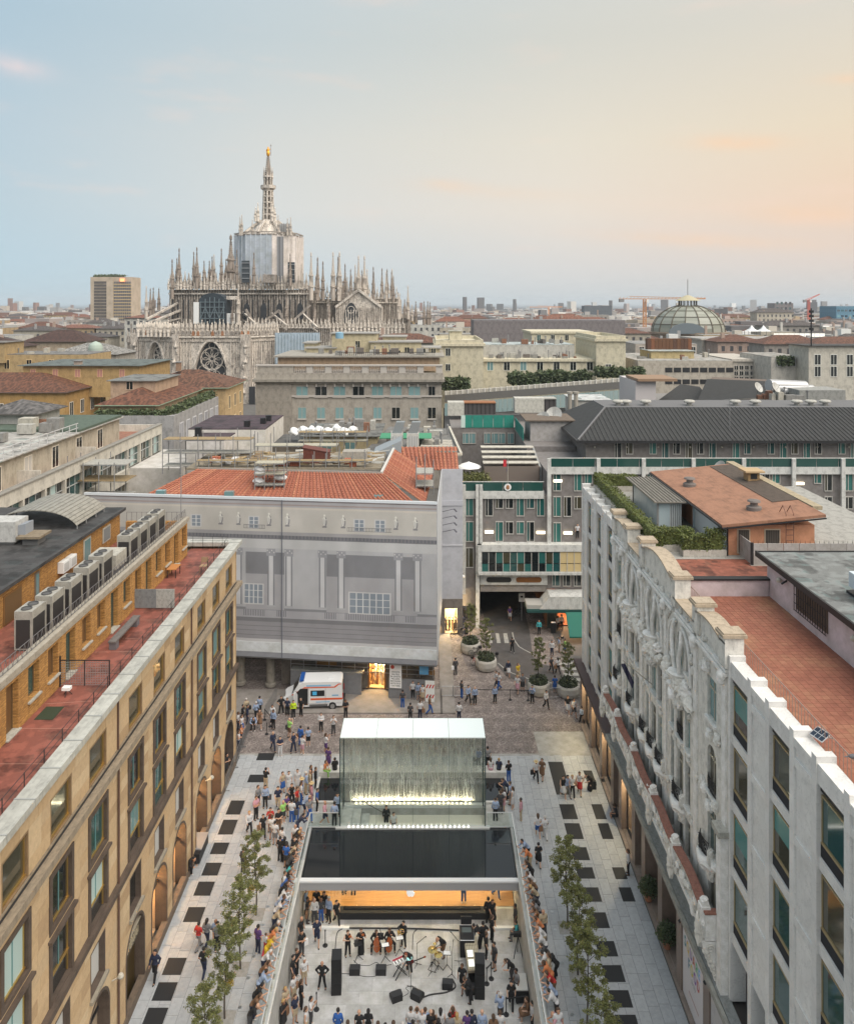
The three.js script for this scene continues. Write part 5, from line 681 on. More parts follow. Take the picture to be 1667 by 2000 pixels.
part(T,'scaffold_deck',W(gb().box(0,L,3.7,3.84,-1.7,0)),mat([0.12,0.12,0.12]));
part(T,'rear_wall',W(gb().box(0,L-0.4,3.7,18.9,-2.2,-1.7)),mat([0.3,0.29,0.28]));
part(T,'side_sheet',gb().ext([[73,3.9],[89,3.9],[89,19.1],[73,19.2]],0,0.06,(a,b,q)=>[0.87+(a-73)*0.045+q,b,-a]),mat([0.58,0.6,0.63],{map:'net',size:3}));
part(T,'rear_sheet',gb().box(1.6,4.05,4.1,19.1,-89,-89.15),mat([0.48,0.49,0.53],{map:'net',size:3}));part(T,'rear_cornice',gb().box(1.6,4.06,14.9,15.5,-88.9,-88.99),mat([0.4,0.41,0.45]));part(T,'rear_cornice',gb().box(1.6,4.06,10.2,10.4,-88.92,-88.99),mat([0.42,0.43,0.46]));
for(let k=0;k<4;k++)part(T,'bracket_lamp',gb().bar([1.7,14.3-k*0.75,-88.6+k*0.1],[3.0,14.9-k*0.75,-87.5+k*0.1],0.03).bar([3.0,14.9-k*0.75,-87.5+k*0.1],[3.3,14.6-k*0.75,-87.4+k*0.1],0.07),mat([0.12,0.12,0.14]));
const base=mat([0.22,0.2,0.185],{map:'grime',size:2});part(T,'ground_wall',W(gb().box(19.5,28.3,0.1,3.7,-2.8,-2.4)),base);part(T,'ground_wall',W(gb().box(30.1,L-0.5,0.1,3.7,-2.8,-2.4)),base);part(T,'portico_wall',W(gb().box(0,19.5,0.1,3.7,-8,-7.6)),base);
for(let k=0;k<6;k++)part(T,'portico_column',W(gb().lathe(3+k*3.1,-2.0,[[0.55,0.1],[0.55,0.35],[0.42,0.45],[0.4,3.5],[0.5,3.7]],14)),mat([0.33,0.31,0.28],{map:'grime',size:1.5}));
const hd=mat([0.24,0.245,0.26],{rough:0.6,map:'grain',size:2});for(let k=0;k<5;k++)part(T,'hoarding_panel',W(gb().box(20.8+k*1.42,22.21+k*1.42,0.1,2.15,-1.2,-1.14)),hd);for(let k=0;k<4;k++)part(T,'hoarding_panel',W(gb().box(30.6+k*1.0,31.59+k*1.0,0.1,2.0,-0.9,-0.84)),hd);
part(T,'plywood_sheet',W(gb().box(23.2,25.3,2.5,3.6,-1.7,-1.66)),mat([0.42,0.26,0.11],{map:'wood',size:2}));part(T,'plywood_sheet',W(gb().box(33.4,35,2.1,2.6,-1.7,-1.66)),mat([0.4,0.24,0.1],{map:'wood',size:2}));part(T,'blue_poster',W(gb().box(33.6,34.5,2.55,3.5,-0.8,-0.77)),mat([0.12,0.35,0.6]));
for(let k=0;k<12;k++){const q=20.8+k*1.28;part(T,'scaffold_tube',W(gb().bar([q,2.0,-1.25],[q,3.7,-1.25],0.03,5)),M.steel);}for(const y of[2.3,2.75])part(T,'scaffold_tube',W(gb().bar([20.8,y,-1.2],[L-0.5,y,-1.2],0.03,5)),M.steel);part(T,'scaffold_board',W(gb().box(20.8,28,2.16,2.22,-1.9,-1.1)),mat([0.4,0.42,0.42],{map:'grime',size:1}));
const s=part(T,'boutique',W(gb().box(28.3,28.45,0.2,3.6,-3.2,-2.3).box(29.95,30.1,0.2,3.6,-3.2,-2.3).box(28.45,29.95,3.3,3.6,-3.2,-2.3)),mat([0.28,0.13,0.04],{rough:0.4}));
part(s,'interior',W(gb().box(28.1,30.3,0.15,0.25,-5,-2.39).box(28.1,30.3,0.25,3.6,-5.1,-5)),mat([0.6,0.42,0.22]));
part(s,'lamp_strip',W(gb().box(28.5,29.9,3.2,3.26,-3.4,-3.1)),mat([1,0.8,0.5],{emit:[1,0.7,0.32],power:7}));{const l=new THREE.PointLight(new THREE.Color(1,0.72,0.36),18);l.position.copy(V(29.2,2.9,-3.0).applyMatrix4(mtx));l.shadow.radius=6;scene.add(l);}
for(let k=0;k<6;k++)part(s,'mannequin',W(gb().lathe(28.65+k*0.23,-3.1-0.35*(k%2),[[0.1,0.2],[0.14,0.8],[0.1,1.2],[0.17,1.55],[0.05,1.72],[0.08,1.85],[0,1.98]].map(([r,h])=>[r,h+(k%2)*0.5]),8)),mat(pick([[0.7,0.68,0.6],[0.6,0.45,0.3],[0.75,0.75,0.72],[0.35,0.2,0.1]])));
const s2=part(T,'boutique',gb().box(1.6,2.0,0.1,4.1,-88.9,-89.2).box(3.4,4.05,0.1,4.1,-88.9,-89.2).box(2.0,3.4,3.0,4.1,-88.9,-89.2),base);part(s2,'interior',gb().box(1.9,3.5,0.1,0.2,-88.95,-91).box(1.8,3.6,0.1,3.2,-91,-91.2),mat([0.6,0.44,0.26]));part(s2,'lamp_strip',gb().box(2.1,3.3,2.85,2.9,-89.6,-89.9),mat([1,0.8,0.5],{emit:[1,0.72,0.38],power:7}));{const l=new THREE.PointLight(new THREE.Color(1,0.74,0.4),24);l.position.set(2.7,2.5,-89.6);l.shadow.radius=6;scene.add(l);}for(let k=0;k<4;k++)part(s2,'mannequin',gb().lathe(2.15+k*0.37,-89.6,[[0.1,0.2],[0.14,0.8],[0.1,1.2],[0.17,1.5],[0.05,1.66],[0.08,1.8],[0,1.9]],8),mat(pick([[0.72,0.7,0.65],[0.1,0.09,0.08],[0.5,0.35,0.2]])));
{const c2=document.createElement('canvas');c2.width=256;c2.height=512;const y=c2.getContext('2d');y.fillStyle='#e8e8e8';y.fillRect(0,0,256,512);y.fillStyle='#b8402e';y.beginPath();y.arc(60,70,42,0,7);y.fill();y.fillStyle='#333';y.font='bold 44px sans-serif';y.textAlign='center';['CREDITO','VALTELL','IN QUESTO','PALAZZO','RESTAURO','ARTISTICO','CULTURA'].forEach((s,i)=>y.fillText(s,128,190+i*48,220));const tt=new THREE.CanvasTexture(c2);tt.colorSpace=THREE.SRGBColorSpace;const p=thing('notice_panel','tall white notice panel with red emblem right of the lit boutique','sign');const g=new THREE.PlaneGeometry(1.15,2.35);g.translate(31.3,2.3,-0.72);g.applyMatrix4(mtx);part(p,'face',g,new THREE.MeshStandardMaterial({map:tt,roughness:0.6}));part(p,'board',W(gb().box(30.72,31.88,1.12,3.48,-0.8,-0.725)),M.white);
const q=thing('chevron_panel','white panel with red diagonal stripes at the scaffold corner','sign');part(q,'board',W(gb().box(34.2,35.1,0.1,2.1,-0.55,-0.5)),M.white);for(const y0 of[0.45,1.4])for(let k=0;k<3;k++)part(q,'red_stripe',W(gb().ext([[34.25+k*0.28,y0],[34.4+k*0.28,y0],[34.55+k*0.28,y0+0.35],[34.4+k*0.28,y0+0.35]].map(([a,b])=>[Math.min(a,35.09),b]),-0.499,-0.49,(a,b,z)=>[a,b,z])),mat([0.5,0.06,0.05]));}
// tile roof: courses of half-round tiles
const tileM=[[0.38,0.135,0.08],[0.42,0.155,0.09],[0.33,0.115,0.07],[0.45,0.19,0.11],[0.39,0.15,0.095]].map((q)=>mat(q,{map:'blotch',size:1.4,rough:0.75}));
const slope=(name,a,b,c2,d,step=0.42)=>{
const P=(s,r,lift)=>{const e=a.clone().lerp(b,s),f=d.clone().lerp(c2,s);return e.lerp(f,r);};const n=Math.max(2,Math.round(a.distanceTo(b)/step));const nn=b.clone().sub(a).cross(d.clone().sub(a)).normalize();if(nn.y<0)nn.negate();
const g0=gb().quad(a.toArray(),b.toArray(),c2.toArray(),d.toArray());part(T,'roof_deck',g0,tileM[2]);
const tot=Math.round(d.distanceTo(a)/0.5);
for(let i=0;i<n;i++){const g=gb();for(let k=0;k<tot;k++){const p0=P((i+0.5)/n,k/tot).addScaledVector(nn,0.03),p1=P((i+0.5)/n,(k+1)/tot).addScaledVector(nn,0.0);p0.addScaledVector(nn,rr(-0.012,0.02));g.bar(p1.toArray(),p0.toArray(),0.1,6,0.115);}part(T,'tile_row',g,pick(tileM));}};
const q=(u,v,D)=>at(u,v,D);const l2w=(x_,y_,z_)=>V(x_,y_,z_).applyMatrix4(mtx);
slope('f',l2w(5.2,18.7,-1.9),l2w(L-2.2,18.7,-1.9),V(-4.75,20.55,-80),V(-24.6,20.55,-82.3),0.45);
slope('r',V(-0.3,18.7,-75.0),V(0.6,18.7,-88.5),V(-4.0,20.9,-91.6),V(-4.75,20.55,-80),0.45);
slope('b',V(-3.0,18.9,-89.6),V(3.6,18.9,-89.6),V(3.6,20.6,-95),V(-3.9,20.85,-93.5),0.45);
part(T,'ridge_flashing',gb().bar([-4.8,20.65,-80],[-4.05,21.0,-91.6],0.13),mat([0.5,0.49,0.46]));part(T,'ridge_flashing',gb().bar([-4.8,20.62,-80],[-24.6,20.62,-82.3],0.1),mat([0.3,0.27,0.24]));
for(const[u,v,D]of[[315,966,77.6],[448,968,77.2],[739,975,76.6]]){const p=q(u,v,D);part(T,'skylight',gb().box(p.x-0.45,p.x+0.45,p.y,p.y+0.45,p.z-0.3,p.z+0.3),M.glassPale);}
for(const[u,v,D]of[[786,950,83],[779,963,80]]){const p=q(u,v,D);part(T,'skylight',gb().bar([p.x-0.5,p.y+0.35,p.z-0.2],[p.x+0.4,p.y+0.02,p.z+0.2],0.12),M.white);}
part(T,'attic_block',gb().box(-24.6,-4.9,18,20.4,-82.6,-92).box(-4.2,3.6,18,20.3,-93.6,-97),mat([0.3,0.29,0.27],{map:'grime',size:3}));
}
{// grey office with white columns, glazed gallery and road passage
const T=thing('grey_office','grey granite office with white columns, teal windows and road passage','building');const gr=mat([0.215,0.2,0.195],{map:'blotch',size:2,rough:0.75}),wh=mat([0.7,0.72,0.73],{map:'grime',size:2.2,rough:0.55}),D=91,s=D/FOC,gx=(u)=>PX(u,D),gy=(v)=>PY(v,D);
const x0=gx(903),xm=gx(1068),x1=gx(1667)+6,yL=15.4,yR=18.3;
part(T,'front_wall',gb().box(x0,xm-0.02,4.9,yL,-D-0.3,-D-3),gr);part(T,'front_wall',gb().box(xm,x1,4.4,yR,-D-0.3,-D-14),gr);part(T,'left_pier',gb().box(x0,gx(937),2.4,4.9,-D-0.3,-D-3),gr);
part(T,'soffit_beam',gb().ext([[gx(938),gy(1157)],[gx(1067),gy(1157)],[gx(1067),gy(1140)],[gx(1056),gy(1122)],[gx(938),gy(1122)]],-D-0.25,-D-1,(a,b,q)=>[a,b,q]),mat([0.3,0.28,0.265],{map:'blotch',size:2}));
part(T,'arch_panel',gb().box(gx(937),gx(1068),gy(1142),gy(1120),-D+0.05,-D-0.24),wh);for(const[a,b,c]of[[949,998,[0.02,0.02,0.02]],[1007,1057,[0.2,0.08,0.02]]])part(T,'rounded_slot',gb().ext((()=>{const P=[],r=(gy(1127)-gy(1137))/2,y=gy(1132);for(let i=0;i<=8;i++){const t=Math.PI/2+Math.PI*i/8;P.push([gx(a)+r+r*Math.cos(t),y+r*Math.sin(t)]);}for(let i=0;i<=8;i++){const t=-Math.PI/2+Math.PI*i/8;P.push([gx(b)-r+r*Math.cos(t),y+r*Math.sin(t)]);}return P;})(),-D+0.06,-D+0.1,(p,q,z)=>[p,q,z]),mat(c));
part(T,'passage_wall',gb().box(gx(938)-0.4,gx(938)-0.1,0,4.9,-D-3,-118),gr);part(T,'passage_wall',gb().box(gx(1068),gx(1068)+0.3,0,5,-D-0.5,-118),mat([0.26,0.12,0.05],{map:'marble',size:2,rough:0.4}));part(T,'passage_ceiling',gb().box(gx(938)-0.4,gx(1068),4.9,5.1,-D-3.01,-118),mat([0.08,0.07,0.06]));part(T,'passage_end',gb().box(gx(938)-0.4,gx(1068)+0.3,0,5,-118,-118.3),gr);
part(T,'white_band',gb().box(x0,xm-0.4,15.2,16.1,-D+0.1,-D-0.29),wh);part(T,'white_band',gb().box(xm+0.4,x1,18.1,18.95,-D+0.1,-D-0.29),wh);
for(const u of[905,932,938,1071,1167,1255,1352,1450,1547,1643])part(T,'white_column',gb().box(gx(u)-0.22,gx(u)+0.22,u<910?4:u<1000?(u===932?0:8.2):u<1080?8.2:0,u<1000?16.9:20.0,-D+0.38,-D+0.11),wh);
const green=mat([0.02,0.07,0.06],{rough:0.1,coat:0.5});for(let k=0;k<4;k++)part(T,'glass_parapet',gb().box(lerp(x0,xm-0.5,k/4)+0.03,lerp(x0,xm-0.5,(k+1)/4)-0.03,16.12,17.15,-D+0.02,-D-0.02),green);for(let k=0;k<16;k++)part(T,'glass_parapet',gb().box(lerp(xm+0.4,x1,k/16)+0.03,lerp(xm+0.4,x1,(k+1)/16)-0.03,18.97,19.95,-D+0.02,-D-0.02),green);
part(T,'parapet_rail',gb().box(x0,xm-0.4,17.16,17.24,-D+0.05,-D-0.05),wh);part(T,'parapet_rail',gb().box(xm+0.4,x1,19.96,20.04,-D+0.05,-D-0.05),wh);
const fw=mat([0.42,0.41,0.38],{rough:0.5}),frameG=(h)=>gb().box(-0.47,0.47,-0.05,0.03,0,0.12).box(-0.47,0.47,h-0.05,h+0.04,0,0.12).box(-0.47,-0.4,0.03,h-0.05,0,0.12).box(0.4,0.47,0.03,h-0.05,0,0.12).box(-0.16,-0.08,0.03,h-0.05,0,0.1).geo(),fT=frameG(2.35),fS=frameG(1.45),pA=gb().box(-0.4,-0.16,0.03,1,0.01,0.04).geo(),pB=gb().box(-0.08,0.4,0.03,1,0.01,0.04).geo();
const gl=[M.glassDark,M.glassDark,mat([0.025,0.115,0.105],{rough:0.15,coat:0.4}),M.glassOlive,M.glassTeal,mat([0.035,0.145,0.13],{rough:0.3})];
const win=(u,vTop,tall)=>{const h=tall?2.35:1.45,w=part(T,'window',tall?fT:fS,fw);w.position.set(gx(u),gy(vTop)-h,-D-0.299);const m=pick(gl);for(const p of[pA,pB]){const q=part(w,'pane',p,p===pA?m:pick([m,m,M.glassDark]));q.scale.y=h-0.08;q.position.y=0.02;}};
for(const[u,t0,t1]of[[917,1,1],[955,1,0],[975,0,1],[995,0,0],[1016,1,0],[1036,0,1],[1056,1,0]]){win(u,970,t0);if(u!==955&&u!==1056)win(u,1020,t1);}win(917,1071,1);
for(const v of[921,971,1022])for(let u=1088;u<1680;u+=20.4){const near=[1071,1167,1255,1352,1450,1547,1643].some((c)=>Math.abs(c-u)<12);if(near||hash(u|0,v,3)<0.22)continue;win(u,v,hash(u|0,v)<0.55);}
for(const u of[1086,1107,1128])win(u,1122,0);
const lampM=mat([1,0.9,0.7],{emit:[1,0.86,0.6],power:1.1});for(const[u,v]of[[955,1040],[1056,1041],[1109,1042],[1089,940],[1562,945],[1504,944],[1583,996]])part(T,'wall_lamp',gb().box(gx(u)-0.5,gx(u)+0.5,gy(v)-0.14,gy(v)+0.14,-D-0.299,-D-0.1),lampM);
const gv0=1075,gv1=1112;part(T,'gallery_roof',gb().ext([[gx(932),gy(1060)],[gx(1145),gy(1060)],[gx(1145),gy(1073)],[gx(940),gy(1073)]],-D-0.3,-D+0.9,(a,b,q)=>[a,b,q]),wh);part(T,'gallery_sill',gb().box(gx(933),gx(1145),gy(1118),gy(1112.5),-D-0.3,-D+0.95),wh);part(T,'gallery_end',gb().box(gx(932),gx(939),gy(1116),gy(1060),-D-0.29,-D+0.89),wh);
for(let k=0;k<15;k++){const a=lerp(939,1146,k/15),b=lerp(939,1146,(k+1)/15),m=k>10?mat([0.4,0.32,0.17],{emit:[0.9,0.66,0.32],power:0.05,rough:0.3}):gl[(k*7)%6];part(T,'gallery_pane',gb().box(gx(a)+0.04,gx(b)-0.04,gy(1096),gy(gv0),-D+0.7,-D+0.74),m);part(T,'gallery_pane',gb().box(gx(a)+0.04,gx(b)-0.04,gy(gv1),gy(1097.5),-D+0.7,-D+0.74),k>10?m:gl[(k*5+2)%6]);part(T,'gallery_mullion',gb().box(gx(a)-0.04,gx(a)+0.04,gy(gv1),gy(gv0),-D+0.68,-D+0.8),fw);}
part(T,'gallery_back',gb().box(gx(939),gx(1146),gy(1112),gy(1074),-D-0.29,-D+0.2),gr);
part(T,'cafe_wall',gb().box(gx(1068),gx(1087),0,4.0,-D+0.3,-D-0.28),mat([0.06,0.075,0.068],{map:'marble',size:1.5,rough:0.3}));part(T,'cafe_canopy',gb().ext([[gx(1048),gy(1176)],[gx(1140),gy(1176)],[gx(1140),gy(1152)],[gx(1068),gy(1152)]],-D-0.2,-D+2.2,(a,b,q)=>[a,b,q]),wh);part(T,'cafe_canopy_edge',gb().box(gx(1024),gx(1140),gy(1182),gy(1177),-D-0.1,-D+2.3),mat([0.01,0.06,0.055],{rough:0.6}));part(T,'canopy_tail',gb().box(gx(1024),gx(1055),gy(1176.5),gy(1169),-D-0.1,-D+2.0),mat([0.38,0.37,0.34]));
part(T,'cafe_interior',gb().box(gx(1087),22,0,0.1,-D-0.3,-D-6).box(gx(1087),22,0.1,3.9,-D-6,-D-6.2).box(gx(1087),22,3.9,4.3,-D-0.3,-D-6.2),mat([0.2,0.07,0.03]));for(let k=0;k<7;k++)part(T,'pendant_lamp',gb().lathe(gx(1092)+k*0.55,-D-1.2-(k%3)*0.7,[[0,0],[0.1,0.06],[0.12,0.16],[0,0.26]],8,2.2+(k%2)*0.5),mat([1,0.75,0.45],{emit:[1,0.6,0.28],power:4}));{const l=new THREE.PointLight(new THREE.Color(1,0.6,0.3),40);l.position.set(17.2,2.9,-D-2.2);l.shadow.radius=8;scene.add(l);}
solo('cafe_awning',gb().ext([[-88.6,2.7],[-86.2,0.9],[-86.2,0.75],[-88.6,2.58]],15.9,20,(a,b,q)=>[q,b,a]),mat([0.006,0.12,0.085],{rough:0.7}),'deep green sloping awning by the cafe at the white wing','awning');
const D2=98,hx=(u)=>PX(u,D2),hy=(v)=>PY(v,D2),e0=hx(1143),ey=hy(857);part(T,'setback_wall',gb().box(e0,80,17.5,ey,-D2,-116),mat([0.19,0.18,0.175],{map:'blotch',size:2}));
for(let u=1206;u<1680;u+=46)for(const o of[0,22]){if(hash(u,o)<0.15)continue;const w=part(T,'window',o?fS:fT,fw);w.position.set(hx(u+o),o?19.15:18.3,-D2+0.01);const m=pick(gl);for(const p of[pA,pB]){const q=part(w,'pane',p,m);q.scale.y=(o?1.45:2.35)-0.08;q.position.y=0.02;}}
for(let u=1160;u<1660;u+=62)part(T,'wall_lamp',gb().lathe(hx(u),-D2+0.12,[[0,0],[0.14,0.1],[0.1,0.25],[0,0.28]],8,19.9),M.offwhite);
const rm=mat([0.045,0.047,0.05],{rough:0.85,map:'grime',size:2.5}),rx=PX(1181,106),ry=PY(796,106),ex=e0-1.2,ez=-D2+1.2;part(T,'roof_slope',gb().quad([ex,ey,ez],[82,ey,ez],[82,ry,-106],[rx,ry,-106]),rm);part(T,'roof_slope',gb().quad([ex,ey,-118],[ex,ey,ez],[rx,ry,-106],[rx,ry,-114]),rm);part(T,'roof_flat',gb().box(rx,82,ry-0.2,ry+0.06,-106,-114),mat([0.13,0.13,0.135]));
for(let i=0;i<110;i++){const t=i/110,a=lerp(ex,82,t),b=Math.max(rx,a+(rx-ex)*(1-t)),f=a<rx?1:1;const xb=Math.max(a,a);const r=a<rx?(a-ex)/(rx-ex):1;part(T,'roof_seam',gb().bar([a,ey+0.03,ez],[a,lerp(ey,ry,r)+0.03,lerp(ez,-106,r)],0.045),rm);}
part(T,'eaves',gb().box(ex-0.2,82,ey-0.35,ey-0.005,ez+0.15,ez-1.1).box(ex-0.2,ex+1.1,ey-0.35,ey-0.005,ez-1.1,-117),M.darkMetal);part(T,'hip_cap',gb().bar([ex,ey+0.06,ez],[rx,ry+0.06,-106],0.1),mat([0.15,0.15,0.155]));
for(const u of[1206,1222,1260,1345,1435,1474,1555,1582,1610]){const p=V(PX(u,108),ry+0.06,-108);part(T,'roof_ventilator',gb().lathe(p.x,p.z,[[0.35,0],[0.35,0.35],[0.75,0.4],[0.8,0.6],[0.6,0.75],[0,0.8]],12,p.y),mat([0.5,0.5,0.48],{map:'grime',size:1}));}
part(T,'terrace_floor',gb().box(x0,xm,15.4,15.6,-D-0.31,-104),mat([0.2,0.18,0.17]));part(T,'lounge_wall',gb().box(gx(950),gx(1064),15.6,gy(925),-D-4,-D-9),mat([0.16,0.13,0.11]));for(let k=0;k<4;k++)part(T,'pergola_sheet',gb().box(gx(948)+k*0.02,gx(1062),gy(922)+0.18+k*0.35,gy(922)+0.26+k*0.35,-D-4-k*1.6,-D-5.35-k*1.6),mat([0.6,0.58,0.53],{map:'grime',size:2}));part(T,'lounge_side',gb().ext([[-D-4,15.6],[-D-10.5,15.6],[-D-10.5,19.4],[-D-4,18.1]],gx(1062),gx(1066),(a,b,q)=>[q,b,a]),mat([0.25,0.26,0.26]));
const D3=118;part(T,'rear_wing',gb().box(PX(880,D3),PX(1005,D3),8,PY(835,D3),-D3,-D3-10),gr);part(T,'rear_wing_side',gb().box(PX(1005,D3),20,8,19.0,-104,-D3-10),gr);for(let k=0;k<5;k++)part(T,'green_netting',gb().box(lerp(PX(902,D3),PX(1003,D3),k/5)+0.04,lerp(PX(902,D3),PX(1003,D3),(k+1)/5)-0.04,PY(835,D3),PY(811,D3),-D3+0.1,-D3),mat([0.02,0.26,0.2],{rough:0.6,map:'net',size:1}));part(T,'green_netting',gb().box(PX(1005,D3),PX(1005,D3)+0.08,19.1,20.9,-108,-D3),mat([0.015,0.2,0.16],{rough:0.6}));part(T,'green_netting',gb().box(PX(900,D3),PX(908,D3),PY(835,D3),PY(811,D3),-D3+0.12,-D3+0.16),mat([0.5,0.62,0.58]));for(const u of[909,922,951,966,980,997]){const w=part(T,'window',fS,fw);w.position.set(PX(u,D3),PY(866,D3),-D3+0.01);w.scale.setScalar(1.1);for(const p of[pA,pB]){const q=part(w,'pane',p,M.glassPale);q.scale.y=1.38;q.position.y=0.02;}}
part(T,'plant_room',gb().box(PX(1035,108),PX(1115,108),17,PY(822,108),-108,-114),mat([0.4,0.385,0.38],{map:'blotch',size:2}));part(T,'plant_room_roof',gb().box(PX(1025,108),PX(1122,108),PY(822,108),PY(820,108),-107.5,-114.5),mat([0.18,0.14,0.11],{map:'grime',size:2}));
}
// gothic cathedral (apse towards the viewer)
{
const T=thing('gothic_cathedral','pale gothic marble cathedral bristling with pinnacles and a tall spire','cathedral');
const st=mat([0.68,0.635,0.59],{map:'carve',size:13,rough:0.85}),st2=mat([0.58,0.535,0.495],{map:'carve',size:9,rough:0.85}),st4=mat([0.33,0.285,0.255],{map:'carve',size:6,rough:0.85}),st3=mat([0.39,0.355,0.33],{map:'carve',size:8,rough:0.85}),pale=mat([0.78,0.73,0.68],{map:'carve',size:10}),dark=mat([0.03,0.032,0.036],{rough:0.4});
const bx=(n,u0,u1,v0,v1,D,dep,m)=>part(T,n,gb().box(PX(u0,D),PX(u1,D),PY(v1,D),PY(v0,D),-D,-D-dep),m);
const pin=(()=>{const g=gb();g.lathe(0,0,[[0.085,0],[0.085,0.26],[0.11,0.27],[0.11,0.3],[0.075,0.31],[0.07,0.48],[0.09,0.49],[0.09,0.52],[0.05,0.54],[0.014,0.89],[0.032,0.9],[0.026,0.96],[0,1]],8);for(const[h,r,l]of[[0.26,0.085,0.2],[0.48,0.06,0.13]])for(let k=0;k<4;k++){const a=k*Math.PI/2+Math.PI/4;g.lathe(Math.cos(a)*r,Math.sin(a)*r,[[0.024,0],[0.024,l*0.4],[0.004,l],[0,l]],5,h);}for(let k=0;k<8;k++){const h=0.56+k*0.04,r=0.048-k*0.004;for(let q=0;q<4;q++){const a=q*Math.PI/2+k*0.4;g.bar([Math.cos(a)*r,h,Math.sin(a)*r],[Math.cos(a)*(r+0.016),h+0.012,Math.sin(a)*(r+0.016)],0.006);}}return g.geo();})();
const px=(x)=>250+x/2.778,py=(y)=>260+y/2.778;
const pinn=(x,yt,yb,D,m=st2,wide=1)=>{if(x>930&&x<1480&&yb<900)yb=905+(x-930)*0.03;const b=at(px(x),py(yb),D),h=PY(py(yt),D)-b.y;placed(T,'pinnacle',pin,m,b.x,b.y,b.z,Math.min(Math.max(h*0.55,8),19)*wide,h,Math.min(Math.max(h*0.55,8),19)*wide,rnd()*0.4);};
const crestG=gb().ext([[-0.5,0],[0.5,0],[0.34,0.42],[0.2,0.4],[0,1],[-0.2,0.4],[-0.34,0.42]],-0.12,0.12,(a,b,q)=>[a,b,q],[[[-0.22,0.06],[0.22,0.06],[0.14,0.3],[0,0.45],[-0.14,0.3]]]).geo();
const crest=(a,b,step,h,m=st)=>{const n=Math.round(a.distanceTo(b)/step),ry=Math.atan2(-(b.z-a.z),b.x-a.x);for(let i=0;i<n;i++){const p=a.clone().lerp(b,(i+0.5)/n);placed(T,'cresting_gablet',crestG,m,p.x,p.y,p.z,step*0.98,h*rr(0.9,1.08),3,ry);}};
// apse: three facets
const A=[V(-118.5,0,-312),V(-98,0,-300),V(-71,0,-300),V(-61,0,-313)],wy=26.6;
const arch=(w,h,n=10)=>{const P=[[-w/2,0],[w/2,0]],sp=h-w*0.82;P.push([w/2,sp]);for(let i=1;i<=n;i++){const t=i/n;P.push([w/2-w/2*t*t*0.35-w/2*0.65*t,sp+(h-sp)*Math.sin(t*Math.PI/2)]);}for(let i=n-1;i>=0;i--){const t=i/n;P.push([-(w/2-w/2*t*t*0.35-w/2*0.65*t),sp+(h-sp)*Math.sin(t*Math.PI/2)]);}return P;};
const facet=(a,b,holes)=>{const l=a.distanceTo(b),ry=Math.atan2(-(b.z-a.z),b.x-a.x),m=new THREE.Matrix4().makeRotationY(ry).setPosition(a);const g=gb().ext([[0,0],[l,0],[l,wy],[0,wy]],-3,0,(p,q,r)=>[p,q,r],holes.map(([c,y,w,h])=>arch(w,h).map(([p,q])=>[p+c,q+y]))).geo();g.applyMatrix4(m);part(T,'apse_wall',g,st);return{l,m,ry};};
const tracery=(f,c,y,w,h)=>{
const g=gb().ext(arch(w,h).map(([p,q])=>[p+c,q+y]),-2.4,-2.2,(p,q,r)=>[p,q,r]).geo();g.applyMatrix4(f.m);const gl=part(T,'great_window',g,dark);
const ring=(cx,cy,r,t,n=20)=>{const q=gb();for(let i=0;i<n;i++){const a0=i/n*6.2832,a1=(i+1)/n*6.2832;q.bar([cx+r*Math.cos(a0),cy+r*Math.sin(a0),-1.9],[cx+r*Math.cos(a1),cy+r*Math.sin(a1),-1.9],t);}const o=q.geo();o.applyMatrix4(f.m);part(gl,'tracery',o,pale);};
const bar=(x0,y0,x1,y1,t)=>{const o=gb().bar([x0,y0,-1.9],[x1,y1,-1.9],t).geo();o.applyMatrix4(f.m);part(gl,'mullion',o,pale);};
const R=w*0.36,cy=y+h-w*0.55;ring(c,cy,R,0.18,28);ring(c,cy,R*0.2,0.14,12);for(let k=0;k<8;k++){const a=k*Math.PI/4+0.39;ring(c+Math.cos(a)*R*0.62,cy+Math.sin(a)*R*0.62,R*0.34,0.11,14);}for(const s of[-1,1]){ring(c+s*w*0.27,cy-R*1.05,w*0.17,0.11,14);ring(c+s*w*0.13,cy-R*1.4,w*0.12,0.1,12);}ring(c,cy+R*1.22,w*0.1,0.1,10);
for(let k=1;k<8;k++)bar(c-w/2+w*k/8,y,c-w/2+w*k/8,cy-R*1.25,0.12);for(const q of[0.2,0.42])bar(c-w/2,y+h*q,c+w/2,y+h*q,0.1);
const P=arch(w*1.08,h+w*0.05);const o=gb();for(let i=2;i+1<P.length;i++)o.bar([P[i][0]+c,P[i][1]+y,0.2],[P[i+1][0]+c,P[i+1][1]+y,0.2],0.35);const og=o.geo();og.applyMatrix4(f.m);part(gl,'hood_mould',og,pale);};
const H1=[[12.0,2,9.6,21.6]],H2=[[13.3,1,12.2,23]],H3=[];
const f1=facet(A[0],A[1],H1),f2=facet(A[1],A[2],H2),f3=facet(A[2],A[3],H3);H1.forEach((q)=>tracery(f1,...q));H2.forEach((q)=>tracery(f2,...q));
const fl=(f,n,x,y0,y1,w,p,m)=>{const g=gb().box(x-w/2,x+w/2,y0,y1,0.01,p).geo();g.applyMatrix4(f.m);return part(T,n,g,m);};
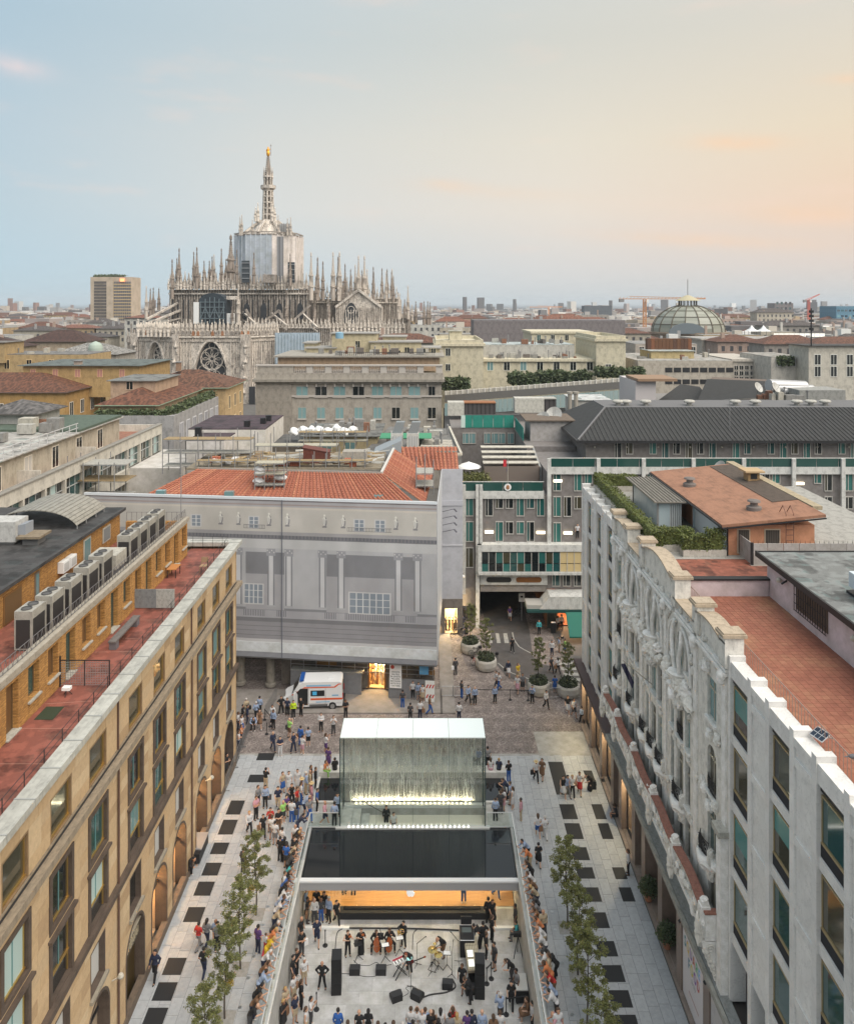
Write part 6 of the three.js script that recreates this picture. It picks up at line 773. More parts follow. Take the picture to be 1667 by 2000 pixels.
for(const f of[f1,f2,f3])for(let x=0.6;x<f.l;x+=1.15)if(!(f===f2&&Math.abs(x-13.3)<7.2)&&!(f===f1&&Math.abs(x-12)<5.8)){fl(f,'wall_rib',x,0,wy-2.4,0.28,0.5,rnd()<0.3?pale:st);if(rnd()<0.75)fl(f,'statue_niche',x+0.55,6+rnd()*14,9+rnd()*14,0.5,0.42,st3);}else fl(f,'wall_rib',x,f===f2?24.3:23.9,wy-0.5,0.24,0.4,st);
for(const f of[f1,f2,f3]){fl(f,'frieze',f.l/2,wy-0.9,wy-0.3,f.l,0.8,pale);fl(f,'frieze',f.l/2,wy-2.5,wy-2.1,f.l,0.6,st2);for(let x=0.9;x<f.l-0.5;x+=1.9){const g=gb().ext(arch(1.1,1.9).map(([p,q])=>[p+x,q+wy-0.25+0.1]),0.3,0.5,(p,q,r)=>[p,q,r]).geo();g.applyMatrix4(f.m);part(T,'arcade_niche',g,rnd()<0.25?mat([0.3,0.14,0.07]):st3);}}
for(const[a,b]of[[A[0],A[1]],[A[1],A[2]],[A[2],A[3]]]){const u=a.clone().setY(wy),w=b.clone().setY(wy);crest(u,w,1.55,4.4,st);crest(u.clone().add(V(0,0,-1.5)),w.clone().add(V(0,0,-1.5)),1.55,5.0,pale);}
for(const[p,w]of[[A[0],3.4],[A[1],2.6],[A[2],3.4],[A[3],3]]){part(T,'corner_buttress',gb().box(p.x-w/2,p.x+w/2,0,wy+0.4,p.z+1.6,p.z-3),st2);for(let k=0;k<4;k++){part(T,'buttress_canopy',gb().lathe(p.x+rr(-0.4,0.4),p.z+1.7,[[0.8,0],[0.9,0.5],[0.5,0.6],[0,2.6]],6,4+k*6),pale);part(T,'wall_statue',gb().lathe(p.x+rr(-0.8,0.8),p.z+1.9,[[0.3,0],[0.4,0.9],[0.45,1.5],[0.15,1.8],[0.22,2.1],[0,2.4]],7,1.5+k*6),pale);}}
bx('south_stair_tower',486,536,655,830,315,8,st2);for(let u=488;u<536;u+=4.2)bx('wall_rib',u,u+1.3,660,830,314.3,0.7,rnd()<0.4?pale:st);for(const[u0,u1,v0,v1]of[[484,489,665,697],[491,494,668,697],[497,500,668,697],[485,491,758,800],[493,500,720,742]])bx('lancet',u0,u1,v0,v1,313.2,0.3,dark);crest(at(486,655,314),at(537,655,314),1.5,4.5,pale);bx('lancet',486,498,755,802,297,0.4,dark);
bx('north_wing',248,272,668,800,322,10,st2);for(let u=249;u<272;u+=3)bx('wall_rib',u,u+1,670,800,321.5,0.5,st);crest(at(247,668,321),at(272,668,321),1.5,5,st2);
// choir and transept body
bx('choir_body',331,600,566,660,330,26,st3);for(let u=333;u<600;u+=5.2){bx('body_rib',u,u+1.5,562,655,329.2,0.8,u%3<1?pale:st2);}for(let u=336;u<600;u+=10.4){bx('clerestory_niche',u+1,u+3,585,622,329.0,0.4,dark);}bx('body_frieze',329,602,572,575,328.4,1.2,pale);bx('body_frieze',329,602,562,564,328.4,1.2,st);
crest(at(329,562,329),at(602,562,329),1.6,6,st2);crest(at(335,560,338),at(602,560,338),1.7,6.4,st);
bx('transept_body',560,778,584,720,345,40,st2);for(let u=602;u<778;u+=4.4)bx('body_rib',u,u+1.5,580,715,344.2,0.8,u%2<1?pale:st);for(let u=606;u<776;u+=8.8)bx('clerestory_niche',u,u+2,596,632,344.0,0.3,st3);crest(at(560,580,344),at(778,584,344),1.7,6.4,st);bx('body_frieze',600,778,590,592,343.6,1,pale);
for(const[u,v]of[[482,592],[515,590],[546,588],[586,590]]){const p=at(u,624,327);placed(T,'tall_lancet',gb().ext(arch(2.6,7),0,0.4,(a,b,q)=>[a,b,q]).geo(),dark,p.x,p.y,p.z);}
part(T,'transept_gable',gb().ext([[655,720],[745,720],[745,600],[722,585],[700,566],[678,585],[655,600]].map(([u,v])=>[PX(u,333),PY(v,333)]),-333,-345,(a,b,q)=>[a,b,q]),st);for(let u=656;u<746;u+=3.4)if(u<670||u>700)bx('gable_rib',u,u+1.2,600-0,718,332.2,0.7,u%2<1?pale:st2);{const p=at(685.5,632,332.8);placed(T,'gable_window',gb().ext(arch(5.8,9),0,0.3,(a,b,q)=>[a,b,q]).geo(),dark,p.x,p.y,p.z);for(let k=-2;k<3;k++)part(T,'tracery',gb().bar([p.x+k*1.1,p.y,p.z+0.4],[p.x+k*1.1,p.y+6,p.z+0.4],0.15),pale);const r=gb();for(let i=0;i<14;i++){const a=i/14*6.283,b=(i+1)/14*6.283;r.bar([p.x+1.5*Math.cos(a),p.y+6+1.5*Math.sin(a),p.z+0.4],[p.x+1.5*Math.cos(b),p.y+6+1.5*Math.sin(b),p.z+0.4],0.14);}part(T,'tracery',r,pale);}
for(const[u0,v0,u1,v1]of[[655,600,700,566],[700,566,745,600]])part(T,'gable_coping',gb().bar(at(u0,v0,332.5).toArray(),at(u1,v1,332.5).toArray(),0.5),pale);
bx('aisle_block',640,790,640,730,326,8,st2);for(let u=641;u<790;u+=4)bx('wall_rib',u,u+1.3,632,728,325.2,0.7,u%3<1?pale:st);crest(at(640,640,325),at(790,640,325),1.5,4.4,st);bx('nave_end',745,800,618,720,352,18,st3);for(let u=746;u<800;u+=3.6)bx('wall_rib',u,u+1.1,612,715,351,0.8,st2);crest(at(745,617,351),at(800,622,351),1.6,4.5,st2);
bx('choir_aisle',480,645,640,700,320,8,st3);for(let u=540;u<645;u+=4)bx('wall_rib',u,u+1.2,642,700,319.2,0.7,st2);crest(at(480,641,319),at(645,641,319),1.5,4.2,pale);
for(const[a,b]of[[[286,624],[347,592]],[[305,626],[352,606]],[[620,640],[590,612]],[[560,636],[530,612]],[[500,634],[475,610]]]){const p=at(a[0],a[1],314),q=at(b[0],b[1],329);part(T,'flying_buttress',gb().bar(p.toArray(),q.toArray(),0.4).bar([p.x,p.y-1.6,p.z],[q.x,q.y-3.4,q.z],0.25),st);}
for(const[u0,v0,u1,v1]of[[480,604,500,640],[500,640,545,606],[545,606,560,640],[560,638,606,596]])part(T,'raking_strut',gb().bar(at(u0,v0,322).toArray(),at(u1,v1,322).toArray(),0.45),st3);
{const D=312,P=[];for(let i=0;i<=10;i++){const a=Math.PI*i/10;P.push([PX(414.5,D)-5.6*Math.cos(a),PY(590,D)+3.7*Math.sin(a)]);}part(T,'scaffold_shroud',gb().ext([[PX(388,D),PY(634,D)],...P,[PX(441,D),PY(634,D)]],-D,-D-8,(a,b,q)=>[a,b,q]),mat([0.025,0.035,0.045],{rough:0.5}));for(let k=0;k<6;k++){const u=lerp(392,437,k/5);part(T,'scaffold_tube',gb().bar(at(u,632,D-0.4).toArray(),at(u,592-12*Math.sin(Math.PI*(k+0.5)/6),D-0.4).toArray(),0.14),mat([0.13,0.17,0.19]));}for(const v of[590,600,611,622])part(T,'scaffold_tube',gb().bar(at(390,v,D-0.5).toArray(),at(439,v,D-0.5).toArray(),0.14),mat([0.13,0.17,0.19]));for(let k=0;k<5;k++)part(T,'scaffold_tube',gb().bar(at(392+k*9,622-(k%2)*22,D-0.6).toArray(),at(401+k*9,600+(k%2)*22,D-0.6).toArray(),0.12),mat([0.13,0.17,0.19]));bx('white_shelter',378,388,590,632,311,4,M.white);bx('white_shelter',442,462,578,585,314,4,pale);bx('white_shelter',443,455,612,632,313,3,M.white);}
// crossing tower in sheeting
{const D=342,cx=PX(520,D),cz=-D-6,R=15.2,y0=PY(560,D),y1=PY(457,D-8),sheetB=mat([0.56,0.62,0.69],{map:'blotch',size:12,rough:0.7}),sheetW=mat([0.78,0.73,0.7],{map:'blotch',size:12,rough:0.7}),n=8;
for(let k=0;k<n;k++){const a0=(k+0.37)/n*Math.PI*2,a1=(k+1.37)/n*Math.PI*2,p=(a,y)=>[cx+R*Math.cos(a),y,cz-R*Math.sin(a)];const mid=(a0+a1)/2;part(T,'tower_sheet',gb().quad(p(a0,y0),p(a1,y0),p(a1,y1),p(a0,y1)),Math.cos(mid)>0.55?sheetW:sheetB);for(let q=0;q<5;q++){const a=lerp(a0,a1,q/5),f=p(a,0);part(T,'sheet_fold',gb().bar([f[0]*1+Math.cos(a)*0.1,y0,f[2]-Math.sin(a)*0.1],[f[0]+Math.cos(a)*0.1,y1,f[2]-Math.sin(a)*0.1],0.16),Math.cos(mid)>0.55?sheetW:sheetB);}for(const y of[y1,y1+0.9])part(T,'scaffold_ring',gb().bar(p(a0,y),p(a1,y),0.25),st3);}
part(T,'stair_scaffold',gb().box(PX(541,328),PX(553,328),PY(556,328),PY(462,328),-327.6,-329),mat([0.25,0.25,0.26],{map:'rib',size:1.6}));for(const[u0,u1,v0,v1]of[[472,487,509,552],[562,575,512,552]]){bx('sheet_opening',u0,u1,v0,v1,325,1,mat([0.05,0.06,0.07]));for(let k=0;k<4;k++)bx('scaffold_bar',u0,u1,v0+4+k*10,v0+5.2+k*10,324.6,0.3,mat([0.3,0.32,0.34]));}
bx('tower_hoist',513,537,536,552,322,5,st3);
part(T,'tower_cone',gb().lathe(cx,cz,[[12.5,0],[11,0.6],[8,1.4],[6.0,4.2],[5.2,4.6],[4.4,7.0]],8,y1+0.4),pale);for(let k=0;k<8;k++){const a=k/8*6.283+0.2;part(T,'cone_rib',gb().bar([cx+12.5*Math.cos(a),y1+0.6,cz+12.5*Math.sin(a)],[cx+4.2*Math.cos(a),y1+7.2,cz+4.2*Math.sin(a)],0.45),st);}
const sy=PY(440,D),gy=PY(362,D),ty=PY(341,D),sx0=cx-0.4;const ring=(y,r,t,m)=>{const g=gb();for(let k=0;k<8;k++){const a=k/8*6.283,b=(k+1)/8*6.283;g.bar([sx0+r*Math.cos(a),y,cz+r*Math.sin(a)],[sx0+r*Math.cos(b),y,cz+r*Math.sin(b)],t);}part(T,'spire_ring',g,m);};
part(T,'spire_core',gb().lathe(sx0,cz,[[0.9,0],[0.8,gy-sy+4]],8,sy),st3);for(let k=0;k<8;k++){const a=k/8*6.283;part(T,'spire_shaft',gb().bar([sx0+2.6*Math.cos(a),sy-1,cz+2.6*Math.sin(a)],[sx0+1.9*Math.cos(a),gy,cz+1.9*Math.sin(a)],0.42,6),pale);part(T,'spire_shaft',gb().bar([sx0+1.9*Math.cos(a),gy+1,cz+1.9*Math.sin(a)],[sx0+1.55*Math.cos(a),ty,cz+1.55*Math.sin(a)],0.34,6),st);}
for(let k=0;k<7;k++)ring(lerp(sy,gy-1.5,k/6),lerp(2.6,2.0,k/6),0.3,k%2?st:pale);part(T,'spire_gallery',gb().lathe(sx0,cz,[[2.0,-1.6],[3.4,-0.6],[3.5,0.8],[3.1,0.8],[3.1,0.1],[0,0.1]],8,gy),pale);ring(ty,2.0,0.35,pale);for(let k=0;k<8;k++){const a=k/8*6.283;placed(T,'pinnacle',pin,st,sx0+2.0*Math.cos(a),ty-1.5,cz+2.0*Math.sin(a),3,6,3);}
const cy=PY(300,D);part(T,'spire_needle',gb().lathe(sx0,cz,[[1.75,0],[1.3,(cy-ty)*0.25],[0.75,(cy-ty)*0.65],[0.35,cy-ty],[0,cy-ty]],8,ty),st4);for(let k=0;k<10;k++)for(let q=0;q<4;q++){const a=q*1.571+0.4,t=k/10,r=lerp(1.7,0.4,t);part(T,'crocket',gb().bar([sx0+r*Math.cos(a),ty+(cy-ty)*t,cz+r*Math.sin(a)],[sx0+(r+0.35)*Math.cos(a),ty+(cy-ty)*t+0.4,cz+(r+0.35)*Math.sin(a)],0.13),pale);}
const gold=mat([0.85,0.42,0.05],{rough:0.35,metal:0.6});const st_=part(T,'gilded_statue',gb().lathe(sx0,cz,[[0.5,0],[0.7,0.4],[0.85,1.2],[0.75,2.0],[0.5,2.5],[0.72,2.9],[0.62,3.3],[0.2,3.55],[0.32,3.8],[0.26,4.15],[0,4.35]],10,cy).bar([sx0-0.5,cy+3.1,cz],[sx0-0.9,cy+2.2,cz],0.2,6).bar([sx0+0.5,cy+3.1,cz],[sx0+1.1,cy+3.3,cz],0.18,6),gold);part(st_,'halberd',gb().bar([sx0+1.2,cy,cz],[sx0+1.2,cy+5.4,cz],0.08).bar([sx0+0.85,cy+4.8,cz],[sx0+1.55,cy+4.8,cz],0.08),st3);
for(const[x,yt,yb]of[[705,375,480],[783,380,480],[692,400,480],[797,400,480]])pinn(x,yt,yb,344,pale);for(const[x,yt]of[[608,450],[618,440],[675,465],[815,440],[865,460],[882,455]])pinn(x,yt,556,336,st2,0.8);
bx('tower_machine',546,566,437,455,340,4,mat([0.42,0.42,0.42]));for(let k=0;k<5;k++)bx('scaffold_bar',545+k*4.5,546+k*4.5,436,456,339,0.4,mat([0.2,0.2,0.2]));}
// forest of pinnacles
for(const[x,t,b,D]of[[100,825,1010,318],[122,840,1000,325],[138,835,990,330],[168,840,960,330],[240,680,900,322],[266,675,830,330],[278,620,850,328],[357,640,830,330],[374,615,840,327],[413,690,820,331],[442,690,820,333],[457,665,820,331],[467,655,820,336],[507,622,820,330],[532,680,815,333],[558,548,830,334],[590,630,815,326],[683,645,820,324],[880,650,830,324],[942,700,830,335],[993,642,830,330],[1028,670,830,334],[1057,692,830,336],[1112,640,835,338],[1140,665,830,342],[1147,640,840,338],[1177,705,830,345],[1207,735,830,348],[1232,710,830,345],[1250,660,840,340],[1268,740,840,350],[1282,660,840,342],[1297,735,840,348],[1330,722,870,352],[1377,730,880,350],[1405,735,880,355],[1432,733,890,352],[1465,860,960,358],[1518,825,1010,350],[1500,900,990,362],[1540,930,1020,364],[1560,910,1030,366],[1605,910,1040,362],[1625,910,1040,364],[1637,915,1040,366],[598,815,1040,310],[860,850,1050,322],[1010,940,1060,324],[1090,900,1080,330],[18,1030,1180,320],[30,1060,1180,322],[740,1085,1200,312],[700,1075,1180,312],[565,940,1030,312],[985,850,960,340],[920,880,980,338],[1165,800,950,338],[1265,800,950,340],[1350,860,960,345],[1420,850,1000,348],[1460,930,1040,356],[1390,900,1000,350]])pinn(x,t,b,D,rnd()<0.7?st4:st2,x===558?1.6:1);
for(let i=0;i<46;i++)pinn(rr(290,1440),rr(745,790),830,rr(332,352),pick([st2,st3,st4]),0.9);for(let i=0;i<30;i++)pinn(rr(1000,1480),rr(860,920),1010,rr(336,350),pick([st2,st]),0.9);
for(let i=0;i<26;i++)pinn(60+i*23+rr(-5,5),rr(1005,1030),1105,301,pick([st,pale]),0.8);for(let i=0;i<40;i++)pinn(225+i*17+rr(-5,5),rr(770,800),850,327,pick([st,pale,st2]),0.7);for(let i=0;i<24;i++)pinn(990+i*21,rr(1010,1040),1090,322,pick([st,pale]),0.8);
part(T,'printed_hoarding',gb().box(PX(537,306),PX(624,306),0,PY(650,306),-306,-307),mat([0.38,0.47,0.55],{map:'blotch',size:8,rough:0.7}));for(let u=540;u<624;u+=6)bx('hoarding_rib',u,u+1.2,652,710,305.6,0.3,mat([0.46,0.54,0.6]));
}
// roofscape round the plaza
const paneG=gb().box(-0.5,0.5,0,1,0.02,0.05).geo(),frameGeo=gb().box(-0.56,0.56,-0.04,0,0,0.1).box(-0.56,0.56,1,1.05,0,0.08).box(-0.56,-0.5,0,1,0,0.08).box(0.5,0.56,0,1,0,0.08).box(-0.03,0.03,0,1,0.05,0.07).geo();
function addWindow(T,x,y,z,w,h,ry,fm,pm){const f=part(T,'window',frameGeo,fm);f.position.set(x,y,z);f.scale.set(w,h,1);f.rotation.y=ry;part(f,'pane',paneG,pm);}
const winMats=[M.glassDark,M.glassTeal,M.glassPale,M.glassDark,mat([0.05,0.05,0.05],{rough:0.4})];
function house(o){
const T=o.T??thing(o.name??'city_building',o.label,'building',[0,0,0],0,o.group),wm=mat(o.wall,{map:o.map??'grime',size:o.size??4,rough:0.85}),fm=mat(o.frame??o.wall.map((q)=>Math.min(0.75,q*1.25+0.04)),{});
part(T,o.wname??'wall',gb().box(o.x0,o.x1,o.y0??0,o.y,-o.d0,-o.d1),wm);
if(o.cornice){part(T,'cornice',gb().box(o.x0-o.cornice,o.x1+o.cornice,o.y-0.5,o.y+0.1,-o.d0+o.cornice,-o.d1-o.cornice),mat((o.corniceCol??o.wall).map((q)=>q*1.05),{map:'grime',size:2}));}
if(o.parapet)for(const b of[[o.x0,o.x1,-o.d0,-o.d0-0.3],[o.x0,o.x1,-o.d1+0.3,-o.d1],[o.x0,o.x0+0.3,-o.d0-0.3,-o.d1+0.3],[o.x1-0.3,o.x1,-o.d0-0.3,-o.d1+0.3]])part(T,'parapet',gb().box(b[0],b[1],o.y+0.101,o.y+o.parapet,b[2],b[3]),wm);
const rm=o.roofCol&&mat(o.roofCol,{map:o.roof==='hip'?'tile':'worn',size:o.roof==='hip'?5:6,rough:0.8});
if(o.roof==='hip'){const e=0.7,h=o.rh??3,a=[o.x0-e,o.y+0.12,-o.d0+e],b=[o.x1+e,o.y+0.12,-o.d0+e],c=[o.x1+e,o.y+0.12,-o.d1-e],d=[o.x0-e,o.y+0.12,-o.d1-e],w=o.x1-o.x0,l=o.d1-o.d0,k=Math.min(w,l)/2,r0=w>l?[o.x0+k,o.y+h,-(o.d0+o.d1)/2]:[(o.x0+o.x1)/2,o.y+h,-o.d0-k],r1=w>l?[o.x1-k,o.y+h,-(o.d0+o.d1)/2]:[(o.x0+o.x1)/2,o.y+h,-o.d1+k];
if(w>l){part(T,'roof_slope',gb().quad(a,b,r1,r0),rm);part(T,'roof_slope',gb().tri(b,c,r1),rm);part(T,'roof_slope',gb().quad(c,d,r0,r1),rm);part(T,'roof_slope',gb().tri(d,a,r0),rm);}else{part(T,'roof_slope',gb().tri(a,b,r0),rm);part(T,'roof_slope',gb().quad(b,c,r1,r0),rm);part(T,'roof_slope',gb().tri(c,d,r1),rm);part(T,'roof_slope',gb().quad(d,a,r0,r1),rm);}part(T,'gutter',gb().box(a[0],b[0],o.y,o.y+0.11,a[2],c[2]),mat(o.gutter??[0.1,0.09,0.08]));
}else if(rm)part(T,'roof',gb().box(o.x0-(o.over??0),o.x1+(o.over??0),o.y+0.002,o.y+0.12,-o.d0+(o.over??0),-o.d1),rm);
for(const[y,h]of o.rows??[]){if(o.front){const[a,step,w,skip]=o.front;for(let x=o.x0+a;x<o.x1-w/2;x+=step)if(rnd()>=(skip??0))addWindow(T,x,y,-o.d0,w,h,0,fm,pick(o.panes??winMats));}if(o.side){const[a,step,w,right]=o.side;for(let d=o.d0+a;d<o.d1-w/2;d+=step)addWindow(T,right?o.x1:o.x0,y,-d,w,h,right?Math.PI/2:-Math.PI/2,fm,pick(o.panes??winMats));}}
return T;
}
function chimney(T,x,y,z,w=0.8,h=1.6,c=[0.36,0.24,0.17]){const g=part(T,'chimney',gb().box(x-w/2,x+w/2,y,y+h,z-w/2,z+w/2),mat(c,{map:'grime',size:1}));part(g,'cap',gb().box(x-w*0.7,x+w*0.7,y+h+0.002,y+h+0.15,z-w*0.7,z+w*0.7),M.grey);}
const clutter=(T,x0,x1,y,d0,d1,n)=>{for(let i=0;i<n;i++){const w=rr(0.5,1.8),h=rr(0.4,1.5),d=rr(0.5,1.6),x=rr(x0+w,x1-w),z=-rr(d0+d,d1-d);part(T,pick(['roof_box','air_handler','vent_box','stair_head']),gb().box(x-w/2,x+w/2,y,y+h,z-d/2,z+d/2),mat(pick([[0.5,0.5,0.48],[0.3,0.3,0.3],[0.18,0.16,0.15],[0.55,0.53,0.48],[0.28,0.14,0.09]]),{map:'grime',size:1.5}));if(rnd()<0.4)part(T,'flue',gb().lathe(x+w,z,[[0.12,0],[0.12,h+0.6],[0.2,h+0.62],[0.18,h+0.8],[0,h+0.85]],7,y),M.grey);}};
{
const T=thing('modernist_office','white modernist office with strip windows and terrace at left','building'),wh=mat([0.68,0.66,0.61],{map:'grime',size:4}),X=-35.7,F=103;
part(T,'core',gb().box(-70,X-0.5,0,21,-40,-F),mat([0.07,0.075,0.07]));const bands=[[20.9,22.1],[17.0,18.6],[12.9,14.5],[8,10.4]];for(const[a,b]of bands)part(T,'white_band',gb().box(X-0.5,X,a,b,-40,-F),wh);part(T,'end_wall',gb().box(-70,X,0,22.1,-F+0.01,-F-0.3),wh);part(T,'terrace_floor',gb().box(-46,X-0.5,21.0,21.2,-40,-F),mat([0.34,0.16,0.11],{map:'grime',size:3}));part(T,'coping',gb().box(X-0.6,X+0.1,22.1,22.25,-40,-F-0.3),mat([0.3,0.29,0.27],{map:'grime',size:2}));
for(const[y0,y1]of[[18.6,20.9],[14.5,17.0]])for(let d=56;d<F-1;d+=3.95){part(T,'pier',gb().box(X-0.45,X-0.02,y0,y1,-d,-d-0.3),wh);const w=part(T,'window',gb().box(X-0.35,X-0.28,lerp(y0,y1,0.52),lerp(y0,y1,0.56),-d-0.31,-d-3.94).box(X-0.35,X-0.28,y0,y1,-d-1.5,-d-1.56).box(X-0.35,X-0.28,y0,y1,-d-2.7,-d-2.76),mat([0.4,0.41,0.4]));for(let k=0;k<3;k++)part(w,'pane',gb().box(X-0.42,X-0.38,y0,y1,-d-0.31-k*1.2,-d-1.49-k*1.2),k===1&&rnd()<0.3?M.curtain:pick([M.glassDark,M.glassOlive,M.glassTeal]));}
house({T,wname:'penthouse_wall',x0:-60,x1:-38.5,d0:44,d1:96,y0:21,y:24.1,wall:[0.56,0.52,0.44],roofCol:[0.42,0.4,0.37],over:0.6,rows:[[21.4,2.1]],side:[3,5.4,1.3,true],panes:[M.glassDark,mat([0.5,0.48,0.44])]});
for(let d=60;d<96;d+=12)part(T,'terrace_divider',gb().box(-38.5,X-0.6,21.2,22.6,-d,-d-0.15),wh);part(T,'roof_deck',gb().box(-58,-38,24.25,24.5,-84,-95.5),mat([0.1,0.14,0.11],{map:'grime',size:2}));clutter(T,-58,-39,24.3,66,92,16);const rl=gb();for(let d=50;d<84;d+=1.6)rl.bar([-38.2,24.2,-d],[-38.2,25.2,-d],0.03);for(const y of[24.7,25.2])rl.bar([-38.2,y,-50],[-38.2,y,-84],0.03);part(T,'roof_railing',rl,mat([0.5,0.5,0.5]));
house({T,wname:'roof_house_wall',x0:-51,x1:-45,d0:88,d1:94,y0:24.3,y:25.6,wall:[0.5,0.5,0.5],roof:'hip',roofCol:[0.14,0.14,0.145],rh:1.4});
}
{
const T=house({label:'grey block with brown tiled attic and roof hedge left of the cathedral',x0:-49,x1:-37,d0:112,d1:136,y:22,wall:[0.4,0.4,0.42],rows:[[17.8,2.6],[13,2.8]],side:[3.5,3.2,1.5,true],panes:[mat([0.3,0.3,0.32]),mat([0.22,0.22,0.24])]});
house({T,wname:'attic_wall',x0:-48.6,x1:-40.5,d0:114.5,d1:136,y0:22,y:23.2,wall:[0.45,0.33,0.22],roof:'hip',roofCol:[0.17,0.075,0.045],rh:2.2,gutter:[0.3,0.42,0.3]});house({T,wname:'attic_block_wall',x0:-49.5,x1:-42.5,d0:120,d1:131,y0:23,y:26.3,wall:[0.55,0.4,0.3],roofCol:[0.2,0.2,0.19],over:0.5,rows:[[25,1.2]],front:[3,5,1]});
part(T,'roof_hedge',leafGeo(3000,()=>[rr(-38.6,-37.3),rr(22,23.1),-rr(113,135.5)],0.42,611),LEAF.dark);part(T,'roof_hedge',leafGeo(1600,()=>[rr(-48.6,-38),rr(22,22.7),-rr(112.3,113.6)],0.4,612),LEAF.dark);
const U=house({label:'beige house with brown pyramid roof beside the cathedral',x0:-52,x1:-36,d0:137,d1:150,y:23.4,wall:[0.6,0.44,0.25],roof:'hip',roofCol:[0.16,0.08,0.05],rh:2.8,gutter:[0.28,0.4,0.3],rows:[[19.5,2.2],[15.5,2.2]],side:[2.5,4,1.2,true]});chimney(U,-46,26,-142);
const Y1=house({label:'ochre yellow house with brown roof and white framed windows at left',x0:-104,x1:-67,d0:142,d1:160,y:22,wall:[0.52,0.33,0.13],frame:[0.65,0.62,0.56],roof:'hip',roofCol:[0.16,0.07,0.04],rh:3.0,rows:[[17.5,2.4],[13,2.4]],front:[2,4.6,1.2],side:[2.5,4.5,1.3,true],panes:[M.glassDark]});house({T:Y1,wname:'attic_wall',x0:-80,x1:-57,d0:152,d1:170,y0:20,y:26.2,wall:[0.52,0.36,0.17],roofCol:[0.13,0.15,0.14],over:0.8,rows:[[24,1.5]],front:[2,4.4,1.0],panes:[mat([0.45,0.22,0.18])]});chimney(Y1,-70,24,-154,1.2,3,[0.5,0.4,0.35]);
house({label:'small ochre house with brown roof at the left border',x0:-130,x1:-105,d0:138,d1:156,y:21.6,wall:[0.6,0.36,0.12],roof:'hip',roofCol:[0.18,0.08,0.05],rh:3.2,rows:[[17,2.4]],front:[2,4,1.3],panes:[mat([0.1,0.12,0.13])]});
const Y2=house({label:'long low yellow house behind the ochre house',x0:-140,x1:-84,d0:190,d1:204,y:26,wall:[0.5,0.37,0.2],roofCol:[0.2,0.19,0.18],rows:[[22.5,2.2]],front:[3,5.5,1.2],panes:[M.glassDark]});clutter(Y2,-138,-86,26.1,190,204,14);house({T:Y2,wname:'stair_wall',x0:-112,x1:-104,d0:189,d1:198,y0:24,y:29,wall:[0.5,0.37,0.2],roofCol:[0.2,0.18,0.16],over:0.5,rows:[[26,1.2]],front:[4,9,1]});
house({label:'brown roofed house at the far left behind yellow walls',x0:-152,x1:-118,d0:214,d1:232,y:26.2,wall:[0.45,0.38,0.3],roof:'hip',roofCol:[0.075,0.04,0.032],rh:3.4});house({label:'second brown hip roof left of the cathedral',x0:-124,x1:-105,d0:236,d1:250,y:27.0,wall:[0.45,0.38,0.3],roof:'hip',roofCol:[0.08,0.042,0.034],rh:3.6});
const Z=house({label:'grey house with pale green domed lantern left of the cathedral',x0:-104,x1:-86,d0:212,d1:226,y:24.6,wall:[0.45,0.43,0.4],roof:'hip',roofCol:[0.3,0.31,0.31],rh:3});part(Z,'green_dome',gb().lathe(-92,-213,[[1.9,0],[1.9,1.0],[1.7,1.8],[1.1,2.5],[0,2.9]],14,25.4),mat([0.34,0.41,0.36]));
}
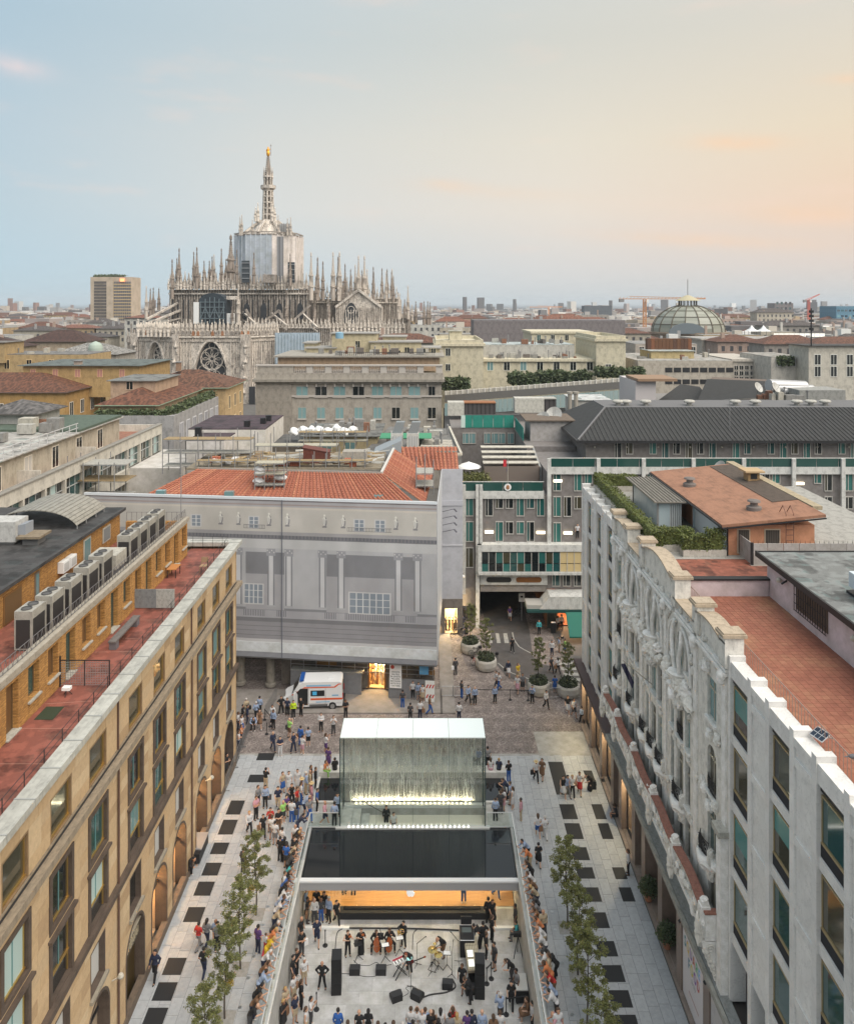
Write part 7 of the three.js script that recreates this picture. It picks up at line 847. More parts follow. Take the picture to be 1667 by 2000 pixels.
{
const T=house({label:'white rendered block with dark purple flat roof behind the scaffolding',x0:-31,x1:-21,d0:99.5,d1:112,y:22,wall:[0.66,0.64,0.6],roofCol:[0.07,0.045,0.055],map:'blotch'});house({T,wname:'front_wall',x0:-29.5,x1:-24.9,d0:94,d1:99.49,y:21.5,wall:[0.64,0.62,0.6],roofCol:[0.07,0.045,0.055],map:'blotch'});for(const[x,d]of[[-28.6,95.5],[-23.8,101],[-22.2,103.5],[-22,106]])part(T,'roof_flue',gb().box(x-0.35,x+0.35,21.6,22.9,-d,-d-0.7),M.black);part(T,'low_wing',gb().box(-36,-29.6,0,18.6,-92,-104),mat([0.6,0.58,0.55],{map:'blotch',size:4}));
const B=house({label:'low beige house with two windows behind the red tile roof',x0:-17,x1:-6.9,d0:105,d1:116,y:20.2,wall:[0.55,0.47,0.3],roofCol:[0.16,0.16,0.15],over:0.5,rows:[[17.4,2.0]],front:[3.2,3.2,1.3],panes:[M.glassPale]});clutter(B,-17,-7,20.3,105.5,114,16);house({T:B,wname:'shed_wall',x0:-21,x1:-17.2,d0:104,d1:112,y:19.2,wall:[0.16,0.14,0.12],roofCol:[0.1,0.1,0.1]});
for(let i=0;i<8;i++){const m=new THREE.Mesh(lump(61+i%3,3,0.4,2),M.white);m.name=numbered('wrapped_bundle');m.position.set(-18.4+i*1.15,20.7+(i%2)*0.2,-105.8-(i%3)*0.6);m.scale.set(0.62,0.55,0.6);m.userData={label:'white plastic wrapped bundle in the row on the beige roof',category:'bundle',group:'white bundles on the beige roof'};scene.add(m);}
for(const[u,s]of[[775,'left of two white cooling towers with slanted hoods on the roof'],[806,'right of two white cooling towers with slanted hoods on the roof']]){const p=at(u,876,97),t=thing('cooling_tower',s,'cooling unit',[p.x,p.y,p.z],0,'cooling towers');part(t,'casing',gb().box(-0.75,0.75,0,2.0,-0.8,0.8),mat([0.62,0.62,0.61],{map:'grime',size:1.5}));part(t,'hood',gb().ext([[-0.6,2.0],[0.6,2.0],[1.0,3.4],[-0.1,3.4]],-0.6,0.6,(a,b,q)=>[a,b,q]),mat([0.3,0.33,0.34],{metal:0.5,rough:0.4}));part(t,'grille',gb().box(-0.55,0.55,0.2,1.7,0.8,0.82),mat([0.45,0.45,0.44],{map:'rib',size:0.2}));part(t,'deck',gb().box(-1.1,1.1,-0.15,-0.002,-1,1),M.grey);part(t,'frame',gb().bar([-0.9,-2.5,0.7],[-0.9,-0.15,0.7],0.06).bar([0.9,-2.5,0.7],[0.9,-0.15,0.7],0.06).bar([-0.9,-2.5,0.7],[0.9,-0.15,0.7],0.04),M.grey);}
const pr=thing('plant_deck','grey roof deck with pipes beside the cooling towers','roof deck');part(pr,'deck',gb().ext([[-8.5,97],[-0.6,95],[4.2,96],[3.2,118],[-6,120]],18,19.2,(a,b,q)=>[a,q,-b]),mat([0.2,0.2,0.2],{map:'grime',size:3}));for(let i=0;i<4;i++)part(pr,'large_duct',gb().bar([-1+i*0.1,19.7,-97-i*2],[3.2,19.7,-96.6-i*2],0.45,10),mat([0.5,0.48,0.44],{map:'grime',size:1}));clutter(pr,-6,3,19.2,99,117,26);part(pr,'green_sheet',gb().box(-6.2,0.5,20.9,21.0,-99,-103),mat([0.05,0.24,0.13]));part(pr,'roof_edge',gb().bar([0.6,19.4,-96],[4.2,19.4,-96.5],0.15).bar([4.2,19.4,-96.5],[3.3,19.4,-118],0.15),M.offwhite);part(pr,'dormer_shed',gb().ext([[-6.6,19.2],[-3.2,19.2],[-3.2,21.8],[-6.6,20.2]],-92.5,-97,(a,b,q)=>[a,b,q]),mat([0.28,0.31,0.33]));part(pr,'stair_unit',gb().box(-9.6,-6.9,19.5,21.6,-86.5,-88.2),mat([0.42,0.4,0.37],{map:'grime',size:1}));
const scaf=(label,x0,x1,y0,y1,d0,d1,sx,sy)=>{const t=thing('roof_scaffold',label,'scaffolding');for(let x=x0;x<=x1+0.01;x+=sx)for(const d of[d0,d1])part(t,'upright',gb().bar([x,y0,-d],[x,y1+rr(-0.2,0.6),-d],0.05,5),M.grey);for(let y=y0+0.8;y<y1;y+=sy){for(const d of[d0,d1])part(t,'ledger',gb().bar([x0,y,-d],[x1,y,-d],0.03,5),M.steel);for(let x=x0;x<=x1;x+=sx)part(t,'transom',gb().bar([x,y,-d0],[x,y,-d1],0.03,5),M.steel);part(t,'plank',gb().box(x0,x1,y+0.04,y+0.09,-d0-0.1,-d1+0.1),mat(pick([[0.42,0.42,0.4],[0.36,0.27,0.15],[0.5,0.48,0.4]]),{map:'grime',size:1}));}return t;};
scaf('tube scaffold standing on the middle of the red tile roof',-17.6,-14.6,18.9,22.2,78.2,79.8,1.0,1.1);scaf('tube scaffold along the wall behind the red tile ridge',-30,-20,19,23.4,87,89,2,1.5);scaf('tube scaffold between white block and beige house',-21,-11,18.6,22.6,93,95,2,1.6);scaf('tube scaffold at left end of the wrapped building',-37,-31,14,22.0,79,82,1.6,1.7);scaf('tube scaffold at the right hip of the red roof',-1.2,0.6,18.6,21.8,79,82,0.9,1.3);scaf('low tube scaffold along the front of the rubble deck',-25,-6,20.4,22.0,82.9,84,1.4,1.0);scaf('tube scaffold in front of the beige house roof',-17,-8,19.4,21.6,101,102.5,1.5,1.1);
const cl=thing('work_deck','timber deck strewn with building rubble behind the red ridge','deck');part(cl,'deck',gb().box(-26,-5,20.35,20.55,-82.7,-92),mat([0.3,0.26,0.2],{map:'grime',size:1.5}));for(let i=0;i<110;i++){const x=rr(-25,-6),z=-rr(83,91),l=rr(0.6,2.6),a=rr(-0.6,0.6);part(cl,'timber',gb().bar([x,20.65+rr(0,0.4),z],[x+l*Math.cos(a),20.65+rr(0,0.5),z+l*Math.sin(a)],rr(0.04,0.09)),mat(pick([[0.42,0.32,0.18],[0.5,0.5,0.47],[0.3,0.22,0.14]])));}for(let i=0;i<6;i++){const x=rr(-25,-8),z=-rr(83,86);part(cl,'tile_stack',gb().box(x,x+rr(0.6,1.2),20.56,20.56+rr(0.3,0.7),z,z-0.6),mat([0.42,0.13,0.07],{map:'rib',size:0.2}));}for(let i=0;i<7;i++){const m=part(cl,'tarpaulin',lump(64+i%3,3,0.3,2),mat([0.6,0.6,0.6]));m.position.set(i<4?rr(-17.4,-14.8):rr(-24,-8),i<4?20+i*0.4:20.8,i<4?-79:-rr(84,88));m.scale.set(0.6,0.3,0.4);}
const rs=thing('rust_box','rust red sheet metal box on the roof behind the ridge','shed',[-12.4,20.55,-86]);part(rs,'casing',gb().ext([[-1.4,0],[1.4,0],[1.4,1.2],[-1.4,1.7]],-0.8,0.8,(a,b,q)=>[a,b,q]),mat([0.16,0.045,0.03],{map:'grime',size:1}));part(rs,'lid',gb().ext([[-1.5,1.72],[1.5,1.2],[1.5,1.28],[-1.5,1.8]],-0.9,0.9,(a,b,q)=>[a,b,q]),mat([0.12,0.04,0.03]));
}
{
const D=160,q=(u)=>PX(u,D),y=(v)=>PY(v,D),c1=[0.44,0.41,0.375];const T=thing('balustrade_palazzo','grey brown palazzo with roof balustrade below the cathedral','building');
part(T,'wall',gb().box(q(503),q(862),0,y(741),-D,-D-26),mat(c1,{map:'grime',size:5}));part(T,'cornice',gb().box(q(495),q(868),y(745),y(740),-D+1.2,-D-27).box(q(499),q(864),y(749),y(745),-D+0.6,-D-26.5),mat([0.34,0.32,0.29],{map:'grime',size:3}));part(T,'string_course',gb().box(q(502),q(863),y(775),y(772),-D+0.3,-D),mat(c1));part(T,'parapet_base',gb().box(q(500),q(864),y(740),y(728),-D+0.4,-D-0.4),mat(c1,{map:'grime',size:3}));part(T,'parapet_cap',gb().box(q(500),q(864),y(715),y(712),-D+0.5,-D-0.5),mat(c1));part(T,'parapet_block',gb().box(q(503),q(574),y(728),y(715),-D+0.3,-D-0.3),mat(c1,{map:'grime',size:3}));
for(let k=0;k<8;k++){const u0=575+k*36;part(T,'parapet_pier',gb().box(q(u0+24),q(u0+36),y(728),y(715),-D+0.3,-D-0.3),mat(c1));if(k<7)for(let j=0;j<7;j++){const x=q(u0+1+j*3.6);part(T,'baluster',gb().lathe(x,-D,[[0.12,0],[0.17,0.4],[0.08,0.9],[0.12,1.35]],6,y(728)),mat([0.4,0.37,0.34]));}}
[538,590,627,663,700,737,773,809,843].forEach((u,i)=>{const wide=i&&i<8;addWindow(T,q(u),y(774),-D,wide?2.3:1.3,y(755)-y(774),0,mat([0.3,0.28,0.26]),pick([mat([0.2,0.33,0.34],{rough:0.2}),M.glassDark,M.glassPale]));if(wide)part(T,'window_surround',gb().box(q(u-13.5),q(u+13.5),y(777),y(774.6),-D+0.25,-D),mat(c1));});[538,590,627,663,700,737,773,809,843].forEach((u)=>{addWindow(T,q(u),y(817),-D,1.6,y(796)-y(817),0,mat([0.36,0.34,0.3]),pick([M.glassDark,mat([0.2,0.33,0.34],{rough:0.2})]));part(T,'window_surround',gb().box(q(u-9),q(u+9),y(820),y(817.5),-D+0.3,-D),mat(c1));});
for(let u=600;u<850;u+=18)part(T,'bracket',gb().box(q(u-1.4),q(u+1.4),y(755),y(749.2),-D+0.5,-D),mat(c1));part(T,'left_pavilion',gb().box(q(500),q(570),0,y(750),-D+0.35,-D-3),mat([0.36,0.335,0.305],{map:'grime',size:3}));
part(T,'attic_wall',gb().box(q(535),q(858),y(728),y(700),-D-4,-D-24),mat([0.5,0.36,0.25],{map:'grime',size:3}));part(T,'attic_roof',gb().box(q(528),q(868),y(700),y(697),-D-3,-D-25),mat([0.38,0.36,0.33],{map:'grime',size:3}));
const D2=176,q2=(u)=>PX(u,D2),y2=(v)=>PY(v,D2),cr=[0.64,0.57,0.4];for(const[u0,u1,v,dp]of[[648,735,652,0],[725,822,668,-2],[600,655,680,-1],[818,858,680,-1],[745,790,660,5],[590,612,672,3]]){part(T,'roof_block',gb().box(q2(u0),q2(u1),22,y2(v),-D2-dp,-D2-dp-8),mat(cr,{map:'grime',size:3}));part(T,'roof_block_cap',gb().box(q2(u0)-0.4,q2(u1)+0.4,y2(v)+0.002,y2(v)+0.25,-D2-dp+0.5,-D2-dp-8.3),mat([0.3,0.29,0.27]));}for(const[u,v]of[[795,684],[778,690],[700,672],[846,686],[831,686]])addWindow(T,q2(u),y2(v+7),-D2+2.02,1,1.6,0,mat(cr),M.glassDark);clutter(T,q(600),q(850),y(697),D+4,D+15,18);part(T,'water_tank',gb().lathe(q2(666),-D2+3,[[0.9,0],[0.9,1.3],[0,1.5]],10,y2(660)),mat([0.2,0.36,0.48]));const rl=gb();for(let u=660;u<850;u+=4)rl.bar([q(u),y(697),-D-3.5],[q(u),y(690),-D-3.5],0.04);rl.bar([q(655),y(690),-D-3.5],[q(850),y(690),-D-3.5],0.05);part(T,'roof_railing',rl,M.darkMetal);for(let k=0;k<14;k++)part(T,'chapel_fin',gb().box(q2(588+k*5),q2(590+k*5),y2(692),y2(684-k*1.4),-D2-10-k,-D2-10.5-k),mat([0.45,0.42,0.36]));
}
{
const D=190,q=(u)=>PX(u,D),y=(v)=>PY(v,D),cr=[0.68,0.64,0.51];const T=house({label:'cream building with roof balustrade right of the grey palazzo',x0:q(850),x1:q(941),d0:186,d1:215,y:PY(672,186),wall:cr,cornice:0.5,parapet:1.0,rows:[[PY(724,186),1.6],[PY(695,186),1.8]],front:[3,6,1.1,0.3],panes:[M.glassDark]});house({T,wname:'tower_wall',x0:q(880),x1:q(905),d0:200,d1:210,y0:20,y:y(650),wall:cr,roofCol:[0.4,0.38,0.32],over:0.4});
const U=house({label:'long cream building with planted terrace and row of windows',x0:q(941),x1:q(1160),d0:D,d1:D+22,y:y(702),wall:cr,cornice:0.5,rows:[[y(723),2.0]],front:[2,4.1,1.4],panes:[M.glassDark,M.glassPale]});house({T:U,wname:'set_back_wall',x0:q(945),x1:q(1130),d0:D+6,d1:D+20,y0:20,y:y(676),wall:[0.55,0.55,0.54],roofCol:[0.45,0.5,0.5]});clutter(U,q(945),q(1150),y(702),D+1,D+6,22);clutter(U,q(945),q(1125),y(676)+0.1,D+6,D+18,12);house({T:U,wname:'corner_wall',x0:q(1160),x1:q(1217),d0:D-2,d1:D+24,y:y(662),wall:cr,cornice:0.5,parapet:0.9,rows:[[y(726),2]],front:[3,4,1.3]});house({T:U,wname:'rear_block_wall',x0:PX(1038,220),x1:PX(1155,220),d0:220,d1:240,y:PY(648,220),wall:cr,cornice:0.4,rows:[[PY(665,220),1.6]],front:[2,4,1]});
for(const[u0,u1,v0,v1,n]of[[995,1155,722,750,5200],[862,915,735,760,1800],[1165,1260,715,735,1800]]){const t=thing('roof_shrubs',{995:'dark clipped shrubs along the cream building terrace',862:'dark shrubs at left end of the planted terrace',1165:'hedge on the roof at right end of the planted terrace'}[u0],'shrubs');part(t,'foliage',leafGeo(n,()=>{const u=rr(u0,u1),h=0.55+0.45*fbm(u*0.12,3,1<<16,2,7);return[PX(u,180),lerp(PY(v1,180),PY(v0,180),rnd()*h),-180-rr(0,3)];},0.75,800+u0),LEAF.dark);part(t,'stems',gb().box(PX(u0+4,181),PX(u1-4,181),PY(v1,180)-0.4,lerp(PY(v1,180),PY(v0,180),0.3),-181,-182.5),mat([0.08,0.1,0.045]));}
const A=thing('arcade_roof','long dark glazed arcade roof with white balustrade','roof');part(A,'parapet',gb().ext([[868,772],[1245,742],[1245,736],[868,764]].map(([u,v])=>[PX(u,172),PY(v,172)]),-171,-172,(a,b,c)=>[a,b,c]),mat([0.56,0.54,0.5],{map:'grime',size:3}));for(let k=0;k<34;k++){const t=k/34,u=lerp(870,1240,t),v=lerp(766,738,t);part(A,'parapet_pier',gb().box(PX(u-1.2,170.8),PX(u+1.2,170.8),PY(v+6,170.8),PY(v-2,170.8),-170.8,-171.4),mat([0.6,0.58,0.53]));}part(A,'dark_roof',gb().quad(at(868,786,160).toArray(),at(1245,757,160).toArray(),at(1245,743,170).toArray(),at(868,772,170).toArray()),mat([0.06,0.055,0.05],{map:'grime',size:2}));for(let k=0;k<40;k++){const t=k/40,t1=(k+0.94)/40;part(A,'glass_panel',gb().quad(at(lerp(868,1245,t),lerp(812,786,t),157).toArray(),at(lerp(868,1245,t1),lerp(812,786,t1),157).toArray(),at(lerp(868,1245,t1),lerp(788,759,t1),158).toArray(),at(lerp(868,1245,t),lerp(788,759,t),158).toArray()),mat([0.1,0.16,0.16],{rough:0.25}));}part(A,'arcade_wall',gb().box(PX(868,159),PX(1245,159),0,15.5,-159,-170),mat([0.2,0.2,0.2]));
for(const[u0,u1,v0,v1,s]of[[874,906,786,812,'white chiller with rusty louvres, left, above green netting'],[1005,1062,778,806,'long white chiller on roof beside the two steel flues']]){const t=thing('roof_chiller',s,'chiller');const D3=126;part(t,'casing',gb().box(PX(u0,D3),PX(u1,D3),PY(v1,D3),PY(v0,D3),-D3,-D3-2.5),mat([0.6,0.6,0.57],{map:'grime',size:1.5}));part(t,'louvre_bank',gb().box(PX(u1,D3),PX(u1+(u0<900?62:24),D3),PY(v1-2,D3),PY(v0+2,D3),-D3-0.2,-D3-2.5),mat([0.06,0.055,0.055],{map:'rib',size:0.7}));part(t,'rusty_lid',gb().box(PX(u1,D3),PX(u1+(u0<900?62:24),D3),PY(v0+1.8,D3),PY(v0,D3),-D3,-D3-2.6),mat(u0<900?[0.38,0.17,0.08]:[0.5,0.5,0.48],{map:'grime',size:1}));}
const wr=house({label:'white plant room with twin steel flues behind green netting',x0:PX(1120,128),x1:PX(1190,128),d0:128,d1:136,y:PY(782,128),wall:[0.55,0.56,0.56],roofCol:[0.55,0.56,0.55],over:0.3});for(const u of[1112,1124])part(wr,'steel_flue',gb().bar([PX(u,127),16,-127],[PX(u,127),PY(769,127),-127],0.35,10).bar([PX(u,127),PY(769,127),-127],[PX(u,127),PY(765,127),-127],0.5,10),mat([0.4,0.37,0.32],{metal:0.4,rough:0.5}));
dish('large white dish on the plant room roof, tilted left',[PX(1060,112),20.4,-112],1.2,-0.7,-0.6,0.9);dish('large white dish on the plant room roof, right one',[PX(1082,112),20.6,-112],1.2,-0.4,-0.5,1.4);
antenna('wide yagi antenna standing on the dark metal roof',[PX(1424,100),19,-100],7,7,0.3);
}
{
const R=house({label:'pale concrete parking building with open decks at right',x0:PX(1245,185),x1:PX(1430,185),d0:185,d1:215,y:PY(705,185),wall:[0.52,0.48,0.43],roofCol:[0.4,0.38,0.35]});for(const v of[722,745])for(let k=0;k<8;k++)part(R,'deck_opening',gb().box(PX(1298+k*17,185),PX(1312+k*17,185),PY(v+5,185),PY(v-4,185),-184.9,-185.2),M.black);house({T:R,wname:'tank_room_wall',x0:PX(1275,190),x1:PX(1360,190),d0:192,d1:202,y0:20,y:PY(686,192),wall:[0.55,0.45,0.25],roofCol:[0.4,0.42,0.4],over:0.4});for(let k=0;k<12;k++)part(R,'rusty_panel',gb().box(PX(1268+k*7.3,196),PX(1274.8+k*7.3,196),PY(684,196),PY(662,196),-198,-200),mat(pick([[0.17,0.08,0.04],[0.24,0.1,0.05],[0.12,0.06,0.04]]),{map:'grime',size:1}));clutter(R,PX(1250,185),PX(1425,185),PY(705,185)+0.1,186,212,14);
const wd=house({label:'curved white building with grid of small windows at right',x0:PX(1430,188),x1:PX(1500,188),d0:188,d1:210,y:PY(702,188),wall:[0.55,0.52,0.48],cornice:0.4,rows:[[PY(722,188),1],[PY(733,188),1],[PY(744,188),1]],front:[0.8,1.3,0.9],panes:[M.glassDark]});
const dk=thing('dark_roof_hall','black sheet metal hipped roof hall behind the grey office','building');const D=132,b=(u,v,d=D)=>at(u,v,d).toArray();const dm=mat([0.025,0.026,0.028],{map:'grime',size:3,rough:0.7});part(dk,'roof_slope',gb().quad(b(1276,788),b(1400,795),b(1365,755,142),b(1328,750,142)),dm);part(dk,'roof_slope',gb().quad(b(1360,785,128),b(1500,775,128),b(1512,745,140),b(1380,740,140)),dm);part(dk,'roof_slope',gb().quad(b(1385,742,141),b(1515,748,141),b(1512,742,146),b(1390,736,146)),mat([0.13,0.1,0.08]));part(dk,'wall',gb().box(PX(1280,133),PX(1520,133),0,PY(790,133),-133,-150),mat([0.2,0.19,0.18]));part(dk,'wall',gb().box(PX(1240,131),PX(1280,131),0,PY(745,131),-131,-142),mat([0.5,0.47,0.47]));part(dk,'brown_roof',gb().box(PX(1245,130),PX(1322,130),PY(745,130),PY(740,130),-130,-138),mat([0.26,0.17,0.11]));for(const u of[1478,1512])dish(u<1500?'white dish on the black hall roof, left one':'white dish on the black hall roof, right one',[PX(u,126),PY(768,126),-126],0.9,0.6,-0.5,0.8);clutter(dk,PX(1482,124),PX(1600,124),PY(785,124),124,132,8);
const du=thing('rooftop_ducts','big silver ducts and water tank on roof at right border','ducts');for(let k=0;k<3;k++)part(du,'duct',gb().bar(b(1500+k*12,752+k*6,130),b(1570+k*14,755+k*6,132),1.0-k*0.15,12),mat([0.45,0.46,0.47],{metal:0.5,rough:0.4}));part(du,'tank',gb().box(PX(1560,126),PX(1650,126),18,PY(762,126),-126,-132),mat([0.35,0.36,0.36],{map:'grime',size:2}));
const w1=house({label:'white apartment block with black flat roof at the right border',x0:PX(1578,172),x1:PX(1720,172),d0:172,d1:181,y:PY(676,172),wall:[0.6,0.58,0.53],roofCol:[0.05,0.05,0.05],over:0.6,rows:[[PY(712,172),2.2],[PY(735,172),2.2]],front:[2,3.6,1.3],panes:[M.glassDark]});const w2=house({label:'white wing with garden terrace left of the black flat roof',x0:PX(1505,178),x1:PX(1577,178),d0:178,d1:196,y:PY(698,178),wall:[0.6,0.58,0.55],roofCol:[0.35,0.33,0.3],rows:[[PY(715,178),1.8]],front:[2,3,1.1]});part(w2,'roof_shrub',leafGeo(900,()=>[PX(rr(1520,1550),177),PY(rr(697,712),177),-177-rr(0,2)],0.6,871),LEAF.dark);
const mast=thing('radio_mast','black lattice radio mast on the white block at right','mast');part(mast,'pole',gb().bar(at(1583,676,171).toArray(),at(1583,602,171).toArray(),0.16,6),M.black);for(const v of[606,615,624,640])part(mast,'panel_aerial',gb().box(PX(1581,171),PX(1585.5,171),PY(v+5,171),PY(v,171),-170.4,-171.6),M.black);
house({label:'long blank purple grey slab building behind the cream roofs',x0:PX(925,280),x1:PX(1220,280),d0:280,d1:300,y:PY(626,280),wall:[0.24,0.22,0.235],roofCol:[0.2,0.19,0.2]});house({label:'pale stone block behind the white tents at right',x0:PX(1370,300),x1:PX(1600,300),d0:300,d1:325,y:PY(662,300),wall:[0.55,0.52,0.48],roofCol:[0.42,0.4,0.38],cornice:0.5,rows:[[PY(690,300),2]],front:[3,6,1.6]});house({label:'white building with arched loggia in front of the glass dome',x0:PX(1240,240),x1:PX(1360,240),d0:240,d1:262,y:PY(672,240),wall:[0.5,0.46,0.43],roofCol:[0.3,0.29,0.28],rows:[[PY(690,240),2]],front:[2,4,1.4]});
for(const[u,s]of[[1467,'left white peaked tent on the roof terrace'],[1490,'right white peaked tent on the roof terrace']]){const p=at(u,655,296),t=thing('party_tent',s,'tent',[p.x,p.y,p.z],0.785,'white tents');part(t,'canopy',gb().lathe(0,0,[[3.0,1.6],[1.2,2.5],[0.3,3.6],[0,4.0]],4),M.white);for(let k=0;k<4;k++){const a=k*Math.PI/2;part(t,'pole',gb().bar([2.8*Math.cos(a),0,2.8*Math.sin(a)],[2.8*Math.cos(a),1.6,2.8*Math.sin(a)],0.08),M.grey);}}
const aw=thing('terrace_awning','white awning over the crowded roof terrace right of the dome','awning');for(let k=0;k<10;k++)part(aw,'awning_panel',gb().quad(at(1510+k*10,658,296).toArray(),at(1519.5+k*10,658,296).toArray(),at(1519.5+k*10,651,300).toArray(),at(1510+k*10,651,300).toArray()),mat([0.62,0.62,0.58]));part(aw,'frame',gb().box(PX(1508,298),PX(1612,298),PY(668,298),PY(665,298),-296,-300),M.darkMetal);
{
const t=thing('glass_dome','glazed iron dome with lantern on the skyline at right','dome'),D=410,c=at(1342,648,D),R=18.6,ir=mat([0.1,0.085,0.06]),gl=mat([0.27,0.28,0.235],{rough:0.45});const prof=[];for(let i=0;i<=9;i++){const a=i/9*1.32;prof.push([R*Math.cos(a),14.5*Math.sin(a)]);}
const seg=16;for(let k=0;k<seg;k++){const a=k/seg*6.283,b=(k+1)/seg*6.283,P=(r,h,q)=>[c.x+r*Math.cos(q),c.y+h,c.z-r*Math.sin(q)];for(let i=0;i<9;i++){part(t,'dome_pane',gb().quad(P(...prof[i],a),P(...prof[i],b),P(...prof[i+1],b),P(...prof[i+1],a)),(i*3+k)%4?gl:mat([0.2,0.21,0.17],{rough:0.45}));part(t,'dome_rib',gb().bar(P(prof[i][0]+0.1,prof[i][1],a),P(prof[i+1][0]+0.1,prof[i+1][1],a),0.22),ir);if(i%2===0)part(t,'dome_ring',gb().bar(P(prof[i][0]+0.08,prof[i][1],a),P(prof[i][0]+0.08,prof[i][1],b),0.18),ir);}part(t,'lantern_post',gb().bar(P(4.6,14,a),P(4.6,16.6,a),0.18),ir);}part(t,'drum',gb().lathe(c.x,c.z,[[R+1.2,-14],[R+1.2,-1.2],[R+2,-1],[R+2,0],[R,0.1]],16,c.y),mat([0.33,0.26,0.2],{map:'grime',size:6}));part(t,'lantern_roof',gb().lathe(c.x,c.z,[[6.6,16.6],[5.8,17.0],[1.2,19.4],[0,19.6]],16,c.y),mat([0.4,0.36,0.24]));part(t,'finial',gb().bar([c.x,c.y+19.5,c.z],[c.x,c.y+28,c.z],0.12),ir);
const g=part(t,'front_gable',gb().ext(Array.from({length:11},(_,i)=>{const a=Math.PI*i/10;return[PX(1342,390)+9.5*Math.cos(a),PY(652,390)+5.5*Math.sin(a)];}),-390,-391,(a,b,q)=>[a,b,q]),mat([0.14,0.17,0.19]));}
const tw=thing('tan_tower','tan office tower with gridded windows on the left skyline','tower');{const D=620,q=(u)=>PX(u,D),y=(v)=>PY(v,D),tn=mat([0.5,0.42,0.33],{map:'blotch',size:20});part(tw,'shaft',gb().box(q(177),q(257),0,y(541),-D,-D-20),tn);for(let r=0;r<13;r++){for(let k=0;k<10;k++)part(tw,'window',gb().box(q(184.5+k*2.6),q(186.4+k*2.6),y(554+r*6),y(549.5+r*6),-D+0.4,-D),mat([0.1,0.09,0.085]));for(let k=0;k<8;k++)part(tw,'window',gb().box(q(223.5+k*4.2),q(226.2+k*4.2),y(554+r*6),y(550+r*6),-D+0.4,-D),mat([0.12,0.12,0.13]));part(tw,'floor_band',gb().box(q(222),q(257),y(556+r*6),y(554.6+r*6),-D+0.6,-D),mat([0.55,0.42,0.24]));}part(tw,'pier',gb().box(q(209),q(222),0,y(541.5),-D+0.8,-D),tn);part(tw,'red_sign',gb().box(q(236),q(244),y(550),y(544),-D+1.4,-D+0.7),mat([0.9,0.3,0.12],{emit:[1,0.25,0.1],power:0.8}));part(tw,'roof_garden',leafGeo(700,()=>[q(rr(180,240)),y(541)+rr(0,2),-D-rr(1,10)],1.4,881),LEAF.dark);}
const crane=(label,u,v,D,h,jl,jr,col,tilt=0)=>{const p=at(u,v,D),t=thing('tower_crane',label,'crane',[p.x,0,p.z]);const m=mat(col),g=gb(),H=p.y+h;for(const[a,b]of[[-0.8,-0.8],[0.8,-0.8],[0.8,0.8],[-0.8,0.8]])g.bar([a,10,b],[a,H,b],0.16);for(let y=12;y<H-2;y+=2){g.bar([-0.8,y,0.8],[0.8,y+2,0.8],0.1);g.bar([0.8,y,0.8],[-0.8,y+2,0.8],0.1);}part(t,'mast',g,m);const j=gb();j.bar([-jl,H+tilt*-jl,0],[jr,H+tilt*jr,0],0.22);j.bar([-jl*0.6,H+1.6-tilt*jl*0.6,0],[jr,H+0.4+tilt*jr,0],0.16);for(let x=-jl;x<jr;x+=2.2)j.bar([x,H+tilt*x,0],[x+1.1,H+1.2+tilt*x,0],0.1);part(t,'jib',j,m);part(t,'counterweight',gb().box(jl>jr?jr-3:-jl,jl>jr?jr:-jl+3,H-2,H,-1,1),M.grey);part(t,'cab',gb().box(0.9,2.4,H-2.2,H-0.2,-0.8,0.8),M.white);};
crane('orange tower crane with long jib left of the glass dome',1258,640,480,18,16,38,[0.5,0.24,0.1]);crane('small orange tower crane on the horizon right of the cathedral',1071,620,900,12,22,16,[0.7,0.3,0.1]);crane('red and white crane on the horizon at right',1578,620,700,16,5,10,[0.55,0.12,0.08],0.5);
house({label:'dark stepped tower block on the skyline at right',x0:PX(1512,900),x1:PX(1548,900),d0:900,d1:920,y:PY(592,900),wall:[0.24,0.22,0.23],rows:[[40,3],[34,3]],front:[3,5,2.4]});house({label:'blue glass block with white roof sign at right border',x0:PX(1632,700),x1:PX(1690,700),d0:700,d1:730,y:PY(598,700),wall:[0.12,0.27,0.4],roofCol:[0.7,0.72,0.72],rows:[[28,2],[33,2]],front:[2,3.5,2.4]});house({label:'wide dark office slab on the horizon right of centre',x0:PX(1140,900),x1:PX(1194,900),d0:900,d1:915,y:PY(597,900),wall:[0.13,0.15,0.18]});
}
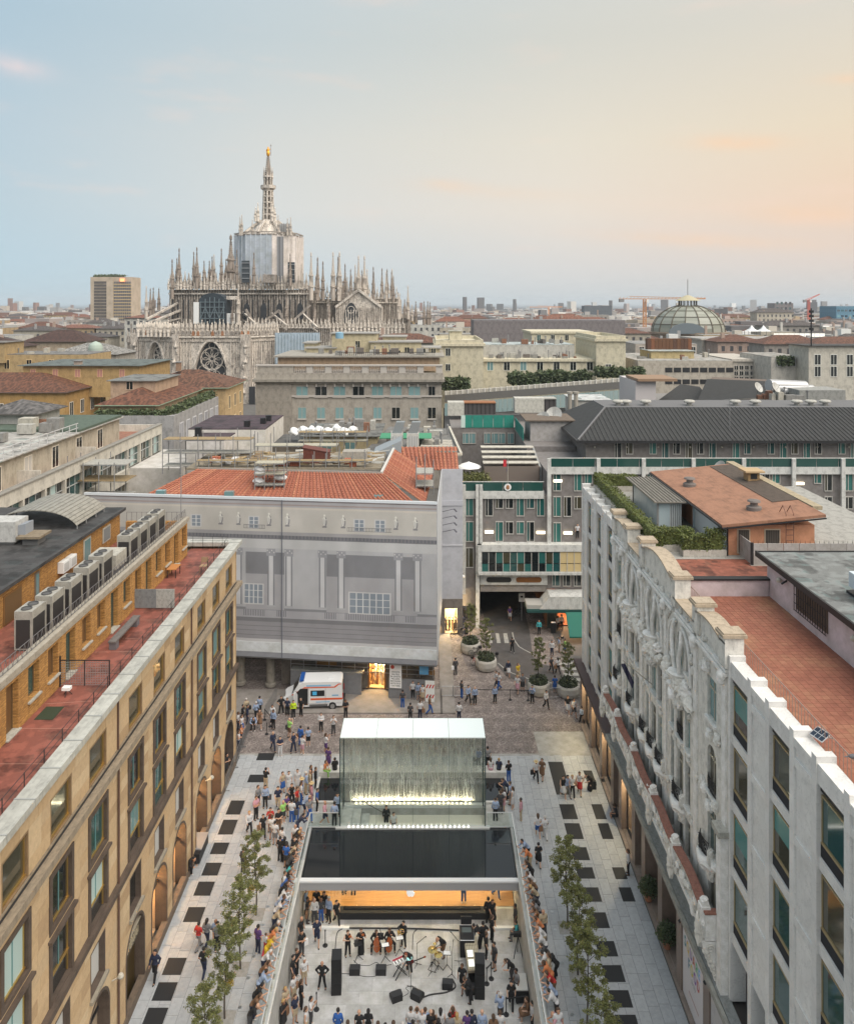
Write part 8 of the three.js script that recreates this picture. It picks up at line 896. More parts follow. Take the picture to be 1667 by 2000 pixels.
{// distant roofs: individual houses, then one far mass
const reserved=[[-150,-30,215,395],[-40,5,295,380],[PX(1260,400),PX(1420,400),370,440],[-60,30,100,220],[-170,-34,100,235],[0,75,100,216],[10,100,170,330]];
const walls=[[[0.54,0.5,0.43],'cream'],[[0.62,0.62,0.6],'white'],[[0.38,0.36,0.345],'grey'],[[0.5,0.38,0.24],'ochre'],[[0.44,0.34,0.3],'rose']],roofs=[[[0.16,0.075,0.05],'hip','brown tiled roof'],[[0.3,0.29,0.28],'flat','grey flat roof'],[[0.11,0.1,0.1],'hip','dark hipped roof'],[[0.24,0.11,0.075],'hip','red tiled roof'],[[0.34,0.33,0.31],'flat','pale flat roof']];
const where=(t)=>t<-0.45?'at far left':t<-0.36?'under the tan tower':t<-0.05?'round the cathedral':t<0.12?'right of the cathedral':t<0.26?'left of the dome':t<0.4?'round the dome':'at far right';
let n=0;for(let D=225;D<900&&n<250;D*=1.085){const half=D*0.6;for(let x=-half;x<half;x+=rr(13,24)*(1+D/900)){const w=rr(12,22)*(1+D/1400),l=rr(10,18),cx=x+w/2;if(reserved.some(([a,b,c,d])=>x<b&&x+w>a&&D+l>c&&D<d))continue;if(n++>=250)break;const[wc,wn]=pick(walls),[rc,rt,rn]=pick(roofs),y=Math.min(D<300?29:33,rr(20,28)+(D>300&&rnd()<0.12?rr(3,7):0));const T=house({name:'distant_house',label:`distant ${wn} house with ${rn}, ${where(cx / D)}, ${D < 330 ? 'nearer' : D < 520 ? 'middle' : 'farther'} rows`,group:`distant houses, ${rn}`,x0:x,x1:x+w,d0:D,d1:D+l,y,wall:wc,roof:rt,roofCol:rc,rh:rr(2,3.5),size:8});const bandG=gb();for(let q=x+1.5;q<x+w-1;q+=3.2)for(const yy of[y-3.4,y-7])bandG.box(q,q+1.2,yy,yy+1.9,-D+0.06,-D);part(T,'windows',bandG,mat([0.07,0.07,0.075],{rough:0.3})).userData.kind='stuff';for(let k=0;k<3;k++)if(rnd()<0.7){const qx=rr(x+2,x+w-3),qz=-D-rr(1,l-2);part(T,'chimney',gb().box(qx,qx+rr(0.7,1.4),y,y+rr(1.5,4.5),qz,qz-1),mat(pick([[0.36,0.27,0.22],[0.5,0.48,0.44],[0.3,0.3,0.3]])));}if(rt==='flat'&&rnd()<0.7)part(T,'stair_head',gb().box(cx-3,cx+1,y,y+2.6,-D-3,-D-7),mat(wc));}}
const bg=new THREE.BoxGeometry(1,1,1);bg.translate(0,0.5,0);const N=24000,im=new THREE.InstancedMesh(bg,mat([1,1,1],{rough:0.9}),N),m=new THREE.Matrix4(),q=new THREE.Quaternion(),c=new THREE.Color();let k=0;while(k<N){const D=470*Math.pow(11,rnd()),x=rr(-0.62,0.62)*D;if((Math.abs(x/D+0.412)<0.04&&D<660)||D<500&&Math.abs(x/D-0.338)<0.06)continue;const w=rr(7,24),l=rr(7,20);let y=rr(13,26);const tall=rnd();if(tall<0.05)y+=rr(2,9)*Math.min(1.6,D/1200);if(tall<0.01&&D>1800)y+=rr(8,30);q.setFromAxisAngle(V(0,1,0),rr(-0.5,0.5));m.compose(V(x,0,-D),q,V(w,y,l));im.setMatrixAt(k,m);const[a]=pick(walls);const g=rr(0.7,1.2),rd=rnd();if(rd<0.16)c.setRGB(0.26*g,0.15*g,0.115*g);else if(rd<0.4)c.setRGB(0.16*g,0.15*g,0.15*g);else{const mn=(a[0]+a[1]+a[2])/3;c.setRGB(lerp(mn,a[0],0.5)*g,lerp(mn,a[1],0.5)*g,lerp(mn,a[2],0.5)*g);};im.setColorAt(k,c);k++;}
im.name='distant_city';im.userData={kind:'stuff',label:'hazy mass of far city rooftops reaching the horizon',category:'city'};scene.add(im);
}
// people: one continuous body mesh each, clothes and hair as parts
function nets(f,lo,hi,c){
const nx=Math.ceil((hi[0]-lo[0])/c)+1,ny=Math.ceil((hi[1]-lo[1])/c)+1,nz=Math.ceil((hi[2]-lo[2])/c)+1,F=new Float32Array(nx*ny*nz),I=(x,y,z)=>x+nx*(y+ny*z);
for(let z=0;z<nz;z++)for(let y=0;y<ny;y++)for(let x=0;x<nx;x++)F[I(x,y,z)]=f(lo[0]+x*c,lo[1]+y*c,lo[2]+z*c);
const vi=new Int32Array(nx*ny*nz).fill(-1),P=[],ix=[];
for(let z=0;z<nz-1;z++)for(let y=0;y<ny-1;y++)for(let x=0;x<nx-1;x++){
let s=[0,0,0],k=0;const e=(a,b)=>{const fa=F[I(x+a[0],y+a[1],z+a[2])],fb=F[I(x+b[0],y+b[1],z+b[2])];if(fa<0!==fb<0){const t=fa/(fa-fb);for(let i=0;i<3;i++)s[i]+=a[i]+(b[i]-a[i])*t;k++;}};
for(let q=0;q<4;q++){const a=q&1,b=q>>1;e([0,a,b],[1,a,b]);e([a,0,b],[a,1,b]);e([a,b,0],[a,b,1]);}
if(k){vi[I(x,y,z)]=P.length/3;P.push(lo[0]+(x+s[0]/k)*c,lo[1]+(y+s[1]/k)*c,lo[2]+(z+s[2]/k)*c);}
}
const quad=(a,b,d,e,flip)=>{if(a<0||b<0||d<0||e<0)return;flip?ix.push(a,d,b,a,e,d):ix.push(a,b,d,a,d,e);};
for(let z=1;z<nz-1;z++)for(let y=1;y<ny-1;y++)for(let x=1;x<nx-1;x++){const a=F[I(x,y,z)]<0;if(a!==F[I(x+1,y,z)]<0)quad(vi[I(x,y-1,z-1)],vi[I(x,y,z-1)],vi[I(x,y,z)],vi[I(x,y-1,z)],!a);if(a!==F[I(x,y+1,z)]<0)quad(vi[I(x-1,y,z-1)],vi[I(x-1,y,z)],vi[I(x,y,z)],vi[I(x,y,z-1)],!a);if(a!==F[I(x,y,z+1)]<0)quad(vi[I(x-1,y-1,z)],vi[I(x,y-1,z)],vi[I(x,y,z)],vi[I(x-1,y,z)],!a);}
const g=new THREE.BufferGeometry();g.setAttribute('position',new THREE.Float32BufferAttribute(P,3));g.setIndex(ix);g.computeVertexNormals();return g;
}
function field(bones,k=0.03){const B=bones.map(([a,b,r,s])=>{const d=[b[0]-a[0],b[1]-a[1],b[2]-a[2]];return[a,d,d[0]*d[0]+d[1]*d[1]+d[2]*d[2]||1e-9,r,s??r];});return(x,y,z)=>{let m=9;for(const[a,d,l,r,s]of B){const px=x-a[0],py=y-a[1],pz=z-a[2];let t=(px*d[0]+py*d[1]+pz*d[2])/l;t=t<0?0:t>1?1:t;const q=Math.hypot(px-d[0]*t,py-d[1]*t,pz-d[2]*t)-r-(s-r)*t;const h=Math.max(k-Math.abs(m-q),0)/k;m=Math.min(m,q)-h*h*k*0.25;}return m;};}
function meshBones(bones,c,extra,k){const lo=[9,9,9],hi=[-9,-9,-9];for(const[a,b,r,s]of bones)for(const p of[a,b])for(let i=0;i<3;i++){const R=Math.max(r,s??r)+0.05;lo[i]=Math.min(lo[i],p[i]-R);hi[i]=Math.max(hi[i],p[i]+R);}const f=field(bones,k);return nets(extra?(x,y,z)=>extra(f(x,y,z),x,y,z):f,lo,hi,c);}
const POSE={
s:{a:'standing',e:[[0.25,1.16,-0.02],[-0.25,1.16,-0.02]],w:[[0.25,0.92,0.06],[-0.25,0.92,0.06]],k:[[0.1,0.5,0.02],[-0.1,0.5,0.02]],n:[[0.12,0.08,-0.02],[-0.12,0.08,-0.02]]},
w:{a:'walking',e:[[0.25,1.17,-0.12],[-0.25,1.17,0.06]],w:[[0.24,0.98,0.02],[-0.22,0.99,0.22]],k:[[0.1,0.52,0.16],[-0.1,0.5,-0.03]],n:[[0.1,0.09,0.27],[-0.1,0.16,-0.33]]},
p:{a:'photographing',e:[[0.26,1.2,0.13],[-0.26,1.2,0.13]],w:[[0.09,1.46,0.3],[-0.09,1.46,0.3]],k:[[0.1,0.5,0.02],[-0.1,0.5,0.02]],n:[[0.13,0.08,-0.02],[-0.13,0.08,0.02]]},
r:{a:'arms folded',e:[[0.26,1.15,0.05],[-0.26,1.15,0.05]],w:[[-0.04,1.17,0.24],[0.05,1.14,0.22]],k:[[0.1,0.5,0.02],[-0.1,0.5,0.02]],n:[[0.12,0.08,-0.02],[-0.12,0.08,-0.02]]},
l:{a:'leaning on rail',p:[0,0.93,-0.12],c:[0,1.26,0.16],h:[0,1.47,0.36],e:[[0.24,1.1,0.36],[-0.24,1.1,0.36]],w:[[0.1,1.13,0.58],[-0.12,1.13,0.58]],k:[[0.1,0.5,-0.06],[-0.1,0.5,-0.12]],n:[[0.12,0.08,-0.12],[-0.12,0.08,-0.26]]},
i:{a:'sitting',p:[0,0.52,0],c:[0,0.92,0.06],h:[0,1.2,0.12],e:[[0.24,0.74,0.16],[-0.24,0.74,0.16]],w:[[0.1,0.66,0.36],[-0.1,0.66,0.36]],k:[[0.13,0.52,0.44],[-0.13,0.52,0.44]],n:[[0.13,0.08,0.42],[-0.13,0.08,0.46]]},
o:{a:'sitting playing',p:[0,0.52,0],c:[0,0.93,0.08],h:[0,1.2,0.16],e:[[0.32,0.85,0.2],[-0.34,0.82,0.18]],w:[[0.1,1.02,0.3],[-0.16,0.7,0.44]],k:[[0.3,0.5,0.38],[-0.3,0.5,0.38]],n:[[0.3,0.08,0.4],[-0.3,0.08,0.4]]},
v:{a:'playing',e:[[0.3,1.22,0.16],[-0.34,1.25,0.14]],w:[[0.26,1.42,0.42],[-0.08,1.35,0.38]],k:[[0.12,0.5,0.02],[-0.12,0.5,0.02]],n:[[0.15,0.08,0],[-0.15,0.08,-0.02]]},
b:{a:'bending',p:[0,0.92,-0.1],c:[0,1.2,0.16],h:[0,1.34,0.42],e:[[0.28,0.98,0.3],[-0.28,0.98,0.3]],w:[[0.14,0.9,0.5],[-0.16,0.92,0.5]],k:[[0.13,0.5,0.02],[-0.13,0.5,0.02]],n:[[0.16,0.08,-0.02],[-0.16,0.08,-0.05]]},
a:{a:'hands on hips',e:[[0.38,1.16,-0.04],[-0.38,1.16,-0.04]],w:[[0.2,1.0,0.06],[-0.2,1.0,0.06]],k:[[0.14,0.5,0.02],[-0.14,0.5,0.02]],n:[[0.22,0.08,-0.02],[-0.22,0.08,-0.02]]},
};
const add3=(a,b)=>[a[0]+b[0],a[1]+b[1],a[2]+b[2]],mix3=(a,b,t)=>a.map((q,i)=>lerp(q,b[i],t));
const pg={};
function rig(pk){const P=POSE[pk],p=P.p??[0,0.95,0],c=P.c??[0,1.3,0],h=P.h??[0,1.62,0.03],up=[c[0]-p[0],c[1]-p[1],c[2]-p[2]],l=Math.hypot(...up),ch=add3(c,up.map((q)=>q/l*0.1));return{...P,p,c,h,sh:[add3(ch,[0.18,0,0]),add3(ch,[-0.18,0,0])],hp:[add3(p,[0.09,-0.03,0]),add3(p,[-0.09,-0.03,0])],ch};}
function torso(R,x){return[[add3(R.p,[-0.06,0,0]),add3(R.p,[0.06,0,0]),0.115+x],[mix3(R.p,R.c,0.5),mix3(R.p,R.c,0.6),0.118+x],[add3(R.c,[-0.08,0,0]),add3(R.c,[0.08,0,0]),0.112+x],[add3(R.ch,[-0.13,-0.01,0]),add3(R.ch,[0.13,-0.01,0]),0.07+x]];}
function geoBody(pk){
return pg['b'+pk]??=(()=>{const R=rig(pk),B=torso(R,0);B.push([R.ch,mix3(R.ch,R.h,0.75),0.055]);
for(const i of[0,1]){const hd=add3(R.w[i],R.w[i].map((q,j)=>(q-R.e[i][j])*0.28));B.push([R.sh[i],R.e[i],0.056,0.044],[R.e[i],R.w[i],0.043,0.031],[R.w[i],hd,0.035,0.03],[R.hp[i],R.k[i],0.082,0.06],[R.k[i],R.n[i],0.058,0.042],[R.n[i],add3(R.n[i],[0,-0.03,0.13]),0.042,0.035]);}
const g=meshBones(B,0.026),list=[g.toNonIndexed()];
const h=R.h,H=[[add3(h,[0,0.02,-0.01]),add3(h,[0,0.03,0.0]),0.1],[add3(h,[0,-0.06,0.03]),add3(h,[0,-0.03,0.03]),0.072],[add3(h,[0,-0.01,0.1]),add3(h,[0,0.01,0.09]),0.02],[add3(h,[0.1,-0.01,0]),add3(h,[0.1,0.02,0]),0.018],[add3(h,[-0.1,-0.01,0]),add3(h,[-0.1,0.02,0]),0.018],[add3(h,[0,-0.1,0]),add3(h,[0,-0.14,-0.01]),0.055],[add3(h,[-0.018,-0.062,0.1]),add3(h,[0.018,-0.062,0.1]),0.008]];
list.push(meshBones(H,0.016,(f,x,y,z)=>Math.max(f,0.016-Math.hypot(Math.abs(x-h[0])-0.036,y-h[1]-0.018,z-h[2]-0.1)),0.02).toNonIndexed());
for(const i of[0,1]){const w=R.w[i],d=w.map((q,j)=>q-R.e[i][j]),l=Math.hypot(...d),u=d.map((q)=>q/l),s=i?-1:1;const q=gb();const sd=Math.abs(u[1])>0.7?[0,0,1]:[1,0,0];for(let k=0;k<5;k++){const o=k===4?[0.03,0.02]:[(k-1.5)*0.019,[0.072,0.08,0.076,0.062][k]],b=add3(w,[u[0]*(k===4?0.02:0.07)+sd[0]*o[0],u[1]*(k===4?0.02:0.07),u[2]*(k===4?0.02:0.07)+sd[2]*o[0]]),m=add3(b,[u[0]*o[1]*0.55+(k===4?sd[0]*0.03:0),u[1]*o[1]*0.55,u[2]*o[1]*0.55+(k===4?sd[2]*0.03:0)]),t=add3(m,[u[0]*o[1]*0.4-s*0.012,u[1]*o[1]*0.4,u[2]*o[1]*0.4-(sd[0]?0.015:0)]);q.bar(b,m,0.01,6,0.009).bar(m,t,0.009,6,0.006);}const f=q.geo();f.deleteAttribute('uv');list.push(f);}
return mergeGeometries(list);})();
}
function geoTop(pk,ty){return pg['t'+pk+ty]??=(()=>{const R=rig(pk),B=torso(R,0.017);for(const i of[0,1]){if(ty==='l')B.push([R.sh[i],R.e[i],0.074,0.062],[R.e[i],mix3(R.e[i],R.w[i],0.92),0.06,0.046]);else if(ty!=='n')B.push([R.sh[i],mix3(R.sh[i],R.e[i],0.62),0.074,0.074]);}if(ty==='d')for(const i of[0,1]){B.push([R.hp[i],mix3(R.hp[i],R.k[i],0.9),0.12,0.145]);B.push([R.p,mix3(R.p,[(R.k[0][0]+R.k[1][0])/2,R.k[0][1],(R.k[0][2]+R.k[1][2])/2],0.9),0.13,0.15]);}if(ty==='g')for(const i of[0,1]){const m=[(R.n[0][0]+R.n[1][0])/2,0.1,0];B.push([R.hp[i],add3(m,[i?-0.08:0.08,0,0]),0.12,0.15],[R.p,m,0.13,0.15]);}return meshBones(B,0.026,null,0.04);})();}
function geoBot(pk,ty){return pg['p'+pk+ty]??=(()=>{const R=rig(pk),B=[[add3(R.p,[-0.06,-0.01,0]),add3(R.p,[0.06,-0.01,0]),0.135]];for(const i of[0,1]){if(ty==='l')B.push([R.hp[i],R.k[i],0.1,0.078],[R.k[i],mix3(R.k[i],R.n[i],0.96),0.076,0.066]);else if(ty==='s')B.push([R.hp[i],mix3(R.hp[i],R.k[i],0.8),0.105,0.098]);else B.push([R.hp[i],mix3(R.hp[i],R.k[i],0.85),0.115,0.13],[R.p,mix3(R.p,[0,R.k[0][1],R.k[0][2]],0.8),0.13,0.14]);}return meshBones(B,0.026);})();}
function geoHair(pk,ty){return pg['h'+pk+ty]??=(()=>{const R=rig(pk),h=R.h,B=[[add3(h,[0,0.045,-0.02]),add3(h,[0,0.05,-0.01]),0.106]];if(ty==='l')B.push([add3(h,[0,0.02,-0.05]),add3(h,[0,-0.24,-0.1]),0.1,0.085]);if(ty==='h'){const g=gb().lathe(h[0],h[2],[[0.2,0.05],[0.2,0.065],[0.11,0.08],[0.1,0.17],[0,0.18]],14,h[1]);return g.geo();}return meshBones(B,0.02,(f,x,y,z)=>Math.max(f,(z-h[2]-0.035)+(y-h[1]-0.075)*-0.9-0.02));})();}
function geoShoe(pk){return pg['s'+pk]??=(()=>{const R=rig(pk),B=[];for(const i of[0,1])B.push([add3(R.n[i],[0,-0.025,-0.02]),add3(R.n[i],[0,-0.04,0.14]),0.055,0.042]);return meshBones(B,0.024);})();}
const COL={W:['white',[0.68,0.68,0.69]],K:['black',[0.014,0.014,0.016]],N:['navy',[0.02,0.028,0.065]],B:['blue',[0.03,0.12,0.42]],L:['light blue',[0.33,0.42,0.6]],G:['grey',[0.24,0.24,0.25]],D:['charcoal',[0.06,0.06,0.065]],R:['red',[0.5,0.035,0.03]],P:['pink',[0.62,0.34,0.4]],T:['beige',[0.5,0.41,0.28]],O:['orange',[0.65,0.23,0.09]],Y:['yellow',[0.7,0.48,0.03]],E:['lime green',[0.36,0.68,0.18]],U:['purple',[0.11,0.05,0.19]],C:['brown',[0.2,0.11,0.06]],A:['aqua',[0.07,0.45,0.5]],H:['hi-vis yellow',[0.6,0.8,0.02]]};
const HAIR={k:['black',[0.012,0.01,0.01]],b:['brown',[0.06,0.033,0.018]],y:['blond',[0.36,0.23,0.09]],w:['grey',[0.45,0.43,0.41]],r:['red',[0.2,0.05,0.02]],t:['straw',[0.55,0.42,0.22]]},SKIN=[[0.46,0.27,0.18],[0.4,0.22,0.14],[0.5,0.31,0.22],[0.2,0.1,0.06]];
const folk=[];
function person(u,v,pk,dir,code,zone,y=0,x=null,sc=1){
const[tc,tt,bc,bt,hc,ht]=code,p=gnd(u,v,y),t=thing('person','','person',[x??p.x,y+(pk==='i'&&zone.seat?zone.seat:0),p.z],dir*Math.PI/180,'people in the square');t.scale.setScalar(sc*rr(0.93,1.01));
const cl=(k)=>mat(COL[k][1],{rough:0.9,map:'grain',size:0.25});
part(t,'body',geoBody(pk),mat(SKIN[Math.floor(rnd()*3.2)],{rough:0.6}));part(t,tt==='d'||tt==='g'?'dress':tt==='l'?'shirt':'top',geoTop(pk,tt),cl(tc));if(tt!=='d'&&tt!=='g')part(t,bt==='l'?'trousers':bt==='s'?'shorts':'skirt',geoBot(pk,bt),cl(bc));if(ht!=='0')part(t,ht==='h'?'hat':'hair',geoHair(pk,ht),mat(HAIR[hc][1],{rough:0.7}));part(t,'shoes',geoShoe(pk),mat(pick([[0.02,0.02,0.02],[0.6,0.6,0.6],[0.05,0.04,0.03]])));
const wear=tt==='d'||tt==='g'?`${COL[tc][0]} ${tt === 'g' ? 'long ' : ''}dress`:`${COL[tc][0]} ${tt === 'l' ? 'shirt' : tt === 'n' ? 'vest' : 'tee'} and ${COL[bc][0]} ${bt === 'l' ? 'trousers' : bt === 's' ? 'shorts' : 'skirt'}`;
folk.push({t,u,s:`person in ${wear} ${POSE[pk].a} ${zone.n}`});return t;
}
function bag(t,c,x,yy,z,w=0.3,h=0.36){part(t,'bag',gb().box(x-w/2,x+w/2,yy,yy+h,z-0.07,z+0.07),mat(COL[c][1]));part(t,'bag_strap',gb().bar([x,yy+h,z],[x*0.6,yy+h+0.35,z*0.6],0.012),mat(COL[c][1]));}
const Z={
arch:{n:'by stone arches'},amb:{n:'by ambulance'},cob:{n:'on left cobbles'},crowd:{n:'in left crowd'},rail:{n:'at left'},walk:{n:'on left walkway'},court:{n:'by left court wall'},stage:{n:'on the stage'},crew:{n:'at stage right'},aud:{n:'in bottom audience'},rrail:{n:'at right'},rwalk:{n:'on right walkway'},bench:{n:'by right pool',seat:0},street:{n:'in cobbled street'},barrier:{n:'along belt barrier'},front:{n:'before wrapped building'},store:{n:'inside the store'},
};
const rowsP=[
['arch',0,'481,1399,w200,TlTlws 474,1411,s90,KlKlks 483,1414,s100,NlNlks 507,1396,s180,LlKlks 500,1406,w180,LlDlws 494,1428,b20,LlKlbs 507,1423,w20,CnCkbl 472,1433,s60,WnBkbl 465,1426,s90,WtNlbs 466,1466,r90,WnNlbl 471,1453,p90,OnNlbl 447,1492,r60,KtKlks 454,1489,s80,WtKlks 443,1512,r70,KtDlks'],
['amb',0,'532,1413,s0,WlKlks 534,1424,s340,LlKlks 549,1395,a20,KtKlks 561,1398,s0,NtKlbs 573,1403,s10,HlKlks 588,1399,s330,KtKlks'],
['cob',0,'565,1441,p140,EtCsw0 533,1467,w30,NlNlb0 547,1477,r10,NtWlks 573,1470,a20,NnNlkl 590,1474,p150,WtPsks 587,1456,s160,BlBlks 602,1458,s190,LtKsks 636,1472,p120,WtUsbl 627,1429,r0,WlKlks 651,1435,p10,WtDlbl 675,1402,r20,KtKlbl 896,1408,s180,WlNlks 820,1404,s180,WtNlbs 801,1408,s180,DtKlks'],
['crowd',0,'641,1500,s160,UdUlbs 519,1541,p160,KtTlks 518,1578,s10,LlKlks 552,1549,s40,TnBkbl 564,1547,s20,WdWlbs 581,1544,s10,WdKlbl 597,1551,s120,LlTlws 605,1547,s110,TtTlw0 589,1561,s100,BlBlth 504,1577,s60,GlKlbl 500,1601,r50,PtKlbs 543,1581,w10,NtTlks 570,1573,a10,KnKlbl 559,1596,r40,UtDsks 553,1608,s50,EtDsw0 580,1581,s80,RtKlbs 579,1603,s180,NtBlbl 570,1607,s180,WtBlks 588,1571,s110,WtBlbl 595,1591,b110,LtNsw0 608,1571,s110,PlPlth 619,1584,s100,BtKlks 604,1603,w30,GtBlks 528,1623,p10,RtTsks 544,1627,r30,KtClks 531,1640,s180,WtGsbs 537,1650,s170,WtGsks 514,1635,w20,KtKlks 487,1630,w30,WlKlyl 547,1682,s160,KtKlks 551,1662,s150,WtBlks 556,1684,s170,KlKlkl 559,1695,s160,BtDsks 577,1657,w0,WtTlk0 575,1683,r30,KdKlbl 634,1610,w80,PlNsy0 653,1612,s180,LlKlks 659,1594,s10,LlKlks 475,1705,s150,DlDlks 607,1535,r90,KtCkbl 616,1540,s100,KlKlbs'],
['walk',0,'388,1855,w150,RtGlks 404,1850,w160,GlNlkl 421,1850,s160,LtNlw0 425,1858,s20,GtKlks 398,1907,w170,KtNlks 303,1915,w350,NlKlkl 371,1712,b60,KlKlks 504,1862,s150,UtNlks 556,1752,s90,WlDlbs'],
['court',-3.3,'597,1784,s90,LlKlks 600,1802,p90,KtDlks 614,1804,s0,WlDlk0 618,1783,s0,KtKlks 627,1801,s10,DlBlw0 633,1790,s0,KtKlbs 642,1801,s330,LlKlws 657,1806,w30,KtKlks 619,1846,w10,NtNsks 588,1842,s60,KtKlb0 589,1868,r40,KtDlks 579,1908,p70,KtKlbs 572,1921,s80,KtNlks 594,1924,s30,WtTsws 629,1931,a0,KlKlb0 573,1957,s60,WtTkbl 588,1971,s120,KtKlbl 576,1999,s50,NtTsbs 557,1983,r50,TdTlyl 553,2012,p60,KdKlyl 607,2003,p80,WtDlkl 597,2025,s90,WnTkbl'],
['stage',-3.3,'679,1867,v20,KnKlbl 705,1863,v10,KgKlbl 735,1852,o0,KlKlbs 760,1850,o10,KlKlbs 788,1849,v330,KlKlks 799,1899,b330,KlKlrs 864,1869,b300,KtClb0'],
['crew',-3.3,'961,1806,w20,KdKlbl 953,1804,s180,KlKlks 1010,1836,i270,AtGlks 1006,1818,s270,DtKlks 936,1851,b250,KlKlks 943,1853,a200,KtKlks 949,1873,s90,KtKlbs 960,1840,s110,KtKlbl 965,1894,s300,DtDsks 902,1935,w340,KtKsbl 998,1916,b280,KtDlbs 1008,1946,s300,GtDlks 998,1971,w350,KtKlks 977,1998,p200,LlDlws 1031,1992,i280,CdKlbl 1039,2012,s270,WtKlks 919,1958,b250,KtKlbs'],
['aud',-3.3,'660,2030,s180,BlNlks 701,2030,s180,KtKlw0 719,2029,s180,KtKlkl 679,2052,s180,CtNlbl 802,2028,s180,WtBlbs 814,2028,p180,WtTlbs 824,2032,s180,WtNlk0 830,2029,s180,LtNlbs 841,2033,s180,KtKlb0 845,2031,s180,CtNlbl 860,2031,s180,WnNlkl 878,2040,s180,GtNlks 884,2026,p180,RtNlbl 892,2037,s180,TtNlyl 738,2056,s180,GtNlbs 752,2057,s180,PtNlks 768,2056,s180,OtNlbl 786,2054,s180,NtNlws 806,2052,s180,DtNlks 856,2048,s180,KnNlkl 912,2035,s180,UtNlks 921,2034,s180,NlNlks 941,2033,s180,LlNlw0 963,2041,s180,CtNlbl 976,2035,s180,WtNlbs'],
['rwalk',0,'1046,1526,w10,WtKlth 1058,1522,w340,CdClbl 1099,1559,w10,KnWkkl 1108,1556,w15,LlGlks 1117,1557,w0,WnKlyl 1131,1551,w350,WnRkbl 1151,1544,b300,KgKlks 1017,1603,s260,PlTlks 1050,1637,w180,WtBsbl 1064,1639,w180,WtWlws 1051,1693,w180,KdKlks 1060,1833,w10,TlDlb0 1071,1921,s250,TdClbl 1084,1912,b250,KlKlb0 1089,2035,s10,WdWlbl 1226,1708,s260,WlKlbl 1108,1395,w350,KtWkbl 1120,1401,w20,WtDsbs 1136,1414,w200,LlKlks'],
['bench',0,'952,1500,s190,GtKlks 934,1500,s190,BlKlbs 990,1561,l260,NtNlbs 996,1571,s250,LtGsbs 1001,1581,s240,WnWkbl 977,1589,s170,DtDlbs 981,1584,s160,WtPkbl 967,1603,s180,LlKlks 993,1527,r200,KtBlbs'],
['street',0,'889,1318,s200,DlDlks 901,1363,s120,DtBlks 974,1348,w300,WtBlbs 969,1344,w290,WlNlks 992,1322,w0,NlWkbl 1011,1328,w30,YtTsbl 1010,1354,w340,WtPkyl 1020,1350,s0,GtDkbl 1000,1275,w190,KtKlks 1066,1384,w30,WlKlks 1052,1240,s0,AlKlks 1077,1281,s0,WlNlks 1076,1314,w20,DtKlbs 1089,1316,w200,WtKlkl 1083,1353,s180,BdBlks 995,1212,w0,UtWsbs 903,1229,w180,NlNlks 910,1246,w200,KdKlbl 1091,1274,s90,LtTsbs 1103,1277,s270,EtBsbs 1096,1229,s0,WlKlks 1089,1231,s30,WtKlkl 908,1205,w180,WtTlbs'],
['barrier',0,'914,1374,w30,LlKlks 927,1376,s10,LlKlk0 966,1373,s10,LlKlbs 1039,1373,p340,LlKlks'],
['front',0.1,'806,1365,s0,WtKlkl 817,1367,s10,LlGsbs 825,1371,s350,WnTkbl'],['front',0,'786,1383,s180,DtBlks 839,1395,w90,CtBlbs'],
['store',-3.27,'690,1748,s180,DtKlks 672,1745,s20,KtDlbs 905,1762,s0,LtBlks 968,1752,w30,KtBlks'],
];
for(const[z,y,s]of rowsP)for(const e of s.split(' ')){const[u,v,pd,code]=e.split(',');const t=person(+u,+v,pd[0],+pd.slice(1),code,Z[z],y);if(rnd()<0.22&&pd[0]!=='b'&&pd[0]!=='i')bag(t,pick(['K','C','W','D']),rnd()<0.5?0.32:-0.32,0.62,0);}
for(const[v,c]of[[1632,'NlNlks'],[1658,'KtKlw0'],[1668,'KtTlys'],[1678,'WtNlbs'],[1690,'TnNlbl'],[1704,'KtKlbl'],[1712,'DtKlks'],[1734,'AtKlks'],[1745,'KtTlbl'],[1758,'BtKlks'],[1768,'KdNlbl'],[1784,'WlTlks'],[1796,'LlNlbs'],[1808,'WtNlks'],[1822,'TtNlks'],[1846,'DlKlws'],[1862,'OtYkyl'],[1882,'YnYkyl'],[1906,'WlNlws'],[1930,'CnNlbl'],[1951,'LlNlks'],[1975,'KtKlks'],[1997,'CtNlbl'],[2014,'KtDlb0']])person(0,v,'l',90+rr(-22,22),c,Z.rail,0,-9.17+rr(-0.06,0.03));
for(const[v,c]of[[1682,'LlKlks'],[1699,'OtTlks'],[1726,'KnKlbl'],[1748,'WtTlbl'],[1762,'CtNlbl'],[1776,'TnNlyl'],[1792,'DtKlks'],[1806,'GtNlbl'],[1821,'CnKlbl'],[1838,'OnKlbl'],[1856,'WtTlb0'],[1873,'WtNlb0'],[1891,'DtDlbs'],[1913,'WlNlks'],[1932,'OdNlbl'],[1951,'RnClbl'],[1972,'LlNlks'],[1990,'WtKlks'],[2032,'PtNlw0']])person(1,v,'l',270+rr(-22,22),c,Z.rrail,0,6.74+rr(-0.03,0.06));
for(const[x,d,dir,c,n]of[[-7.5,62.2,190,'KtKlks','bench'],[-8.3,62.1,60,'OtElbl','bench'],[5.1,62.2,180,'WnPkbl','bench'],[5.75,62.2,170,'NtKlys','bench']]){const p=person(835+x*1500/d,598+57000/d,'i',dir,c,{n:x<0?'on the bench left of the box':'on the bench right of the box'});p.position.set(x,0.06,-d);}
